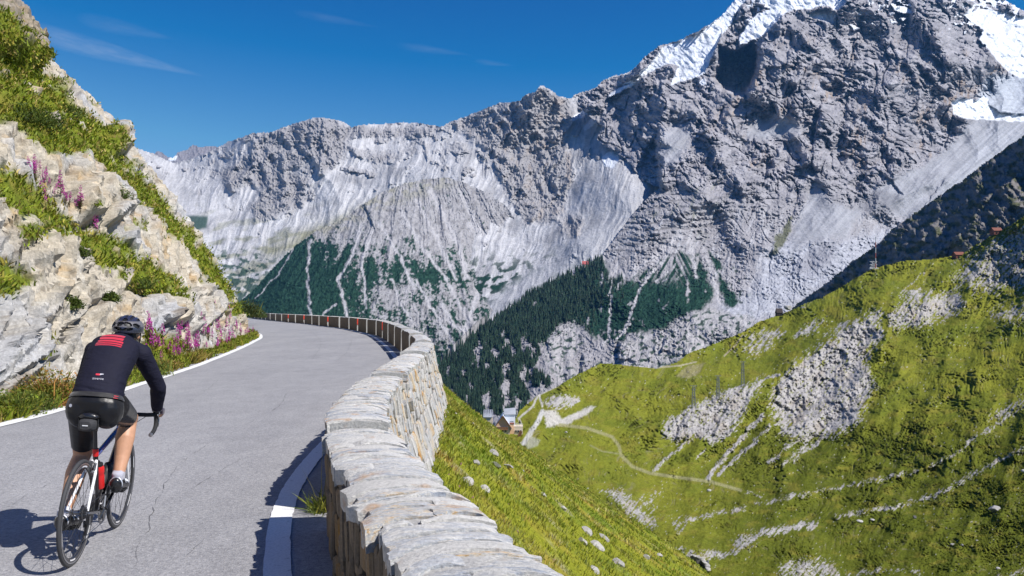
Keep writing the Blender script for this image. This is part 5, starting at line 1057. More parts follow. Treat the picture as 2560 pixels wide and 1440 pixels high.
# ---- low weeds along the foot of the bank
yy = np.concatenate([rng.uniform(11.5, 24, 1100), rng.uniform(24, 58, 1100)]); xx = cliff_base_x(yy) + rng.normal(0.0, 0.20, len(yy)) + 0.16; kk = 9
xx = np.minimum(xx, edge_x(yy) - 0.30)
root = np.repeat(np.stack([xx, yy, np.zeros_like(xx) + 0.0], 1), kk, 0) + rng.normal(size=(len(xx) * kk, 3)) * np.array([0.07, 0.10, 0.0])
upv = np.array([0.15, 0, 1.0]) + rng.normal(size=root.shape) * 0.25; upv /= np.linalg.norm(upv, axis=1, keepdims=True)
tall = np.repeat(0.12 + 0.30 * np.clip(fbm(yy / 1.4, yy * 0, 3, 431) + 0.4, 0, 1), kk)
orange = np.repeat(sstep(0.0, 0.4, fbm(yy / 2.2, yy * 0 + 3, 3, 432)), kk)
tcol = np.repeat(tint(len(xx), GREENS, [0.36, 0.26, 0.2, 0.12, 0.06], 0.2), kk, 0); tcol = tcol * (1 - 0.55 * orange[:, None]) + np.array([0.30, 0.165, 0.05]) * 0.55 * orange[:, None]
V, T, C = blades(root, upv, tall * rng.uniform(0.6, 1.3, len(root)), 0.016 + 0.0012 * root[:, 1], rng.uniform(0.1, 0.7, len(root)), tcol)
lc = root[::2] + np.array([0, 0, 1]) * (tall[::2] * rng.uniform(0.2, 0.9, len(root[::2])))[:, None]
P2 = leaf_quads(lc, rng.uniform(0.03, 0.07, len(lc)) + 0.0012 * lc[:, 1], tint(len(lc), GREENS[:3], None, 0.25))
V, T, C = join_parts([(V, T, C), P2]); o = mesh_np("verge_weeds", V, tris=T, mats=mat_grass, colors=C); tag(o, kind="stuff")
# ---- willowherb: pink spikes
def willowherb_proto(seed, h):
    r = np.random.default_rng(seed); parts = []; n = 34
    t = r.uniform(0.08, 0.62, n); ang = r.uniform(0, 6.28, n); L_ = h * 0.13 * (1.1 - t)
    root = np.stack([0.01 * np.cos(ang), 0.01 * np.sin(ang), t * h], 1); d = np.stack([np.cos(ang), np.sin(ang), r.uniform(0.2, 0.8, n)], 1); d /= np.linalg.norm(d, axis=1, keepdims=True); s = np.cross(d, [0, 0, 1.0]); s /= np.linalg.norm(s, axis=1, keepdims=True)
    Vv = np.stack([root, root + d * L_[:, None] * 0.5 + s * 0.016, root + d * L_[:, None], root + d * L_[:, None] * 0.5 - s * 0.016], 1).reshape(-1, 3); b = (np.arange(n) * 4)[:, None]
    parts.append((Vv, np.concatenate([b + np.array([[0, 1, 2]]), b + np.array([[0, 2, 3]])]), np.repeat(np.array([(0.075, 0.125, 0.025), (0.11, 0.13, 0.03), (0.16, 0.09, 0.04)])[r.integers(0, 3, n)], 4, 0)))
    st = MB().tube([(0, 0, -0.05), (0.01, 0, h * 0.5), (0.0, 0.01, h)], [0.010, 0.008, 0.004], n=4); sv = np.concatenate(st.v); stt = []
    for f in st.f:
        for k in range(1, len(f) - 1): stt.append((f[0], f[k], f[k + 1]))
    parts.append((sv, np.array(stt), np.repeat(np.array([[0.14, 0.08, 0.05]]), len(sv), 0)))
    m = 46; t = r.uniform(0.52, 1.0, m); ang = r.uniform(0, 6.28, m); rad = 0.055 * (1.12 - t) / 0.6 + 0.012
    c = np.stack([rad * np.cos(ang), rad * np.sin(ang), t * h], 1)
    fl = leaf_quads(c, 0.042 + 0.045 * (1.05 - t), np.array([(0.58, 0.07, 0.42), (0.68, 0.11, 0.52), (0.46, 0.05, 0.30)])[r.integers(0, 3, m)], 0.1, 0.85)
    return join_parts(parts), fl
wh = []
for k in range(4):
    g, fl = willowherb_proto(500 + k, 0.85 + 0.12 * k); og = mesh_np("leafy_stem", g[0], tris=g[1], mats=mat_leaf, colors=g[2]); of = mesh_np("flower_spike", fl[0], tris=fl[1], mats=mat_petal, colors=fl[2]); wh.append((og.data, of.data)); bpy.data.objects.remove(og); bpy.data.objects.remove(of)
def willowherb(p, k, sc, label, group):
    r = empty("willowherb", p, rng.uniform(0, 6.28)); r.scale = (sc * 1.25, sc * 1.25, sc); r.rotation_euler.x = rng.normal(0, 0.08); r.rotation_euler.y = rng.normal(0.05, 0.08); tag(r, label, "wildflower", group)
    link(bpy.data.objects.new("leafy_stem", wh[k][0]), r); tag(link(bpy.data.objects.new("flower_spike", wh[k][1]), r), kind="stuff")
whs = rng.uniform(0.42, 0.78, 120)
for k in range(120):
    y = float(rng.choice([rng.uniform(19.5, 25), rng.uniform(25, 34), rng.uniform(34, 49)], p=[0.24, 0.40, 0.36])); x = float(cliff_base_x(y)) + rng.uniform(-0.45, 0.12)
    z = float(np.interp(max(0, cliff_base_x(y) - x), hs[:, 0], hs[:, 1])) * 0.7
    willowherb((x, y, z), int(rng.integers(4)), float(whs[k]), "%s willowherb spike %s, %s" % (("tall pink", "medium pink", "short pink")[0 if (hh_ := whs[k]) > 0.67 else (1 if hh_ > 0.54 else 2)], "by the asphalt" if x - float(cliff_base_x(y)) > -0.1 else "against the rock", "near the cyclist's arm" if y < 25 else ("in the middle of the roadside row" if y < 34 else ("towards the bend" if y < 42 else "right at the bend"))), "willowherb along the foot of the cliff")
def cliff_pick(u, v, r, n):
    d = np.hypot(CUu - u, CVv - v).ravel(); c = np.nonzero((d < r) & vis.ravel())[0]
    return CP.reshape(-1, 3)[rng.choice(c, n)] if len(c) else np.zeros((0, 3))
for (u, v, r, n) in ((95, 455, 16, 8), (115, 480, 18, 8), (150, 500, 14, 4), (175, 515, 16, 6), (205, 530, 16, 7), (225, 560, 14, 6), (240, 590, 10, 3), (125, 520, 14, 3)):
    for p in cliff_pick(u, v, r, n): willowherb(tuple(p), int(rng.integers(4)), rng.uniform(0.35, 0.6), "small pink willowherb on the high grassy ledge, %s" % ("left end by the picture edge" if u < 110 else ("left of the middle" if u < 140 else ("in the middle of the patch" if u < 190 else "right end below the overhanging rock"))), "willowherb on the ledge of the cliff")
for (u, v, r, n) in ((490, 800, 18, 3), (530, 790, 14, 3), (575, 800, 14, 4)):
    for p in cliff_pick(u, v, r, n): willowherb(tuple(p), int(rng.integers(4)), rng.uniform(0.4, 0.7), "pale pink willowherb in a rock cleft, %s" % ("left of the bend" if u < 510 else ("midway to the bend" if u < 550 else "closest to the bend")), "willowherb in the rock near the bend")
# ---- single bushes
def bush(p, rx, rz, n, cols, label, cat="bush", group=None, name="bush", leaf=0.05):
    r = empty(name, tuple(p)); tag(r, label, cat, group); d = rng.normal(size=(n, 3)); d /= np.linalg.norm(d, axis=1, keepdims=True); d[:, 2] = np.abs(d[:, 2]); q = d * (rng.uniform(0.35, 1.0, (n, 1)) ** 0.5) * np.array([rx, rx, rz]); q = q * (1 + 0.25 * fbm3(q[:, 0] * 4 + p[0], q[:, 1] * 4, q[:, 2] * 4, 2, 3))[:, None]
    L1 = leaf_quads(q, rng.uniform(0.7, 1.3, n) * leaf, tint(n, cols, None, 0.25)); m = n // 3
    ang = rng.normal(size=(m, 3)) * 0.5 + np.array([0, 0, 1.0]); ang /= np.linalg.norm(ang, axis=1, keepdims=True)
    B = blades(rng.normal(size=(m, 3)) * np.array([rx, rx, 0]) * 0.35, ang, rng.uniform(0.6, 1.15, m) * rz * 1.1, np.full(m, leaf * 0.35), rng.uniform(0.2, 0.7, m), tint(m, cols, None, 0.25))
    V, T, C = join_parts([L1, B]); mesh_np("foliage", V, tris=T, mats=mat_leaf, colors=C, parent=r)
    st = MB()
    for k in range(4): a = k * 1.6; st.tube([(0, 0, -0.06), (rx * 0.25 * math.cos(a), rx * 0.25 * math.sin(a), rz * 0.45)], [0.012, 0.006], n=5)
    st.build("stem", mat_twig, r)
mat_twig = simple("twig", (0.12, 0.08, 0.05), 0.8)
YG = [(0.13, 0.17, 0.025), (0.17, 0.18, 0.03), (0.09, 0.13, 0.02)]; OR = [(0.34, 0.19, 0.05), (0.24, 0.20, 0.04), (0.15, 0.17, 0.03), (0.40, 0.20, 0.06)]
for (u, v, rx, rz, n, cs, lab) in ((140, 1012, 0.62, 0.62, 900, OR, "orange and green weedy bush at the cliff foot left of the cyclist"), (40, 1040, 0.5, 0.42, 600, YG, "yellow green weeds at the left edge of the picture beside the road"), (95, 1025, 0.4, 0.35, 450, YG, "low green weeds just left of the orange bush"), (380, 940, 0.6, 0.5, 500, YG, "green weeds at the cliff foot behind the cyclist's right arm"), (185, 1004, 0.35, 0.4, 350, OR, "smaller orange tinged weeds partly behind the cyclist's back")):
    y = F * CAMZ / (v - CV); bush((min((u - CU) / F * y, float(edge_x(y)) - 0.45), y, 0.0), rx, rz, n, cs, lab, leaf=0.06)
for (u, v, rx, rz, lab) in ((172, 775, 0.30, 0.32, "round grass clump alone on the pale rock above the cyclist's left shoulder"), (278, 752, 0.26, 0.26, "round grass clump on the pale rock above the helmet"), (200, 640, 0.3, 0.3, "green clump on the rock under the middle grass band"), (400, 745, 0.35, 0.35, "green clump under the dark overhang in the rock"), (350, 720, 0.5, 0.4, "wide grassy clump hanging over the dark overhang"), (455, 470, 0.5, 0.5, "dark green bush on the skyline of the bank"), (287, 505, 0.55, 0.45, "dark bush in the rocks right of the pink flowers"), (480, 600, 0.6, 0.45, "brownish green clump on the upper edge of the bank"), (60, 300, 0.7, 0.5, "dark leafy bush high on the bank at the left edge"), (110, 310, 0.7, 0.5, "dark leafy bush high on the bank beside a rock"), (170, 300, 0.6, 0.5, "straw coloured tussock on the upper bank")):
    for p in cliff_pick(u, v, 9, 1): bush(p, rx, rz, 420, [(0.075, 0.115, 0.018), (0.11, 0.14, 0.022), (0.055, 0.085, 0.015)], lab, "plant", None, "grass_clump", 0.07)
# far verge: bushes behind the rock nose
for (u, v, rx, rz, y, lab) in ((618, 780, 1.3, 1.2, 74, "dark green bush beyond the rock nose, left end"), (632, 786, 1.2, 0.9, 80, "dark green bush beyond the rock nose, behind the start of the parapet"), (645, 790, 1.0, 0.6, 88, "lowest dark green bush beyond the rock nose")):
    bush((px(u, v, y)[0], y, CAMZ + (CV - v) / F * y - rz * 0.2), rx, rz * 1.2, 300, [(0.05, 0.08, 0.02), (0.08, 0.09, 0.02)], lab, leaf=0.2)
# ================================================================ turf and stones on the slope below the wall
def slope_normal(s, t):
    e = 0.05; a = slope_pt(s + e, t) - slope_pt(s - e, t); b = slope_pt(s, t + e) - slope_pt(s, t - e); n = np.cross(b, a); n /= np.linalg.norm(n, axis=1, keepdims=True); return np.where(n[:, 2:3] < 0, -n, n)
nT = 42000
s_lo, s_hi = s_of_y(1.0), s_of_y(85)
s = s_lo + (s_hi - s_lo) * rng.uniform(0, 1, nT) ** 1.9; t = 0.02 + 32 * rng.uniform(0, 1, nT) ** 1.9
P = slope_pt(s, t); U_, V_ = proj(P); ok = (U_ > 1080) & (U_ < 1900) & (V_ < 1500) & (P[:, 1] > 2.2); s, t, P = s[ok], t[ok], P[ok]
bare = fbm(s / 1.1, t / 0.8, 4, 357) > 0.36; keep = ~bare | (rng.uniform(size=len(s)) < 0.15); s, t, P = s[keep], t[keep], P[keep]
Nn = slope_normal(s, t); kk = 9; n = len(s)
straw = sstep(-0.05, 0.4, fbm(s / 1.6, t / 1.6, 4, 355)); lush = sstep(0.0, 0.4, fbm(s / 2.3, t / 1.9, 4, 356))
root = np.repeat(P, kk, 0) + rng.normal(size=(n * kk, 3)) * np.array([0.07, 0.09, 0.0]) - np.repeat(Nn, kk, 0) * 0.03
root[:, 2] -= 0.74 * (root[:, 0] - np.repeat(P[:, 0], kk)) 
upv = np.repeat(Nn * 0.5 + np.array([0, 0, 0.8]), kk, 0) + rng.normal(size=root.shape) * 0.25; upv /= np.linalg.norm(upv, axis=1, keepdims=True)
base = tint(n, [(0.23, 0.26, 0.026), (0.29, 0.29, 0.036), (0.17, 0.22, 0.022)], None, 0.18)
base = base * (1 - 0.75 * straw[:, None]) + tint(n, [(0.46, 0.36, 0.10), (0.42, 0.38, 0.09), (0.48, 0.29, 0.09), (0.56, 0.48, 0.24)], None, 0.2) * 0.75 * straw[:, None]
base = base * (1 - 0.5 * lush[:, None]) + np.array([0.17, 0.27, 0.014]) * 0.5 * lush[:, None]
tcol = np.repeat(base, kk, 0) * (1 + 0.2 * rng.normal(size=(n * kk, 1))).clip(0.5, 1.6)
ln = np.repeat(rng.uniform(0.06, 0.15, n), kk) * rng.uniform(0.6, 1.25, n * kk)
V, T, C = blades(root, upv, ln, 0.006 + 0.0009 * root[:, 1], rng.uniform(0.15, 0.8, n * kk), tcol)
o = mesh_np("slope_grass", V, tris=T, mats=mat_grass, colors=C); tag(o, kind="stuff")
# leafy low growth close to the wall
m = 9000; s = rng.uniform(s_of_y(2.4), s_of_y(8.5), m * 2); t = 0.1 + rng.uniform(0, 1, m * 2) ** 1.3 * 3.2; g = fbm(s / 1.5, t / 1.2, 3, 361) > 0.0 + 0.12 * (t - 1.2); s, t = s[g][:m], t[g][:m]
P = slope_pt(s, t); P[:, 2] += rng.uniform(0.01, 0.22, len(s)); V, T, C = leaf_quads(P, rng.uniform(0.025, 0.05, len(P)), tint(len(P), [(0.15, 0.25, 0.014), (0.20, 0.29, 0.018), (0.10, 0.18, 0.012)], None, 0.22), 0.5, 0.7)
o = mesh_np("leafy_ground_cover", V, tris=T, mats=mat_leaf, colors=C); tag(o, kind="stuff")
# small pink clover heads
m = 90; s = rng.uniform(s_of_y(3), s_of_y(14), m); t = rng.uniform(0.3, 5, m); P = slope_pt(s, t); P[:, 2] += rng.uniform(0.16, 0.3, m); q = np.repeat(P, 7, 0) + rng.normal(size=(m * 7, 3)) * 0.008
V, T, C = leaf_quads(q, np.full(len(q), 0.016), tint(len(q), [(0.42, 0.12, 0.30), (0.50, 0.2, 0.38)], None, 0.15), 0.2, 0.8)
st = [blades(P - np.array([0, 0, 0.28]), np.repeat([[0, 0, 1.0]], m, 0), np.full(m, 0.29), np.full(m, 0.008), np.full(m, 0.03), np.repeat([[0.08, 0.12, 0.03]], m, 0)), (V, T, C)]
V, T, C = join_parts(st); o = mesh_np("clover_flowers", V, tris=T, mats=mat_petal, colors=C); tag(o, kind="stuff")
# pale stones lying in the grass, placed where the photograph has them
_U, _V = proj(Pg); _D = Pg[:, 1]
def slope_hit(u, v):
    d = np.hypot(_U - u, _V - v); c = np.nonzero((d < 16) & (_D > 1))[0]
    if len(c) == 0: return None
    return Pg[c[np.argmin(_D[c] + d[c] * 0.15)]]
mat_loose = stone_mat("loose_stone", [(0.1, (0.22, 0.21, 0.20)), (0.5, (0.38, 0.36, 0.33)), (0.9, (0.48, 0.46, 0.42))], rust=0.4)
def rock_proto(seed):
    bm = bmesh.new(); bmesh.ops.create_icosphere(bm, subdivisions=2, radius=0.55); r = np.random.default_rng(seed)
    for k in range(9):
        n = Vector(r.normal(size=3)).normalized(); bmesh.ops.bisect_plane(bm, geom=bm.verts[:] + bm.edges[:] + bm.faces[:], plane_co=n * r.uniform(0.28, 0.46), plane_no=n, clear_outer=True); bmesh.ops.holes_fill(bm, edges=[e_ for e_ in bm.edges if e_.is_boundary])
    bmesh.ops.triangulate(bm, faces=[f for f in bm.faces if len(f.verts) > 4]); me = bpy.data.meshes.new("stone"); bm.to_mesh(me); bm.free(); return me
loose = [rock_proto(450 + k) for k in range(5)]
for me in loose: me.materials.append(mat_loose)
for (u, v, w, h, lab) in ((1468, 1325, 46, 20, "long pale slab in the grass below the nearest block"), (1458, 1360, 34, 22, "pale slab just below the long one in the grass"), (1497, 1365, 62, 24, "largest cream slab lying on the lower grass slope"), (1515, 1340, 40, 12, "thin flat slab right of the largest cream slab"), (1620, 1392, 22, 16, "pale boulder low on the slope near the bottom right of the grass"), (1648, 1390, 20, 10, "small flat stone beside the low pale boulder"), (1545, 1410, 40, 18, "half buried slab near the bottom edge of the grass slope"), (1490, 1425, 40, 20, "stone at the bottom edge where the grass meets the picture edge"), (1413, 1272, 20, 16, "pale stone midway down the grass slope"), (1365, 1237, 22, 12, "small white stone in the middle of the grass slope"), (1187, 1160, 30, 18, "pale rock beside the foot of the wall's battered face"), (1165, 1205, 46, 22, "broken rock at the foot of the wall"), (1205, 1225, 44, 14, "flat grey rock under the wall foot"), (1240, 1165, 36, 14, "flat stone in the grass right of the wall"), (1265, 1170, 40, 12, "long flat stone in the grass right of the wall"), (1230, 1135, 34, 14, "upper flat stone in the grass right of the wall"), (1306, 1178, 14, 8, "small white stone halfway across the grass"), (1145, 1035, 8, 7, "little white stone near the top of the grass by the wall"), (1190, 1050, 8, 6, "little white stone on the skyline of the grass")):
    p = slope_hit(u, v)
    if p is None: continue
    sc = p[1] / F; o = bpy.data.objects.new("rock", loose[int(rng.integers(5))]); link(o); o.location = (p[0], p[1], p[2] + 0.03 + h * sc * 0.05); o.scale = (w * sc * 0.8, w * sc * rng.uniform(0.5, 0.9), h * sc * 0.75); o.rotation_euler = (rng.normal(0, 0.15), R(32) + rng.normal(0, 0.12), rng.uniform(-0.9, 0.9)); tag(o, lab, "rock", "pale stones on the grass slope")
# tuft of yellow green grass in the gap between the first two blocks
x, y, tx, ty = [float(k) for k in wall_frame(s_of_y(6.95))]
tu = empty("grass_tuft", (x - ty * 0.05, y + tx * 0.05, 0.0)); tag(tu, "yellow green grass tuft growing from the gap between the two nearest blocks", "grass tuft")
m = 110; upv = rng.normal(size=(m, 3)) * 0.38 + np.array([-0.35, -0.1, 1.0]); upv /= np.linalg.norm(upv, axis=1, keepdims=True)
V, T, C = blades(rng.normal(size=(m, 3)) * np.array([0.04, 0.05, 0.0]), upv, rng.uniform(0.09, 0.25, m), np.full(m, 0.010), rng.uniform(0.2, 0.9, m), tint(m, [(0.20, 0.22, 0.03), (0.26, 0.25, 0.04), (0.12, 0.16, 0.03)], None, 0.15)); mesh_np("blades", V, tris=T, mats=mat_grass, colors=C, parent=tu)
V, T, C = blades(np.zeros((3, 3)), np.array([[-0.05, 0, 1.0], [0.05, 0.1, 1.0], [-0.2, 0, 0.9]]), np.array([0.62, 0.5, 0.45]), np.full(3, 0.009), np.array([0.08, 0.12, 0.2]), np.repeat([[0.28, 0.26, 0.07]], 3, 0)); mesh_np("seed_stalks", V, tris=T, mats=mat_grass, colors=C, parent=tu)
# ================================================================ bicycle
BIKE_LOC, BIKE_YAW, BIKE_LEAN = (-2.895, 5.995, 0.0), R(9.3), R(4.5)
def bike_empty(name): o = empty(name, BIKE_LOC); o.rotation_euler = (0, BIKE_LEAN, BIKE_YAW); return o
m_black = simple("black_paint", (0.012, 0.012, 0.014), 0.28, coat=0.5); m_white = simple("white_paint", (0.75, 0.75, 0.76), 0.25, coat=0.5); m_blue = simple("blue_paint", (0.02, 0.075, 0.30), 0.25, coat=0.6)
m_rubber = simple("tyre_rubber", (0.045, 0.045, 0.048), 0.75); m_alloy = simple("brushed_alloy", (0.55, 0.55, 0.56), 0.32, metal=1.0); m_steel = simple("dark_steel", (0.25, 0.25, 0.26), 0.38, metal=1.0)
m_carbon = simple("carbon", (0.02, 0.02, 0.022), 0.35, coat=0.3); m_tape = simple("bar_tape", (0.016, 0.016, 0.017), 0.8, bump=0.4, scale=90); m_redp = simple("red_plastic", (0.62, 0.02, 0.02), 0.35); m_plast = simple("black_plastic", (0.015, 0.015, 0.016), 0.5); m_bag = simple("bag_cloth", (0.035, 0.035, 0.038), 0.8, bump=0.3, scale=60); m_gold = simple("brass", (0.5, 0.33, 0.1), 0.4, metal=1.0); m_lens = simple("red_lens", (0.5, 0.01, 0.01), 0.2)
bike = bike_empty("road_bicycle"); tag(bike, "black and white road bicycle with blue top tube ridden by the cyclist", "bicycle")
RW, RF = np.array([0, -0.49, 0.338]), np.array([0, 0.495, 0.338]); BB = np.array([0, -0.08, 0.272]); ST = np.array([0, -0.203, 0.675]); HT, HB = np.array([0, 0.325, 0.80]), np.array([0, 0.362, 0.655])
def torus(mb, c, Rr, prof, n=72):
    """ring about the x axis; prof = list of (radial offset, sideways offset)"""
    k = len(prof); vs = []
    for i in range(n):
        a = 2 * math.pi * i / n
        for dr, dx in prof: vs.append((c[0] + dx, c[1] + (Rr + dr) * math.cos(a), c[2] + (Rr + dr) * math.sin(a)))
    fs = [(i * k + j, i * k + (j + 1) % k, ((i + 1) % n) * k + (j + 1) % k, ((i + 1) % n) * k + j) for i in range(n) for j in range(k)]
    return mb.add(vs, fs)
def wheel(c, label, rear):
    w = torus(MB(), c, 0.31, [(0.006, -0.010), (0.006, 0.010), (-0.004, 0.0115), (-0.024, 0.008), (-0.03, 0.0), (-0.024, -0.008), (-0.004, -0.0115)]).build("wheel", m_carbon, bike, smooth=True, auto=40); tag(w, label)
    ty = torus(MB(), c, 0.3255, [(0.0135 * math.cos(a), 0.0125 * math.sin(a)) for a in np.linspace(0, 2 * math.pi, 10)[:-1]]).build("tyre", m_rubber, w, smooth=True)
    bt = MB()
    for sgn in (-1, 1): torus(bt, np.array([sgn * 0.0112, 0, 0]) + c, 0.3115, [(-0.004, -0.0008), (-0.004, 0.0008), (0.004, 0.0008), (0.004, -0.0008)])
    bt.build("brake_track", m_alloy, w)
    dec = MB()
    for sgn in (-1, 1):
        for k in range(6):
            a0 = k * math.pi / 3 + 0.2; aa = np.linspace(a0, a0 + 0.34, 6); vs = []
            for a in aa:
                for rr in (0.289, 0.298): vs.append((c[0] + sgn * (0.0115 if rr > 0.29 else 0.0102), c[1] + rr * math.cos(a), c[2] + rr * math.sin(a)))
            dec.add(vs, [(2 * i, 2 * i + 1, 2 * i + 3, 2 * i + 2) for i in range(5)])
    tag(dec.build("rim_decals", m_white, w), kind="stuff")
    hub = MB().lathe([(0.0, -0.045), (0.012, -0.045), (0.022, -0.032), (0.022, -0.027), (0.013, -0.022), (0.013, 0.022), (0.022, 0.027), (0.022, 0.032), (0.012, 0.045), (0.0, 0.045)], c, 'x', 14).build("hub", m_steel, w, smooth=True, auto=35)
    sp = MB(); n = 24 if rear else 20
    for k in range(n):
        a = 2 * math.pi * k / n; s = (1 if k % 2 else -1); b = a + (0.35 if (k // 2) % 2 else -0.35)
        sp.tube([c + np.array([s * 0.029, 0.021 * math.cos(b), 0.021 * math.sin(b)]), c + np.array([0, 0.283 * math.cos(a), 0.283 * math.sin(a)])], 0.0013, n=4, cap=False)
    tag(sp.build("spokes", m_plast, w), kind="stuff"); return w
wheel(RW, "rear wheel with black deep rim", True); wheel(RF, "front wheel with white lettering patches on the rim", False)
fr = MB(); fr.tube([BB, HB + np.array([0, -0.01, 0.02])], [0.024, 0.026], 12).tube([BB + np.array([0, 0, 0.0]), ST], [0.019, 0.017], 12).tube([HB, HT], [0.023, 0.021], 12).lathe([(0.0, -0.036), (0.022, -0.036), (0.022, 0.036), (0.0, 0.036)], BB, 'x', 14)
frame = fr.build("frame", m_black, bike, smooth=True, auto=40)
MB().tube([ST + np.array([0, 0.008, -0.02]), HT + np.array([0, -0.012, -0.035])], [0.016, 0.021], 12).build("top_tube", m_blue, bike, smooth=True, auto=40)
ss_ = MB()
for s in (-1, 1): ss_.tube([ST + np.array([s * 0.016, -0.012, -0.06]), ST + np.array([s * 0.036, -0.095, -0.12]), RW + np.array([s * 0.062, 0.0, 0.012])], [0.009, 0.0085, 0.0075], 9)
for k_, s in enumerate((-1, 1)):
    MB().tube([ST + np.array([s * 0.012, -0.012, -0.05]), ST + np.array([s * 0.036, -0.095, -0.12]), RW + np.array([s * 0.062, 0.0, 0.012])], [0.010, 0.0095, 0.008], 9).build("seat_stay", m_white, bike, smooth=True, auto=40)
    MB().tube([BB + np.array([s * 0.028, -0.02, -0.005]), BB + np.array([s * 0.05, -0.14, 0.01]), RW + np.array([s * 0.062, 0, 0])], [0.012, 0.011, 0.009], 9).build("chain_stay", m_black, bike, smooth=True, auto=40)
    MB().tube([HB + np.array([s * 0.022, 0.012, -0.02]), HB + np.array([s * 0.045, 0.05, -0.1]), RF + np.array([s * 0.05, -0.01, 0.03]), RF + np.array([s * 0.05, 0, 0])], [0.013, 0.0125, 0.009, 0.008], 9).build("fork_blade", m_white, bike, smooth=True, auto=40)
sp_top = np.array([0, -0.283, 0.915])
MB().tube([ST + np.array([0, 0.004, -0.02]), ST + np.array([0, -0.008, 0.03])], 0.0195, 12).build("seat_clamp", m_redp, bike, smooth=True, auto=40)
post = MB().tube([ST, sp_top], 0.0137, 12).build("seat_post", m_carbon, bike, smooth=True, auto=40)
# saddle: a shaped pad
def saddle():
    L_ = np.linspace(0, 1, 14); hw = np.interp(L_, [0, 0.06, 0.2, 0.42, 0.6, 0.8, 1.0], [0.045, 0.064, 0.068, 0.042, 0.024, 0.019, 0.008]); zz = np.interp(L_, [0, 0.1, 0.45, 0.9, 1], [0.972, 0.972, 0.958, 0.960, 0.950]); V = []; n = 12
    for k in range(14):
        y = -0.435 + 0.275 * L_[k]
        for j in range(n):
            a = 2 * math.pi * j / n; V.append((hw[k] * math.cos(a), y, zz[k] - 0.018 + (0.018 if math.sin(a) > 0 else 0.022) * math.sin(a) - 0.010 * abs(math.cos(a)) ** 2))
    fs = [(k * n + j, k * n + (j + 1) % n, (k + 1) * n + (j + 1) % n, (k + 1) * n + j) for k in range(13) for j in range(n)] + [tuple(range(n))[::-1], tuple(13 * n + j for j in range(n))]
    s = MB().add(V, fs).build("saddle", m_black, bike, smooth=True); r = MB()
    for sg in (-1, 1): r.tube([(sg * 0.022, -0.40, 0.945), (sg * 0.022, -0.36, 0.925), (sg * 0.021, -0.24, 0.925), (sg * 0.012, -0.18, 0.945)], 0.0035, 6)
    r.build("rails", m_steel, s, smooth=True); MB().box((0, -0.283, 0.922), (0.05, 0.05, 0.014)).build("clamp", m_steel, s, bevel=0.003)
saddle()
# bars, stem, hoods, levers
MB().tube([HT + np.array([0, -0.005, 0.0]), HT + np.array([0, -0.012, 0.045])], 0.018, 12).build("spacer", m_plast, bike, smooth=True, auto=40)
MB().tube([HT + np.array([0, -0.012, 0.03]), (0, 0.40, 0.866)], [0.018, 0.016], 12).build("stem", m_black, bike, smooth=True, auto=40)
def bar_pts(s): return [(0, 0.40, 0.866), (s * 0.10, 0.40, 0.866), (s * 0.165, 0.405, 0.866), (s * 0.198, 0.43, 0.866), (s * 0.207, 0.47, 0.862), (s * 0.210, 0.498, 0.842), (s * 0.213, 0.503, 0.805), (s * 0.215, 0.488, 0.772), (s * 0.216, 0.45, 0.748), (s * 0.217, 0.40, 0.736), (s * 0.218, 0.345, 0.728)]
bars = MB().tube(bar_pts(-1)[::-1][:-1] + bar_pts(1), 0.0125, 10).build("handlebar", m_alloy, bike, smooth=True, auto=40)
for s in (-1, 1):
    MB().tube(bar_pts(s)[1:], 0.0155, 10).build("bar_tape", m_tape, bars, smooth=True, auto=40)
    MB().lathe([(0.0, -0.004), (0.0165, -0.003), (0.0165, 0.003), (0.0, 0.004)], bar_pts(s)[-1], 'y', 12).build("end_plug", m_alloy, bars, smooth=True, auto=40)
    h = MB().tube([(s * 0.207, 0.455, 0.868), (s * 0.211, 0.50, 0.878), (s * 0.213, 0.535, 0.892), (s * 0.213, 0.55, 0.915), (s * 0.213, 0.553, 0.93)], [0.017, 0.018, 0.0165, 0.0145, 0.008], 10).build("brake_hood", m_plast, bike, smooth=True)
    MB().tube([(s * 0.213, 0.548, 0.895), (s * 0.216, 0.562, 0.85), (s * 0.220, 0.555, 0.80), (s * 0.222, 0.535, 0.765)], [0.008, 0.008, 0.007, 0.006], 8, sy=0.6).build("brake_lever", m_steel, bike, smooth=True)
cb = MB()
for s in (-1, 1): cb.tube([(s * 0.2, 0.52, 0.87), (s * 0.12, 0.57, 0.83), (0.0, 0.52, 0.74), (0, 0.42, 0.66)], 0.0025, 5)
tag(cb.build("brake_cables", m_plast, bike, smooth=True), kind="stuff")
for c, f in ((ST + np.array([0, -0.085, -0.055]), -1), (HB + np.array([0, 0.04, -0.01]), 1)):
    b = MB(); b.box(c, (0.03, 0.022, 0.03))
    for s in (-1, 1): b.tube([c + np.array([s * 0.008, 0, 0.012]), c + np.array([s * 0.03, 0, 0.0]), c + np.array([s * 0.026, 0, -0.045])], [0.008, 0.009, 0.007], 7).box(c + np.array([s * 0.02, 0, -0.05]), (0.01, 0.05, 0.012))
    b.build("brake_caliper", m_alloy, bike, smooth=True, auto=35)
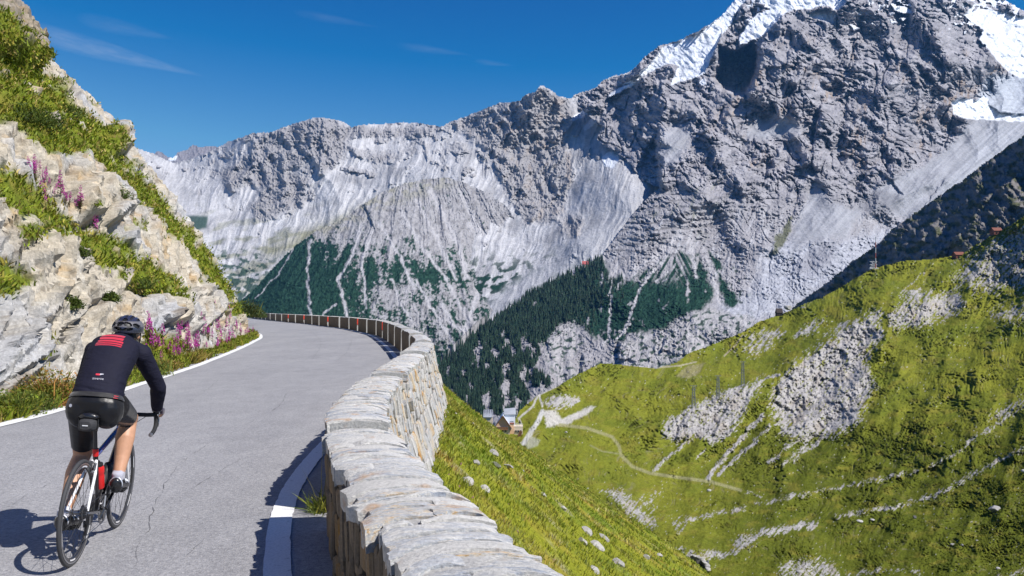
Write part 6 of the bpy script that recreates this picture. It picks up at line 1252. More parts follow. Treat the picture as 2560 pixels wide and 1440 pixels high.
# drive train
rg = MB()
for Rr in (0.100, 0.078):
    n = 48; vs = []
    for i in range(n):
        a = 2 * math.pi * i / n; ro = Rr + (0.003 if i % 2 else -0.002)
        for x_, r_ in ((0.040, ro), (0.043, ro), (0.043, Rr - 0.016), (0.040, Rr - 0.016)): vs.append((x_ + (0 if Rr > 0.09 else -0.008), BB[1] + r_ * math.cos(a), BB[2] + r_ * math.sin(a)))
    rg.add(vs, [(i * 4 + j, i * 4 + (j + 1) % 4, ((i + 1) % n) * 4 + (j + 1) % 4, ((i + 1) % n) * 4 + j) for i in range(n) for j in range(4)])
for k in range(5): a = k * 2 * math.pi / 5; rg.tube([BB + np.array([0.046, 0, 0]), BB + np.array([0.044, 0.088 * math.cos(a), 0.088 * math.sin(a)])], [0.012, 0.008], 6)
tag(rg.build("chainrings", m_steel, bike, smooth=True, auto=30), kind="stuff")
PA = R(36); PED = {1: BB + np.array([0.0, 0.1725 * math.cos(PA), 0.1725 * math.sin(PA)]), -1: BB - np.array([0.0, 0.1725 * math.cos(PA), 0.1725 * math.sin(PA)])}
for s in (1, -1):
    p = PED[s]; MB().tube([BB + np.array([s * 0.058, 0, 0]), p + np.array([s * 0.068, 0, 0])], [0.014, 0.010], 10).build("crank", m_black, bike, smooth=True, auto=40)
    pe = MB().tube([p + np.array([s * 0.068, 0, 0]), p + np.array([s * 0.14, 0, 0])], 0.007, 8).box(p + np.array([s * 0.112, 0, 0]), (0.058, 0.08, 0.016)).build("pedal", m_plast, bike, bevel=0.003)
cs = MB()
for k, r_ in enumerate(np.linspace(0.052, 0.026, 9)):
    n = 28; vs = []; x0 = 0.028 + k * 0.0043
    for i in range(n):
        a = 2 * math.pi * i / n; ro = r_ + (0.002 if i % 2 else -0.0025)
        for x_, rr in ((x0, ro), (x0 + 0.0018, ro), (x0 + 0.0018, 0.016), (x0, 0.016)): vs.append((RW[0] + x_, RW[1] + rr * math.cos(a), RW[2] + rr * math.sin(a)))
    cs.add(vs, [(i * 4 + j, i * 4 + (j + 1) % 4, ((i + 1) % n) * 4 + (j + 1) % 4, ((i + 1) % n) * 4 + j) for i in range(n) for j in range(4)])
tag(cs.build("cassette", m_steel, bike), kind="stuff")
dr = MB().box(RW + np.array([0.068, 0.01, -0.045]), (0.022, 0.03, 0.05)).tube([RW + np.array([0.06, 0.015, -0.06]), RW + np.array([0.05, 0.03, -0.15])], [0.011, 0.010], 7).lathe([(0, -0.004), (0.022, -0.004), (0.022, 0.004), (0, 0.004)], RW + np.array([0.048, 0.012, -0.075]), 'x', 14).lathe([(0, -0.004), (0.024, -0.004), (0.024, 0.004), (0, 0.004)], RW + np.array([0.046, 0.03, -0.148]), 'x', 14)
dr.build("rear_derailleur", m_black, bike, smooth=True, auto=35)
ch = MB(); a = np.linspace(-math.pi / 2, math.pi / 2, 10); pts = [(0.044, RW[1] - 0.0, RW[2] + 0.045)] + [(0.042, BB[1] + 0.1 * math.cos(t), BB[2] + 0.1 * math.sin(t)) for t in a[::-1]] + [(0.046, RW[1] + 0.04, RW[2] - 0.165), (0.046, RW[1] + 0.02, RW[2] - 0.15), (0.048, RW[1] + 0.034, RW[2] - 0.085), (0.046, RW[1] - 0.02, RW[2] - 0.05)] + [(0.044, RW[1] + 0.045 * math.cos(t), RW[2] + 0.045 * math.sin(t)) for t in np.linspace(-2.2, -4.4, 8)]
ch.tube(pts, 0.0035, 4, closed=True); ch.build("chain", m_steel, bike)
MB().tube([RW + np.array([-0.075, 0, 0]), RW + np.array([0.078, 0, 0])], 0.006, 8).tube([RW + np.array([-0.074, 0, 0]), RW + np.array([-0.078, 0.05, 0.015])], [0.005, 0.004], 6).build("skewer", m_alloy, bike, smooth=True, auto=40)
# bottle cage stays with the bike, the bottle and the bag are things of their own
dt = (HB - BB) / np.linalg.norm(HB - BB); up = np.array([0, -dt[2], dt[1]]); bc = BB + dt * 0.24 + up * 0.062
cg = MB()
for s in (-1, 1): cg.tube([bc - dt * 0.07 - up * 0.036 + np.array([s * 0.012, 0, 0]), bc - dt * 0.07 + np.array([s * 0.042, 0, 0]), bc + dt * 0.03 + np.array([s * 0.042, 0, 0]) + up * 0.02, bc + dt * 0.03 - up * 0.036 + np.array([s * 0.012, 0, 0])], 0.003, 6)
cg.build("bottle_cage", m_plast, bike, smooth=True)
Mx = np.array([[1, 0, 0], [0, up[1], dt[1]], [0, up[2], dt[2]]])
bo = bike_empty("water_bottle"); tag(bo, "black water bottle in the cage on the bicycle's down tube", "bottle")
MB().lathe([(0.0, -0.09), (0.034, -0.09), (0.036, -0.08), (0.036, 0.0), (0.033, 0.012), (0.036, 0.025), (0.036, 0.06), (0.028, 0.078)], bc, 'z', 18, Mx).build("body", m_plast, bo, smooth=True, auto=50)
MB().lathe([(0.029, 0.076), (0.029, 0.092), (0.012, 0.096), (0.010, 0.112), (0.0, 0.114)], bc, 'z', 16, Mx).build("cap", m_plast, bo, smooth=True, auto=40)
bc2 = BB + (ST - BB) / np.linalg.norm(ST - BB) * 0.22; sd = (ST - BB) / np.linalg.norm(ST - BB); up2 = np.array([0, sd[2], -sd[1]]); Mx2 = np.array([[1, 0, 0], [0, up2[1], sd[1]], [0, up2[2], sd[2]]])
b2 = bike_empty("water_bottle"); tag(b2, "red water bottle with a black cap, against the bicycle's seat tube", "bottle")
MB().lathe([(0.0, -0.09), (0.034, -0.09), (0.036, -0.08), (0.036, 0.0), (0.033, 0.012), (0.036, 0.025), (0.036, 0.06), (0.028, 0.078)], bc2 + up2 * 0.058, 'z', 18, Mx2).build("body", m_redp, b2, smooth=True, auto=50)
MB().lathe([(0.029, 0.076), (0.029, 0.092), (0.012, 0.096), (0.010, 0.112), (0.0, 0.114)], bc2 + up2 * 0.058, 'z', 16, Mx2).build("cap", m_plast, b2, smooth=True, auto=40)
sb = bike_empty("saddle_bag"); tag(sb, "small black zipped bag strapped under the bicycle saddle", "bag")
V = []; n = 14; prof = [(0.0, 0.6), (0.03, 0.95), (0.1, 1.0), (0.14, 0.85), (0.165, 0.5)]
for dy, sc in prof:
    for j in range(n):
        a = 2 * math.pi * j / n; ca, sa = math.cos(a), math.sin(a); V.append((0.056 * sc * np.sign(ca) * abs(ca) ** 0.6, -0.475 + dy, 0.895 - dy * 0.05 + 0.043 * sc * np.sign(sa) * abs(sa) ** 0.6))
fs = [(k * n + j, k * n + (j + 1) % n, (k + 1) * n + (j + 1) % n, (k + 1) * n + j) for k in range(len(prof) - 1) for j in range(n)] + [tuple(range(n))[::-1], tuple((len(prof) - 1) * n + j for j in range(n))]
MB().add(V, fs).build("bag_body", m_bag, sb, smooth=True, auto=50)
MB().tube([(-0.058, -0.41, 0.93), (-0.058, -0.41, 0.855), (0.058, -0.41, 0.855), (0.058, -0.41, 0.93)], 0.005, 6).build("strap", m_plast, sb)
MB().box((0.0, -0.477, 0.895), (0.034, 0.004, 0.006)).build("logo_patch", m_white, sb)
# ================================================================ cyclist
def loft(mb, cs, rx, ry, n=18, xax=(1, 0, 0), sup=2.0):
    cs = [np.asarray(c, float) for c in cs]; xa = np.asarray(xax, float); rings = []
    for i in range(len(cs)):
        t = cs[min(i + 1, len(cs) - 1)] - cs[max(i - 1, 0)]; t /= np.linalg.norm(t); x = xa - t * np.dot(xa, t); x /= np.linalg.norm(x); y = np.cross(t, x)
        a = np.arange(n) / n * 2 * math.pi; ca, sa = np.cos(a), np.sin(a); e = 2.0 / sup
        rings.append(cs[i] + rx[i] * (np.sign(ca) * np.abs(ca) ** e)[:, None] * x + ry[i] * (np.sign(sa) * np.abs(sa) ** e)[:, None] * y)
    fs = [(k * n + j, k * n + (j + 1) % n, (k + 1) * n + (j + 1) % n, (k + 1) * n + j) for k in range(len(cs) - 1) for j in range(n)] + [tuple(range(n))[::-1], tuple((len(cs) - 1) * n + j for j in range(n))]
    return mb.add(np.concatenate(rings), fs)
def ball(mb, c, r, n=14):
    c = np.asarray(c, float); r = np.broadcast_to(np.asarray(r, float), (3,)); V = []; m = 9
    for i in range(m + 1):
        th = math.pi * i / m
        for j in range(n): a = 2 * math.pi * j / n; V.append(c + r * np.array([math.sin(th) * math.cos(a), math.sin(th) * math.sin(a), math.cos(th)]))
    return mb.add(V, [(i * n + j, (i + 1) * n + j, (i + 1) * n + (j + 1) % n, i * n + (j + 1) % n) for i in range(m) for j in range(n)])
def remeshed(mb, voxel, smooth_it=6):
    me = bpy.data.meshes.new("tmp"); me.from_pydata([tuple(p) for p in np.concatenate(mb.v)], [], mb.f); o = bpy.data.objects.new("tmp", me); col.objects.link(o)
    bm = bmesh.new(); bm.from_mesh(me); bmesh.ops.remove_doubles(bm, verts=bm.verts, dist=1e-5); bmesh.ops.recalc_face_normals(bm, faces=bm.faces); bm.to_mesh(me); bm.free()
    r = o.modifiers.new("r", 'REMESH'); r.mode = 'VOXEL'; r.voxel_size = voxel
    s = o.modifiers.new("s", 'SMOOTH'); s.factor = 0.5; s.iterations = smooth_it
    dg = bpy.context.evaluated_depsgraph_get(); dg.update(); out = bpy.data.meshes.new_from_object(o.evaluated_get(dg)); bpy.data.objects.remove(o); bpy.data.meshes.remove(me); return out
def limb(mb, a, b, ra, rm, rb, bulge=0.35, off=(0, 0, 0), n=14):
    a, b, off = np.asarray(a, float), np.asarray(b, float), np.asarray(off, float); t = np.array([0, 0.15, bulge, 0.65, 0.88, 1.0]); r = np.interp(t, [0, bulge, 1], [ra, rm, rb]); pts = [a + (b - a) * k + off * math.sin(math.pi * min(k / max(bulge * 2, 1e-3), 1)) for k in t]
    return mb.tube(pts, list(r), n)
J = dict(hipR=(0.092, -0.225, 0.985), hipL=(-0.092, -0.225, 0.985), kneeR=(0.100, 0.185, 0.865), kneeL=(-0.150, 0.03, 0.620), ankR=(0.108, -0.02, 0.475), ankL=(-0.135, -0.315, 0.275), shR=(0.165, 0.115, 1.335), shL=(-0.150, 0.115, 1.335), elR=(0.262, 0.265, 1.095), elL=(-0.255, 0.265, 1.095), wrR=(0.228, 0.425, 0.918), wrL=(-0.228, 0.425, 0.918))
J = {k: np.array(v) for k, v in J.items()}
SP = [np.array(p) for p in ((0, -0.295, 0.935), (0, -0.285, 1.0), (0, -0.245, 1.085), (0, -0.165, 1.195), (0.004, -0.065, 1.295), (0.008, 0.035, 1.372), (0.01, 0.11, 1.405))]
RX = [0.122, 0.157, 0.144, 0.140, 0.152, 0.154, 0.098]; RY = [0.095, 0.130, 0.118, 0.110, 0.115, 0.10, 0.062]
def feet(mb, grow=0.0):
    for s, an, p in ((1, J["ankR"], PED[1]), (-1, J["ankL"], PED[-1])):
        ball_ = p + np.array([s * 0.112, 0.01, 0.034]); heel = an + np.array([0, -0.035, -0.065]); toe = ball_ + (ball_ - heel) * 0.42
        loft(mb, [heel + np.array([0, -0.012, 0.012]), heel + np.array([0, 0.005, 0.018]), lerp(heel, ball_, 0.5) + np.array([0, 0, 0.02]), ball_ + np.array([0, 0, 0.006]), toe, toe + (toe - ball_) * 0.15], [0.022 + grow, 0.033 + grow, 0.036 + grow, 0.045 + grow, 0.036 + grow, 0.012], [0.03 + grow, 0.04 + grow, 0.045 + grow, 0.030 + grow, 0.022 + grow, 0.01], 14)
        mb.tube([an + np.array([0, -0.01, 0.04]), an + np.array([0, -0.005, -0.045])], [0.036 + grow, 0.036 + grow], 12)
def hands(mb):
    for s in (1, -1):
        wr = J["wrR"] * np.array([s, 1, 1]); mb.tube([wr, (s * 0.227, 0.455, 0.914)], [0.027, 0.03], 12); ball(mb, (s * 0.224, 0.476, 0.906), (0.034, 0.046, 0.020))
        for k, (y0, ln) in enumerate(((0.520, 0.95), (0.503, 1.05), (0.486, 1.0), (0.470, 0.85))):
            b = [(s * 0.238, y0 - 0.02, 0.908), (s * (0.238 + 0.016), y0 + 0.004, 0.898), (s * (0.2545), y0 + 0.012, 0.898 - 0.026 * ln), (s * 0.246, y0 + 0.014, 0.898 - 0.046 * ln), (s * 0.232, y0 + 0.012, 0.898 - 0.056 * ln)]
            mb.tube(b, [0.0105, 0.0105, 0.0095, 0.009, 0.0075], 8)
        mb.tube([(s * 0.208, 0.462, 0.908), (s * 0.190, 0.488, 0.899), (s * 0.186, 0.515, 0.886), (s * 0.190, 0.535, 0.874)], [0.014, 0.012, 0.0105, 0.008], 8)
HC = np.array([0.020, 0.262, 1.480])
def body_mb():
    mb = MB(); loft(mb, SP, RX, RY, 24, sup=2.3)
    for s in (1, -1):
        S = "R" if s > 0 else "L"; ball(mb, (s * 0.080, -0.295, 0.980), (0.095, 0.105, 0.122)); limb(mb, J["hip" + S] + np.array([0, 0.0, 0.01]), J["knee" + S], 0.100, 0.092, 0.062, 0.25)
        ball(mb, J["knee" + S], 0.060); cb_ = np.array([0, -0.022, 0]); limb(mb, J["knee" + S], J["ank" + S], 0.056, 0.066, 0.036, 0.32, cb_)
        ball(mb, J["sh" + S], (0.060, 0.062, 0.062)); limb(mb, J["sh" + S], J["el" + S], 0.056, 0.054, 0.043, 0.3); ball(mb, J["el" + S], 0.044); limb(mb, J["el" + S], J["wr" + S], 0.045, 0.046, 0.029, 0.25)
        mb.tube([SP[5] + np.array([s * 0.03, 0.02, 0.02]), J["sh" + S]], [0.066, 0.058], 12)
    mb.tube([SP[5] + np.array([0, 0.03, -0.01]), (0.008, 0.175, 1.425), HC + np.array([0, -0.03, -0.04])], [0.075, 0.060, 0.056], 14)
    # head: skull, jaw, nose, ears
    ball(mb, HC, (0.076, 0.096, 0.098), 18); ball(mb, HC + np.array([0, 0.035, -0.06]), (0.055, 0.062, 0.062)); mb.tube([HC + np.array([0, 0.088, 0.0]), HC + np.array([0, 0.115, -0.035])], [0.010, 0.015], 8); ball(mb, HC + np.array([0, 0.09, -0.078]), (0.028, 0.016, 0.012))
    for s in (1, -1): ball(mb, HC + np.array([s * 0.079, -0.008, -0.022]), (0.010, 0.020, 0.030)); ball(mb, HC + np.array([s * 0.032, 0.086, -0.002]), (0.016, 0.012, 0.010))
    feet(mb); hands(mb); return mb
body_me = remeshed(body_mb(), 0.0078, 5)
def labels(co):
    """nearest body segment and position along it for every vertex"""
    segs = [("torso", SP[k], SP[k + 1], max(RX[k], RX[k + 1]) * 0.9) for k in range(1, 6)] + [("pelvis", SP[0], SP[1], 0.16)]
    for S in "RL": segs += [("thigh" + S, J["hip" + S], J["knee" + S], 0.095), ("shank" + S, J["knee" + S], J["ank" + S], 0.058), ("uarm" + S, J["sh" + S], J["el" + S], 0.056), ("farm" + S, J["el" + S], J["wr" + S], 0.044), ("hand" + S, J["wr" + S], J["wr" + S] + np.array([0, 0.11, -0.02]), 0.045)]
    for S, s in (("R", 1), ("L", -1)): segs.append(("foot" + S, J["ank" + S] + np.array([0, -0.04, -0.06]), PED[s] + np.array([s * 0.11, 0.06, 0.03]), 0.045))
    segs += [("neck", SP[5] + np.array([0, 0.05, 0.02]), HC + np.array([0, -0.03, -0.06]), 0.062), ("head", HC, HC + np.array([0, 0.02, 0.0]), 0.10)]
    best = np.full(len(co), 9e9); bi = np.zeros(len(co), int); bt = np.zeros(len(co))
    for i, (nm, a, b, r) in enumerate(segs):
        d = b - a; t = np.clip(((co - a) @ d) / (d @ d), 0, 1); dd = np.linalg.norm(co - a - t[:, None] * d, axis=1) / r; m = dd < best; best = np.where(m, dd, best); bi = np.where(m, i, bi); bt = np.where(m, t, bt)
    return np.array([s[0] for s in segs])[bi], bt
m_skin = simple("skin", (0.50, 0.27, 0.165), 0.5, vary=0.10, scale=18, spec=0.4); m_hair = simple("hair", (0.05, 0.035, 0.025), 0.7)
def cloth_mat(name, c, c2=None, rough=0.55, sheen=0.3, bump=0.35, scale=26):
    m, nt, b = new_mat(name); N, L = nt.nodes.new, nt.links.new; b.inputs["Base Color"].default_value = (*c, 1); b.inputs["Roughness"].default_value = rough; b.inputs["Sheen Weight"].default_value = sheen; b.inputs["Specular IOR Level"].default_value = 0.25
    tc = N("ShaderNodeTexCoord"); mp = N("ShaderNodeMapping"); mp.inputs["Scale"].default_value = (0.5, 1.0, 1.6); L(tc.outputs["Object"], mp.inputs["Vector"]); nz = N("ShaderNodeTexNoise"); nz.inputs["Scale"].default_value = scale * 0.6; nz.inputs["Detail"].default_value = 4; nz.inputs["Distortion"].default_value = 0.6; L(mp.outputs[0], nz.inputs["Vector"])
    bp = N("ShaderNodeBump"); bp.inputs["Strength"].default_value = bump; bp.inputs["Distance"].default_value = 0.02; L(nz.outputs["Fac"], bp.inputs["Height"]); L(bp.outputs[0], b.inputs["Normal"]); return m
m_jersey = cloth_mat("navy_jersey", (0.0085, 0.0085, 0.021), rough=0.8, sheen=0.0, bump=0.55); m_jred = cloth_mat("red_jersey_bands", (0.50, 0.018, 0.042)); m_jhem = cloth_mat("grey_hem", (0.020, 0.019, 0.020), rough=0.6); m_short = cloth_mat("black_shorts", (0.009, 0.009, 0.011), rough=0.36, sheen=0.1, bump=0.15); m_shortm = cloth_mat("matt_side_panel", (0.006, 0.006, 0.008), rough=0.8, sheen=0.1); m_glove = cloth_mat("glove", (0.035, 0.025, 0.045), rough=0.7); m_sock = cloth_mat("sock", (0.40, 0.40, 0.46), rough=0.9); m_shoe = simple("black_shoe", (0.014, 0.014, 0.016), 0.3, coat=0.4); m_shoe2 = simple("silver_shoe_trim", (0.55, 0.57, 0.62), 0.35, metal=0.4)
rider = bpy.data.objects.new("person", body_me); link(rider); rider.location = BIKE_LOC; rider.rotation_euler = (0, BIKE_LEAN, BIKE_YAW)
body_me.materials.append(m_skin); body_me.polygons.foreach_set("use_smooth", np.ones(len(body_me.polygons), bool))
tag(rider, "cyclist seen from behind in black jersey with red shoulder bands and black shorts, riding uphill", "person")
bco = np.zeros(len(body_me.vertices) * 3, np.float32); body_me.vertices.foreach_get("co", bco); bco = bco.reshape(-1, 3).astype(float)
sp_dir = (SP[5] - SP[2]) / np.linalg.norm(SP[5] - SP[2])
def garment(name, keep, off, cuts, mats, matfn=None, wob=None, thick=0):
    """a copy of the body surface pushed outward, trimmed by planes (point, normal, label filter)"""
    bm = bmesh.new(); bm.from_mesh(body_me); bm.verts.ensure_lookup_table(); lab, tt = labels(np.array([v.co for v in bm.verts])); kp = keep(lab, tt, np.array([v.co for v in bm.verts]))
    bmesh.ops.delete(bm, geom=[v for v, k in zip(bm.verts, kp) if not k], context='VERTS'); bm.normal_update()
    for v in bm.verts:
        o = off; 
        if wob is not None: o = off + wob(v.co)
        v.co = v.co + v.normal * o
    for p, nrm, lf in cuts:
        p, nrm = np.asarray(p, float), np.asarray(nrm, float); 
        if lf is None: g = bm.verts[:] + bm.edges[:] + bm.faces[:]; bmesh.ops.bisect_plane(bm, geom=g, plane_co=Vector(p), plane_no=Vector(nrm), clear_inner=True)
        else:
            bm.verts.ensure_lookup_table(); co = np.array([v.co for v in bm.verts]); l2, _ = labels(co); sel = np.isin(l2, lf)
            for v, s_ in zip(bm.verts, sel): v.tag = bool(s_)
            fs = [f for f in bm.faces if all(v.tag for v in f.verts)]; es = list({e for f in fs for e in f.edges}); vs = list({v for f in fs for v in f.verts})
            bmesh.ops.bisect_plane(bm, geom=vs + es + fs, plane_co=Vector(p), plane_no=Vector(nrm), clear_inner=True)
    if matfn is not None: matfn(bm)
    ret = bmesh.ops.solidify(bm, geom=bm.faces[:], thickness=-thick) if thick else None
    bmesh.ops.recalc_face_normals(bm, faces=bm.faces[:]) if thick else None
    me = bpy.data.meshes.new(name); bm.to_mesh(me); bm.free()
    for m in mats: me.materials.append(m)
    me.polygons.foreach_set("use_smooth", np.ones(len(me.polygons), bool)); o = link(bpy.data.objects.new(name, me), rider); return o
hem_p = np.array([0, -0.262, 1.035]); hem_n = np.array([0, 0.30, 0.95]) / np.linalg.norm([0, 0.30, 0.95])
bands = [(0.012, 0.048), (0.058, 0.084), (0.093, 0.113), (0.122, 0.136), (0.145, 0.155)]        # distance down the back from the collar
top_w = np.array([0, 0.105, 1.415])
def jersey_mats(bm):
    d = -sp_dir
    for a, b in bands:
        for w in (a, b):
            g = bm.verts[:] + bm.edges[:] + bm.faces[:]; bmesh.ops.bisect_plane(bm, geom=g, plane_co=Vector(top_w + d * (w + 0.02)), plane_no=Vector(sp_dir))
    for s in (-1, 1):
        g = bm.verts[:] + bm.edges[:] + bm.faces[:]; bmesh.ops.bisect_plane(bm, geom=g, plane_co=Vector((s * 0.085, 0.03, 1.38)), plane_no=Vector((s, 0.10, 0.16)))
    g = bm.verts[:] + bm.edges[:] + bm.faces[:]; bmesh.ops.bisect_plane(bm, geom=g, plane_co=Vector(hem_p + hem_n * 0.032), plane_no=Vector(hem_n))
    for f in bm.faces:
        c = np.array(f.calc_center_median()); w = float((c - top_w) @ d) - 0.02; k = 0
        if abs(c[0]) < 0.085 - 0.10 * (c[1] - 0.03) * 0 - 0.16 * (c[2] - 1.38) * 0.9 + 0.002 and f.normal.dot(Vector((0, -0.6, 0.8))) > 0.1 and abs(c[0]) < 0.12:
            for a, b in bands:
                if a <= w <= b: k = 1
        if float((c - hem_p) @ hem_n) < 0.032 and c[1] < 0.0: k = 2
        f.material_index = k
def jersey_wob(co):
    s = float((np.array(co) - hem_p) @ hem_n); low = max(0.0, 1 - s / 0.16)
    w = float(pn(np.array([co.x * 7 + s * 10]), np.array([s * 34 + co.x * 5]), 601)[0])
    return 0.009 * low * w + 0.003 * low + 0.002 * float(pn(np.array([co.x * 14]), np.array([co.z * 18 + co.y * 9]), 602)[0])
jersey = garment("jersey", lambda l, t, c: np.isin(l, ["torso", "pelvis", "uarmR", "uarmL", "farmR", "farmL", "neck", "handR", "handL"]) & ~((np.isin(l, ["handR", "handL"])) & (t > 0.2)) & ~((l == "neck") & (t > 0.6)) , 0.011,
                 [(hem_p, hem_n, ["torso", "pelvis", "thighR", "thighL"]), (J["wrR"] - np.array([0, 0.008, -0.004]), -(J["wrR"] - J["elR"]), ["farmR", "handR"]), (J["wrL"] - np.array([0, 0.008, -0.004]), -(J["wrL"] - J["elL"]), ["farmL", "handL"]), (np.array([0, 0.125, 1.445]), np.array([0, -0.55, -0.83]), ["neck"])], [m_jersey, m_jred, m_jhem], jersey_mats, jersey_wob)
def short_mats(bm):
    for f in bm.faces:
        c = np.array(f.calc_center_median()); f.material_index = 1 if (c[0] > 0.125 + 0.10 * (c[1] + 0.25) and c[1] > -0.36) else 0
shorts = garment("shorts", lambda l, t, c: ((np.isin(l, ["pelvis", "thighR", "thighL"]) & ~((c[:, 0] > 0) & (c[:, 1] > 0.03) & (c[:, 2] < 0.815))) | ((l == "torso") & (c[:, 2] < 1.16))), 0.006,
                 [(lerp(J["hipR"], J["kneeR"], 0.80), J["hipR"] - J["kneeR"], ["thighR", "shankR"]), (lerp(J["hipL"], J["kneeL"], 0.80), J["hipL"] - J["kneeL"], ["thighL", "shankL"])], [m_short, m_shortm], short_mats)
for S in "RL":
    s = 1 if S == "R" else -1
    garment("glove", lambda l, t, c: (l == "hand" + S) & (c[:, 2] > 0.868), 0.004, [], [m_glove], thick=0)
    garment("sock", lambda l, t, c: ((l == "shank" + S) & (t > 0.90)) | ((l == "foot" + S) & (c[:, 2] > J["ank" + S][2] - 0.05)), 0.003, [], [m_sock], thick=0)
shoe_mb = {1: MB(), -1: MB()}
for s, S in ((1, "R"), (-1, "L")):
    an, p = J["ank" + S], PED[s]; bl = p + np.array([s * 0.112, 0.01, 0.034]); heel = an + np.array([0, -0.035, -0.065]); toe = bl + (bl - heel) * 0.42; mb = MB()
    loft(mb, [heel + np.array([0, -0.022, 0.018]), heel + np.array([0, -0.008, 0.022]), lerp(heel, bl, 0.3) + np.array([0, 0, 0.030]), lerp(heel, bl, 0.6) + np.array([0, 0, 0.022]), bl + np.array([0, 0, 0.006]), toe, toe + (toe - bl) * 0.16], [0.028, 0.043, 0.044, 0.046, 0.054, 0.044, 0.016], [0.040, 0.054, 0.052, 0.046, 0.037, 0.028, 0.012], 16)
    sh = mb.build("shoe", m_shoe, rider, smooth=True, auto=60); d = (bl - heel); 
    tr = MB()
    for k, f in enumerate((0.12, 0.55, 0.85)):
        q = lerp(heel, bl, f) + np.array([0, 0, 0.026 - 0.016 * f]); hw = (0.042, 0.046, 0.053)[k]; ry = (0.052, 0.047, 0.04)[k]; a = np.linspace(0.25 if k else -0.2, math.pi - (0.25 if k else -0.2), 9); tr.tube([q + np.array([hw * math.cos(t), 0.02 * (k == 0) * -1, ry * math.sin(t)]) for t in a], 0.006, 6)
    tag(tr.build("strap", m_shoe2, sh, smooth=True), kind="stuff")
    loft(MB(), [heel + np.array([0, -0.01, -0.02]), lerp(heel, bl, 0.5) + np.array([0, 0, -0.018]), bl + np.array([0, 0, -0.026]), toe + np.array([0, 0, -0.018])], [0.03, 0.032, 0.044, 0.03], [0.010, 0.009, 0.009, 0.008], 12).build("sole", m_plast, sh, smooth=True, auto=50)
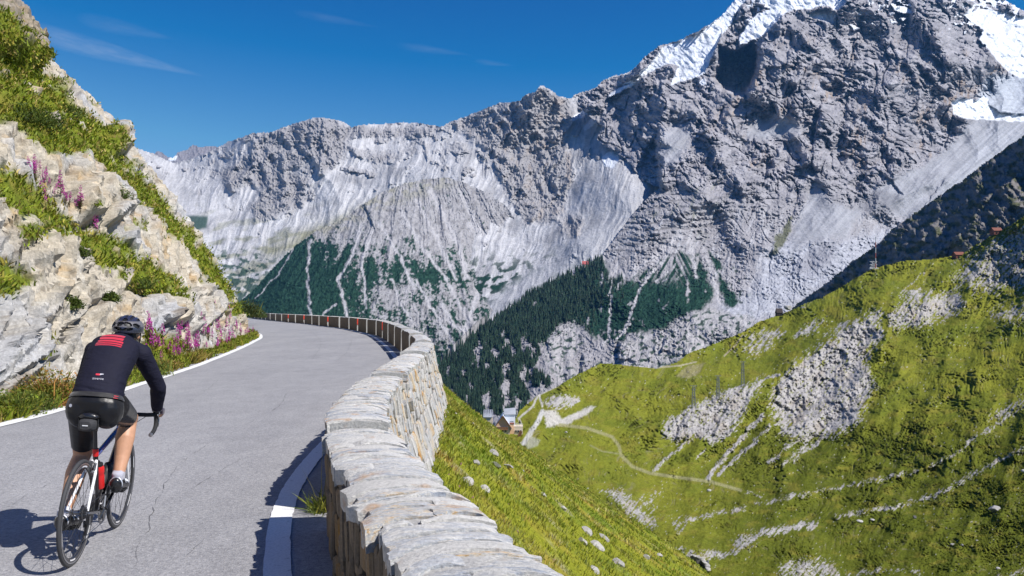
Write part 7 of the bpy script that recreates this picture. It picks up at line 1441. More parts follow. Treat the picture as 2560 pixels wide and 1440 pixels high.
# helmet: a vented shell over a dark liner
def helmet():
    liner = MB(); ball(liner, HC + np.array([0, -0.004, 0.028]), (0.092, 0.124, 0.086), 22); lo = liner.build("helmet", m_plast, rider, smooth=True)
    bm = bmesh.new(); bm.from_mesh(lo.data); bmesh.ops.bisect_plane(bm, geom=bm.verts[:] + bm.edges[:] + bm.faces[:], plane_co=Vector(HC + np.array([0, 0, 0.0])), plane_no=Vector((0, -0.12, 1)), clear_inner=True); bm.to_mesh(lo.data); bm.free(); tag(lo, "dark vented cycling helmet")
    C = HC + np.array([0, -0.006, 0.026]); nu, nv = 96, 44; V = []; keep = np.ones((nv, nu), bool)
    for i in range(nv):
        el = lerp(-0.22, math.pi / 2, i / (nv - 1))
        for j in range(nu):
            az = 2 * math.pi * j / nu; back = max(0, -math.sin(az)); rx, ry, rz = 0.105, 0.142, 0.100 
            V.append(C + np.array([rx * math.cos(el) * math.cos(az), ry * math.cos(el) * math.sin(az), rz * math.sin(el) - 0.006 * back * math.cos(el)]))
            x_, y_, z_ = math.cos(el) * math.cos(az), math.cos(el) * math.sin(az), math.sin(el)
            # long vents front to back, and wedge vents round the back
            for x0, ya, yb, w in ((0.0, -0.55, 0.75, 0.085), (0.33, -0.6, 0.72, 0.080), (-0.33, -0.6, 0.72, 0.080), (0.63, -0.35, 0.6, 0.075), (-0.63, -0.35, 0.6, 0.075)):
                t = (y_ - ya) / (yb - ya)
                if 0 < t < 1 and z_ > 0.12 and abs(x_ - x0 * (0.85 + 0.25 * math.cos(y_ * 1.2))) < w * math.sqrt(math.sin(math.pi * t)) : keep[i, j] = False
            da = (az - 1.5 * math.pi + math.pi) % (2 * math.pi) - math.pi
            for a0, e0, wa, we, sk in ((0.30, 0.42, 0.26, 0.15, -0.25), (-0.30, 0.42, 0.26, 0.15, 0.25), (0.32, 0.06, 0.28, 0.10, 0.12), (-0.32, 0.06, 0.28, 0.10, -0.12), (0.95, 0.30, 0.26, 0.14, -0.3), (-0.95, 0.30, 0.26, 0.14, 0.3), (0.0, 0.80, 0.2, 0.14, 0)):
                if ((da - a0) / wa) ** 2 + ((el - e0 - sk * (da - a0)) / we) ** 2 < 1: keep[i, j] = False
    fs, mi = [], []
    for i in range(nv - 1):
        for j in range(nu):
            j2 = (j + 1) % nu
            if keep[i, j] or keep[i + 1, j2]:
                if not (keep[i, j] and keep[i, j2] and keep[i + 1, j] and keep[i + 1, j2]): continue
                fs.append((i * nu + j, i * nu + j2, (i + 1) * nu + j2, (i + 1) * nu + j)); el = lerp(-0.22, math.pi / 2, i / (nv - 1)); mi.append(1 if el < 0.62 and math.sin(2 * math.pi * j / nu) < 0.45 and el > 0.18 else 0)
    me = bpy.data.meshes.new("shell"); me.from_pydata([tuple(v) for v in V], [], fs); me.polygons.foreach_set("material_index", mi); bm = bmesh.new(); bm.from_mesh(me); bmesh.ops.delete(bm, geom=[v for v in bm.verts if not v.link_faces], context='VERTS'); bmesh.ops.smooth_vert(bm, verts=[v for v in bm.verts if v.is_boundary], factor=0.5, use_axis_x=True, use_axis_y=True, use_axis_z=True); bmesh.ops.solidify(bm, geom=bm.faces[:], thickness=0.012); bmesh.ops.recalc_face_normals(bm, faces=bm.faces[:]); bm.to_mesh(me); bm.free()
    me.materials.append(simple("helmet_shell", (0.030, 0.033, 0.055), 0.25, coat=0.6)); me.materials.append(simple("helmet_ribs", (0.13, 0.125, 0.135), 0.35)); me.polygons.foreach_set("use_smooth", np.ones(len(me.polygons), bool)); 
    try: me.set_sharp_from_angle(angle=R(50))
    except Exception: pass
    link(bpy.data.objects.new("shell", me), lo)
    st = MB()
    for s in (1, -1): st.tube([HC + np.array([s * 0.084, 0.02, 0.0]), HC + np.array([s * 0.078, 0.03, -0.07]), HC + np.array([s * 0.03, 0.05, -0.118]), HC + np.array([0, 0.05, -0.122])], 0.005, 5)
    st.build("chin_strap", m_plast, lo, smooth=True); MB().box(HC + np.array([0, -0.128, 0.022]), (0.05, 0.012, 0.022)).build("retention_dial", m_plast, lo, bevel=0.004)
helmet()
hr = MB(); ball(hr, HC + np.array([0, -0.022, -0.025]), (0.073, 0.078, 0.072), 16); hr.build("hair", m_hair, rider, smooth=True)
# print on the jersey and shorts
from mathutils.bvhtree import BVHTree
def on_surface(o_src, name, shape2d, faces, origin, ux, uy, mat, off=0.0016, parent=None):
    me = o_src.data; bv = BVHTree.FromPolygons([v.co for v in me.vertices], [p.vertices for p in me.polygons]); ux, uy = Vector(ux).normalized(), Vector(uy).normalized(); nz = ux.cross(uy).normalized(); V = []
    for x, y in shape2d:
        p = Vector(origin) + ux * x + uy * y + nz * 0.25; h = bv.ray_cast(p, -nz, 0.6); V.append(tuple((h[0] + nz * off) if h[0] is not None else p - nz * 0.25))
    m = bpy.data.meshes.new(name); m.from_pydata(V, [], faces); m.materials.append(mat); return link(bpy.data.objects.new(name, m), parent or o_src)
back_u = (1, 0, 0); back_v = tuple(np.array([0, 0.55, 0.835])); lo_pt = lerp(SP[2], SP[3], 0.15)
m_print = simple("white_print", (0.50, 0.50, 0.55), 0.6); m_printr = simple("red_print", (0.62, 0.03, 0.06), 0.6)
gx = lambda a, b, n=7: np.linspace(a, b, n)
def patch(w0, w1, h0, h1, taper=0.0, n=6):
    P = [];
    for x in gx(w0, w1, n): f = (x - w0) / (w1 - w0); P += [(x, h0 + taper * f), (x, h1)]
    return P, [(2 * i, 2 * i + 2, 2 * i + 3, 2 * i + 1) for i in range(n - 1)]
p2, f2 = patch(-0.010, 0.016, 0.046, 0.059); on_surface(jersey, "logo_red", p2, f2, lo_pt, back_u, back_v, m_printr)
p2, f2 = patch(0.016, 0.038, 0.048, 0.061, 0.009); on_surface(jersey, "logo_white", p2, f2, lo_pt, back_u, back_v, m_print)
fc = bpy.data.curves.new("txt", 'FONT'); fc.body = "inverse"; fc.size = 0.026; fc.align_x = 'CENTER'; fc.resolution_u = 2; fo = bpy.data.objects.new("txt", fc); col.objects.link(fo); dg = bpy.context.evaluated_depsgraph_get(); dg.update(); tm = bpy.data.meshes.new_from_object(fo.evaluated_get(dg)); bpy.data.objects.remove(fo)
on_surface(jersey, "lettering", [(v.co.x * 0.95 + 0.012, v.co.y + 0.012) for v in tm.vertices], [tuple(p.vertices) for p in tm.polygons], lo_pt, back_u, back_v, m_print)
a = np.linspace(0, 2 * math.pi, 15)[:-1]; on_surface(shorts, "badge", [(0.011 * math.cos(t), 0.011 * math.sin(t)) for t in a], [tuple(range(14))], (-0.125, -0.36, 1.005), (1, 0, 0), (0, 0.1, 1), m_print)
p2, f2 = patch(0.128, 0.150, -0.012, 0.006); on_surface(jersey, "red_tab", p2, f2, hem_p + hem_n * 0.02, (1, 0, 0), (0, 0.25, 0.97), m_printr)
# ================================================================ things across the valley
def hill_pt(u, v):
    U, V = np.array([u], np.float32), np.array([v], np.float32); D = float(hill_depth_f(U, V)[0]); D *= 1 - float(hill_relief(U, V)[0]) / F; return px(u, v, D), D / F
m_wall = simple("cream_render", (0.62, 0.52, 0.40), 0.8, vary=0.1); m_metal = simple("pale_metal_roof", (0.58, 0.64, 0.72), 0.5, metal=0.2, vary=0.08, scale=0.5); m_slate = simple("grey_sheet_roof", (0.36, 0.38, 0.41), 0.5, vary=0.1, scale=0.5); m_silver = simple("silver_cladding", (0.70, 0.74, 0.80), 0.5, vary=0.05); m_win = simple("window_glass", (0.03, 0.04, 0.05), 0.1, spec=0.8); m_wood = simple("brown_timber", (0.16, 0.075, 0.035), 0.8, vary=0.25, scale=2); m_solar = simple("solar_panel", (0.03, 0.045, 0.11), 0.3); m_orange = simple("apricot_render", (0.66, 0.42, 0.25), 0.8); m_frame = simple("window_frame", (0.55, 0.50, 0.45), 0.6); m_galv = simple("galvanised_steel", (0.20, 0.215, 0.23), 0.55, metal=0.3); m_rw = simple("red_mast_paint", (0.45, 0.12, 0.08), 0.6); m_wt = simple("white_mast_paint", (0.6, 0.6, 0.6), 0.6); m_rust = simple("rust_red_roof", (0.20, 0.065, 0.04), 0.8, vary=0.2, scale=1.0); m_darkw = simple("dark_timber", (0.035, 0.025, 0.022), 0.85); m_pinkw = simple("red_hut_roof", (0.42, 0.09, 0.08), 0.7)
def roof_box(mb, c, w, d, h, over=0.4, rise=1.5, rz=0.0):
    """two roof slabs meeting at a ridge that runs along y"""
    x, y, t = w / 2 + over, d / 2 + over, 0.2; V = []; q = []
    for s in (-1, 1):
        b = len(V); V += [(s * x, -y, -rise * over / (w / 2)), (s * 0.01, -y, rise), (s * 0.01, y, rise), (s * x, y, -rise * over / (w / 2))]; V += [(p[0], p[1], p[2] + t) for p in V[b:b + 4]]; q += [tuple(b + i for i in f) for f in ((0, 1, 2, 3), (4, 7, 6, 5), (0, 4, 5, 1), (1, 5, 6, 2), (2, 6, 7, 3), (3, 7, 4, 0))]
    V = np.array(V); ca, sa = math.cos(rz), math.sin(rz); V = V @ np.array([[ca, sa, 0], [-sa, ca, 0], [0, 0, 1]]); return mb.add(V + np.array(c), q)
def gable(mb, c, w, d, rise, rz=0.0):
    x, y = w / 2, d / 2; V = np.array([(-x, -y, 0), (x, -y, 0), (0, -y, rise - 0.03), (-x, y, 0), (x, y, 0), (0, y, rise - 0.03)]); ca, sa = math.cos(rz), math.sin(rz); V = V @ np.array([[ca, sa, 0], [-sa, ca, 0], [0, 0, 1]]); return mb.add(V + np.array(c), [(0, 1, 2), (5, 4, 3), (0, 2, 5, 3), (1, 4, 5, 2)])
def building(): 
    p, k = hill_pt(1265, 1085); D = p[1]; f = lambda u, v, dy=0.0: px(u, v, D + dy)
    h = empty("alpine_inn", tuple(p)); tag(h, "cream alpine inn with pale blue metal roofs and a tall silver clad block", "building"); o = p
    def part(mb, name, m, par=None, **kw): ob = mb.build(name, m, par or h, **kw); ob.data.transform(Matrix.Translation(tuple(-np.array(o)))); return ob
    # tall silver block behind
    a, b = f(1262, 1037, 4), f(1288, 1085, 4); w = b[0] - a[0]; hh = a[2] - b[2]; tw = part(MB().box(((a[0] + b[0]) / 2, D + 4 + w / 2, (a[2] + b[2]) / 2), (w, w, hh)), "tower_block", m_silver)
    x0, x1, zt = a[0] - 0.25, b[0] + 0.25, a[2]; y0 = D + 4 - 0.3; rise = (1037 - 1025) * k * 1.15; part(MB().add([(x0, y0, zt), (x1, y0, zt), (x1 - 0.1, y0 + w + 0.5, zt + rise), (x0 - 0.1, y0 + w + 0.5, zt + rise * 0.8), (x0, y0, zt + 0.2), (x1, y0, zt + 0.2), (x1 - 0.1, y0 + w + 0.5, zt + rise + 0.2), (x0 - 0.1, y0 + w + 0.5, zt + rise * 0.8 + 0.2)], [(3, 2, 1, 0), (4, 5, 6, 7), (0, 1, 5, 4), (1, 2, 6, 5), (2, 3, 7, 6), (3, 0, 4, 7)]), "roof", m_slate, tw)
    part(MB().box(f(1279.5, 1053.6, 3.96), (10 * k, 0.1, 0.7 * k)), "window", m_win, tw)
    # gabled wing in front
    a, b = f(1240, 1066), f(1274, 1092); w = b[0] - a[0]; dp = 9.0; cz = (a[2] + b[2]) / 2; part(MB().box(((a[0] + b[0]) / 2, D + dp / 2, cz), (w, dp, a[2] - b[2])), "wall", m_wall)
    rm = MB(); roof_box(rm, ((a[0] + b[0]) / 2, D + dp / 2, a[2]), w, dp, 0, 0.7, 3.6); part(rm, "roof", m_metal); part(gable(MB(), ((a[0] + b[0]) / 2, D + dp / 2, a[2]), w - 0.02, dp - 0.02, 3.6), "gable", m_orange); bg = MB()
    for s in (-1, 1): bg.tube([((a[0] + b[0]) / 2 + s * (w / 2 + 0.7), D - 0.78, a[2] - 0.62), ((a[0] + b[0]) / 2 + s * 0.1, D - 0.78, a[2] + 3.55)], 0.16, 4)
    part(bg, "bargeboard", m_wood)
    for u in (1248, 1256, 1264): wi = part(MB().box(f(u, 1077, -0.06), (0.75, 0.12, 0.9)), "window_frame", m_frame); part(MB().box(f(u, 1077, -0.14), (0.6, 0.06, 0.75)), "pane", m_win, wi)
    part(MB().box(f(1255, 1074, -0.9), (w * 0.9, 1.6, 0.15)).box(f(1255, 1070, -1.6), (w * 0.9, 0.08, 0.7)), "balcony", m_wood)
    # apricot stair tower and terrace
    a, b = f(1275, 1060, 1), f(1284.5, 1090, 1); part(MB().box(((a[0] + b[0]) / 2, D + 2.0, (a[2] + b[2]) / 2), (b[0] - a[0], 2.0, a[2] - b[2])), "stair_tower", m_orange); part(MB().box(((a[0] + b[0]) / 2, D + 2.0, a[2] + 0.1), (b[0] - a[0] + 0.3, 2.3, 0.25)), "tower_cap", m_rust)
    a, b = f(1284, 1067, 1), f(1307, 1090, 1); part(MB().box(((a[0] + b[0]) / 2, D + 4, (a[2] + b[2]) / 2), (b[0] - a[0], 5.0, a[2] - b[2])), "terrace_block", m_wall)
    tr = MB(); 
    for kx in np.linspace(a[0], b[0], 7): tr.box((kx, D + 1.4, a[2] + 0.5), (0.07, 0.07, 1.0))
    tr.box(((a[0] + b[0]) / 2, D + 1.4, a[2] + 1.0), (b[0] - a[0], 0.08, 0.08)); part(tr, "railing", m_wt)
    for u in (1290, 1296, 1302): wi = part(MB().box(f(u, 1078, 1.38), (0.55, 0.2, 0.8)), "window_frame", m_frame); part(MB().box(f(u, 1078, 1.26), (0.42, 0.06, 0.66)), "pane", m_win, wi)
    um = empty("parasol", tuple(f(1299.5, 1067, 3))); tag(um, "dark folded parasol on the inn's terrace", "parasol"); MB().tube([(0, 0, 0), (0, 0, 2.3)], 0.05, 6).build("pole", m_galv, um); MB().lathe([(0.16, 0.9), (0.42, 1.2), (0.2, 1.9), (0.02, 2.4)], n=8).build("canopy", m_darkw, um, smooth=True)
    t = empty("timber_stack", tuple(f(1297, 1094, -3))); tag(t, "leaning brown timber panel below the inn's terrace", "panel"); MB().box((0, 0, 1.0), (1.1, 0.3, 2.6)).box((0.15, -0.2, 1.0), (0.12, 0.1, 2.5)).build("board", m_wood, t); t.rotation_euler.y = R(18)
    # shed with solar panels
    a, b = f(1208, 1043, 6), f(1231, 1063, 6); s = empty("shed", (float((a[0] + b[0]) / 2), D + 9, float(b[2]))); tag(s, "small cream shed with a dark blue solar roof, left of the inn", "shed"); w = b[0] - a[0]; hh = a[2] - b[2]
    MB().box((0, 0, hh / 2), (w * 0.96, 5, hh)).build("wall", m_wall, s); MB().add([(-w / 2, -3, hh - 0.1), (w / 2, -3, hh - 0.1), (w / 2, 3, hh + 1.7), (-w / 2, 3, hh + 1.7), (-w / 2, -3, hh + 0.1), (w / 2, -3, hh + 0.1), (w / 2, 3, hh + 1.9), (-w / 2, 3, hh + 1.9)], [(3, 2, 1, 0), (4, 5, 6, 7), (0, 1, 5, 4), (1, 2, 6, 5), (2, 3, 7, 6), (3, 0, 4, 7)]).build("roof", m_slate, s)
    for k_ in range(4): MB().add([(-w / 2 + 0.15 + k_ * w / 4, -2.8, hh + 0.16), (-w / 2 + (k_ + 1) * w / 4 - 0.1, -2.8, hh + 0.16), (-w / 2 + (k_ + 1) * w / 4 - 0.1, 2.8, hh + 1.84), (-w / 2 + 0.15 + k_ * w / 4, 2.8, hh + 1.84)], [(0, 1, 2, 3)]).build("solar_panel", m_solar, s)
building()
def far_house(u0, v0, u1, v1, D, name, lab, wall, roofm, cat="hut", dep=1.0):
    a, b = px(u0, v0, D), px(u1, v1, D); w, h = b[0] - a[0], a[2] - b[2]; r = empty(name, (float((a[0] + b[0]) / 2), D, float(b[2] - h * 0.3))); tag(r, lab, cat); h *= 1.3; d = w * dep
    MB().box((0, d / 2, h * 0.28), (w * 0.9, d * 0.9, h * 0.56)).build("wall", wall, r); m = MB(); roof_box(m, (0, d / 2, h * 0.56), d * 0.9, w * 0.9, 0, w * 0.05, h * 0.42, R(90)); m.build("roof", roofm, r); gable(MB(), (0, d / 2, h * 0.56), d * 0.88, w * 0.88, h * 0.42, R(90)).build("gable", wall, r)
    MB().box((-w * 0.15, -0.02 * w + d * 0.05 - 0.05, h * 0.3), (w * 0.14, w * 0.03, h * 0.22)).build("door", m_darkw, r); MB().box((w * 0.2, -0.02 * w + d * 0.05 - 0.05, h * 0.32), (w * 0.16, w * 0.03, h * 0.16)).build("window", m_win, r); return r
far_house(1456, 652, 1471, 666, 3040, "mountain_hut", "tiny hut with a red roof on the wooded ridge of the big peak", m_wall, m_pinkw)
p, k = hill_pt(2403, 640); far_house(2390, 629, 2414, 642, p[1] - 4, "lift_station", "lower rust red shed on the crest of the green hillside", m_rust, m_rust, "shed")
p, k = hill_pt(2497, 580); far_house(2485, 568, 2508, 582, p[1] - 4, "lift_station", "upper rust red shed on the right end of the green crest", m_rust, m_rust, "shed")
p, k = hill_pt(1950, 788); far_house(1942, 771, 1958, 789, p[1] - 6, "cabin", "small dark cabin on the left crest of the green hillside", m_darkw, m_darkw, "cabin")
# lattice masts
def mast(u, v0, v1, lab, wide=1.3, m=None):
    p, k = hill_pt(u, v1); h = (v1 - v0) * k; r = empty("lattice_mast", tuple(p)); tag(r, lab, "mast", "lattice masts along the grassy spur"); b = MB(); n = 8
    for sx, sy in ((1, 1), (1, -1), (-1, -1), (-1, 1)): b.tube([(sx * wide * 0.7, sy * wide * 0.7, -1.0), (sx * wide * 0.36, sy * wide * 0.36, h)], 0.09, 4)
    for j in range(n):
        z0, z1 = h * j / n, h * (j + 1) / n; w0, w1 = lerp(wide * 0.7, wide * 0.36, j / n), lerp(wide * 0.7, wide * 0.36, (j + 1) / n); c0 = [(1, 1), (1, -1), (-1, -1), (-1, 1)]
        for q in range(4): (ax, ay), (bx, by) = c0[q], c0[(q + 1) % 4]; b.tube([(ax * w0, ay * w0, z0), (bx * w1, by * w1, z1)], 0.055, 3); b.tube([(bx * w0, by * w0, z0), (ax * w1, ay * w1, z1)], 0.055, 3)
    tag(b.build("lattice", m or m_galv, r), kind="stuff"); MB().box((0, 0, h + 0.3), (wide * 2.6, 0.3, 0.25)).box((0, 0, h - 1.5), (wide * 1.9, 0.25, 0.2)).build("crossarm", m_galv, r); return r
mast(1734, 966, 1018, "leftmost lattice mast, standing above the rock outcrop"); mast(1795, 941, 1000, "middle lattice mast on the grassy spur"); mast(1857, 906, 966, "right lattice mast above the grey scree tongue")
def tower():
    p, k = hill_pt(2184, 672); D = p[1]; r = empty("cableway_tower", tuple(p)); tag(r, "tall red and white cableway tower on the crest, on a braced base frame", "tower"); h = (668 - 588) * k; x = 5 * k
    for j in range(6): MB().tube([(x, 0, h * j / 6), (x, 0, h * (j + 1) / 6)], 0.42, 6).build("mast_section", m_rw if j % 2 == 0 else m_wt, r)
    b = MB(); w = 10 * k; hb = 20 * k
    for s in (-1, 1): b.tube([(s * w * 0.9 - 2 * k, 0, -1), (x * 0.6 + s * w * 0.3, 0, hb)], 0.25, 4)
    for z in (0.15, 0.5, 0.9): b.tube([(-w, 0, hb * z), (w * 0.9, 0, hb * z)], 0.18, 4)
    for z in (0.15, 0.5): b.tube([(-w * 0.8, 0, hb * z), (w * 0.8, 0, hb * (z + 0.38))], 0.14, 4).tube([(w * 0.8, 0, hb * z), (-w * 0.8, 0, hb * (z + 0.38))], 0.14, 4)
    tag(b.build("base_frame", m_wt, r), kind="stuff"); MB().box((0, 0, 0.3), (2.2 * w, 3, 1.0)).build("plinth", simple("pale_concrete", (0.5, 0.5, 0.48), 0.8), r)
tower()
def chair_pylon(u, v0, v1, lab, vee):
    p, k = hill_pt(u, v1); h = (v1 - v0) * k; r = empty("lift_pylon", tuple(p)); tag(r, lab, "pylon"); b = MB()
    if vee: b.tube([(-0.5, 0, -2), (-0.5, 0, h * 0.4), (-8 * k, 0, h)], 0.2, 5).tube([(0.9, 0, -2), (0.9, 0, h * 0.4), (8 * k, 0, h)], 0.2, 5).tube([(-0.5, 0, h * 0.4), (0.9, 0, h * 0.4)], 0.16, 5)
    else: b.tube([(0, 0, -2), (0, 0, h)], 0.16, 6)
    b.build("post", m_galv, r); MB().tube([(-10 * k if vee else -3 * k, 0, h), (10 * k if vee else 3 * k, 0, h)], 0.22, 5).build("crossarm", m_wt, r)
chair_pylon(1453, 903, 932, "pale V shaped lift pylon on the skyline of the grass spur", True); chair_pylon(1393, 940, 964, "small T shaped lift pole at the top of the gravel track", False)
# boulders
mat_boulder = stone_mat("boulder", [(0.1, (0.16, 0.15, 0.15)), (0.5, (0.33, 0.32, 0.31)), (0.9, (0.46, 0.45, 0.43))], rust=0.3); bl = [rock_proto(470 + k) for k in range(4)]
for me in bl: me.materials.append(mat_boulder)
mat_bdark = simple("dark_boulder_rock", (0.13, 0.12, 0.12), 0.9, vary=0.3, scale=0.6)
for (u, v, w, h, lab) in ((2487, 1276, 34, 16, "large dark boulder on the lower right meadow"), (2285, 1294, 12, 10, "pale round boulder below the stone bank"), (2148, 1304, 20, 7, "flat grey boulder left of the pale round one"), (2180, 1300, 12, 5, "small flat boulder between two others on the meadow"), (2492, 1422, 14, 8, "pale boulder near the bottom right corner"), (2380, 1362, 14, 6, "white stone in the group on the lower right meadow"), (2403, 1364, 12, 7, "middle white stone in the group on the lower right meadow"), (2440, 1352, 10, 6, "white stone right of the group on the lower right meadow"), (1772, 1228, 12, 8, "pale boulder just below the end of the curving track"), (1970, 772, 24, 12, "heap of pale rock beside the dark cabin"), (2008, 772, 12, 8, "dark boulder on the crest right of the cabin"), (1998, 1430, 18, 8, "boulder in the stony hollow at the bottom"), (2560, 1180, 18, 9, "grey boulder at the right edge of the picture"), (1415, 1083, 10, 7, "pale boulder below the gravel yard")):
    p, k = hill_pt(u, v); o = bpy.data.objects.new("boulder", bl[int(rng.integers(4))]); link(o); o.location = (p[0], p[1] - 0.4, p[2] + h * k * 0.25); o.scale = (w * k, w * k * 0.8, h * k); o.rotation_euler = (0.1, 0.15, rng.uniform(-0.5, 0.5)); tag(o, lab, "boulder", "boulders on the green hillside")
# hiker and the curved dry-stone wall at the valley bottom
p, k = hill_pt(1768, 1423)
hb = MB(); H_ = 1.72
for s in (-1, 1): limb(hb, (s * 0.09, 0, 0.9), (s * 0.10, 0.06 * s, 0.48), 0.09, 0.085, 0.06); limb(hb, (s * 0.10, 0.06 * s, 0.48), (s * 0.10, 0.0 + 0.1 * s, 0.06), 0.058, 0.06, 0.04); hb.box((s * 0.10, 0.04 + 0.1 * s, 0.04), (0.09, 0.26, 0.08)); limb(hb, (s * 0.20, 0, 1.40), (s * 0.27, 0.02, 1.12), 0.052, 0.05, 0.04); limb(hb, (s * 0.27, 0.02, 1.12), (s * 0.24, 0.14, 0.90), 0.042, 0.04, 0.03); ball(hb, (s * 0.24, 0.16, 0.87), (0.035, 0.045, 0.05))
loft(hb, [(0, 0, 0.84), (0, 0, 0.95), (0, 0, 1.15), (0, 0, 1.35), (0, 0, 1.45)], [0.15, 0.17, 0.16, 0.20, 0.10], [0.11, 0.12, 0.11, 0.12, 0.08], 16); hb.tube([(0, 0, 1.42), (0, 0.02, 1.54)], 0.055, 10); ball(hb, (0, 0.02, 1.61), (0.075, 0.09, 0.11))
hm = remeshed(hb, 0.022, 4); hm.materials.append(simple("hiking_clothes", (0.03, 0.04, 0.085), 0.8)); hm.polygons.foreach_set("use_smooth", np.ones(len(hm.polygons), bool)); hk = link(bpy.data.objects.new("person", hm)); hk.location = (p[0], p[1], p[2] - 0.05); hk.rotation_euler.z = 0.6; tag(hk, "distant hiker in dark blue clothes standing on the path at the valley bottom", "person")
hc = MB(); ball(hc, (0, 0.015, 1.67), (0.083, 0.097, 0.062)); hc.build("cap", simple("pale_cap", (0.5, 0.35, 0.25), 0.8), hk, smooth=True); MB().box((0, -0.20, 1.22), (0.30, 0.18, 0.46)).build("rucksack", simple("grey_rucksack", (0.12, 0.13, 0.16), 0.8), hk, bevel=0.05)
def dry_wall():
    pts = [(1724, 1402), (1740, 1406), (1754, 1414), (1764, 1426), (1767, 1440)]; P = [hill_pt(u, v)[0] for u, v in pts]; r = empty("dry_stone_wall", tuple(P[0])); tag(r, "short curved dry stone wall beside the hiker's path", "wall"); k = hill_pt(1745, 1408)[1]; V = []
    for q in P: V += [(q[0] - P[0][0], q[1] - P[0][1] - 0.4, q[2] - P[0][2] - 0.7), (q[0] - P[0][0] + 0.05, q[1] - P[0][1] - 0.3, q[2] - P[0][2] + 0.9), (q[0] - P[0][0] + 0.5, q[1] - P[0][1] + 0.3, q[2] - P[0][2] + 0.95), (q[0] - P[0][0] + 0.6, q[1] - P[0][1] + 0.4, q[2] - P[0][2] - 0.7)]
    MB().add(V, [(i * 4 + j, i * 4 + j + 1, (i + 1) * 4 + j + 1, (i + 1) * 4 + j) for i in range(4) for j in range(3)]).build("wall_core", mat_bdark, r)
    for i in range(16):
        f = i / 15 * 3.999; a, b = P[int(f)], P[int(f) + 1]; q = lerp(a, b, f - int(f)) - P[0]; o = bpy.data.objects.new("stone", loose[i % 5]); link(o, r); o.location = (q[0] + 0.25, q[1], q[2] + 0.95); o.scale = (0.9, 0.8, 0.3); o.rotation_euler.z = i
dry_wall()

# ================================================================ conifers on the wooded ridge
def conifer_mesh(seed, h, tiers):
    r = np.random.default_rng(seed); V = [(0, 0, h)]; T = []; C = []; n = 7
    V, T, C = [], [], []
    for t in range(tiers):
        z0 = h * (0.10 + 0.80 * t / tiers); z1 = min(h, z0 + h * (1.35 / tiers) + 0.05 * h); rad = h * 0.19 * (1 - 0.86 * t / tiers); b = len(V)
        for j in range(n):
            a = 2 * math.pi * j / n + r.uniform(0, 0.5); rr = rad * r.uniform(0.65, 1.25); V.append((rr * math.cos(a), rr * math.sin(a), z0 - r.uniform(0, 0.07) * h))
        V.append((0, 0, z1)); T += [(b + j, b + (j + 1) % n, b + n) for j in range(n)]; C += [tuple(np.array((0.026, 0.055, 0.030)) * r.uniform(0.5, 1.9)) for _ in range(n + 1)]
    b = len(V); V += [(-0.012 * h, 0, 0 - 0.1 * h), (0.012 * h, 0, -0.1 * h), (0, 0.014 * h, h * 0.3)]; T.append((b, b + 1, b + 2)); C += [(0.06, 0.045, 0.03)] * 3; return np.array(V, float), np.array(T), np.array(C)
cpro = [conifer_mesh(700 + k, 1.0, 6) for k in range(6)]; cob = []
for v, t, c in cpro: o = mesh_np("conifer_tree", v, tris=t, mats=mat_leaf, colors=c, smooth=False); cob.append(o.data); bpy.data.objects.remove(o)
def peak_pt(U, V): D = peak_depth_f(U, V) * (1 - peak_relief(U, V) / F); return np.stack([(U - CU) / F * D, D, CAMZ + (CV - V) / F * D], 1)
n = 15000; U = rng.uniform(1085, 1560, n).astype(np.float32); V = rng.uniform(640, 1045, n).astype(np.float32); Uw, Vw = U + 9 * fbm(U / 16, V / 16, 3, 135), V + 9 * fbm(U / 16, V / 16, 3, 136)
edge = np.interp(U, [1085, 1110, 1200, 1330, 1460, 1500], [930, 902, 822, 731, 664, 640])
hole = fbm(U / 24, V / 34, 4, 137) - 0.12 + 0.34 * sstep(800, 880, V) - 0.2 * sstep(1260, 1100, U); dens = np.clip(1.25 - (V - edge) / 420 - sstep(1380, 1520, U) * 0.9 + 0.25 * sstep(880, 960, V) * sstep(1420, 1340, U), 0.0, 1)
ok = (poly_sd(Uw, Vw, wood_poly) > 1) & (hole < 0.28) & (rng.uniform(size=n) < dens) & (V > edge + 2); U, V = U[ok], V[ok]; P = peak_pt(U, V); hts = (11 + 17 * rng.beta(1.6, 2.2, len(U))) * np.clip(P[:, 1] / 2400, 0.85, 1.15)
order = np.argsort(-hts / P[:, 1]); vis_ok = V[order] < 1010; big = order[vis_ok][:300]; rest = np.setdiff1d(np.arange(len(U)), big)
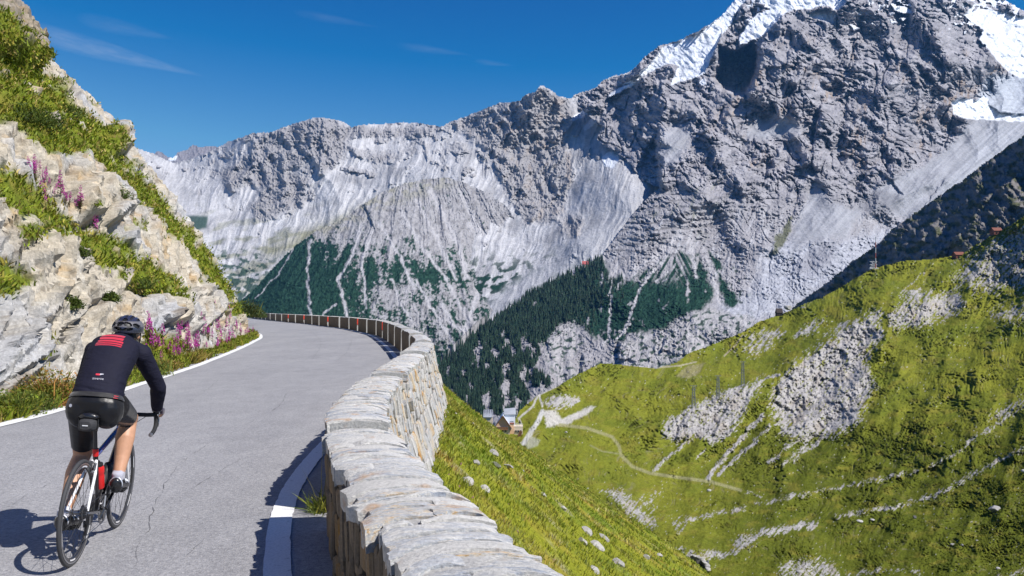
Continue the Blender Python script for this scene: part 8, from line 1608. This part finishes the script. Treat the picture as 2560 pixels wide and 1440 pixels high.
for i in big:
    o = bpy.data.objects.new("conifer_tree", cob[int(rng.integers(6))]); link(o); o.location = tuple(P[i]); h = float(hts[i]); o.scale = (h * 1.0, h * 1.0, h); o.rotation_euler.z = rng.uniform(0, 6.28); 
    sz = "tall" if h > 22 else ("medium height" if h > 18 else "short"); dv = V[i] - np.interp(U[i], [1085, 1110, 1200, 1330, 1460, 1500], [930, 902, 822, 731, 664, 640]); wh_ = "on the wooded ridge's skyline" if dv < 25 else ("high on the wooded ridge" if dv < 110 else ("low on the wooded ridge" if V[i] > 900 else "halfway down the wooded ridge")); sd_ = "at its right side" if U[i] > 1380 else ("above the inn" if U[i] > 1230 else "behind the parapet wall")
    tag(o, "%s conifer %s %s" % (sz, wh_, sd_), "tree", "conifers on the wooded ridge")
VV, TT, CC, off = [], [], [], 0
for k in range(6):
    sel = rest[rest % 6 == k]; v, t, c = cpro[k]; a = rng.uniform(0, 6.28, len(sel)); ca, sa = np.cos(a), np.sin(a); h = hts[sel]
    X = (v[None, :, 0] * ca[:, None] - v[None, :, 1] * sa[:, None]) * h[:, None] + P[sel, 0:1]; Y = (v[None, :, 0] * sa[:, None] + v[None, :, 1] * ca[:, None]) * h[:, None] + P[sel, 1:2]; Z = v[None, :, 2] * h[:, None] + P[sel, 2:3]
    VV.append(np.stack([X, Y, Z], -1).reshape(-1, 3)); TT.append((t[None] + (np.arange(len(sel)) * len(v))[:, None, None]).reshape(-1, 3) + off); CC.append((c[None] * rng.uniform(0.6, 1.5, (len(sel), 1, 1))).reshape(-1, 3)); off += len(sel) * len(v)
o = mesh_np("conifer_forest", np.concatenate(VV), tris=np.concatenate(TT), mats=mat_leaf, colors=np.concatenate(CC), smooth=False); tag(o, kind="stuff")
# ================================================================ air
def build_haze():
    m = bpy.data.materials.new("haze"); m.use_nodes = True; nt = m.node_tree
    for n in list(nt.nodes):
        if n.type == 'BSDF_PRINCIPLED': nt.nodes.remove(n)
    out = [n for n in nt.nodes if n.type == 'OUTPUT_MATERIAL'][0]
    v = nt.nodes.new("ShaderNodeVolumePrincipled")
    v.inputs["Color"].default_value = (0.15, 0.46, 1.0, 1)
    v.inputs["Density"].default_value = 1.9e-5
    v.inputs["Anisotropy"].default_value = 0.1
    nt.links.new(v.outputs[0], out.inputs["Volume"])
    o = MB().box((0, 4000, 1150), (27000, 33000, 3100)).build("haze", m)
    tag(o, kind="stuff")
build_haze()
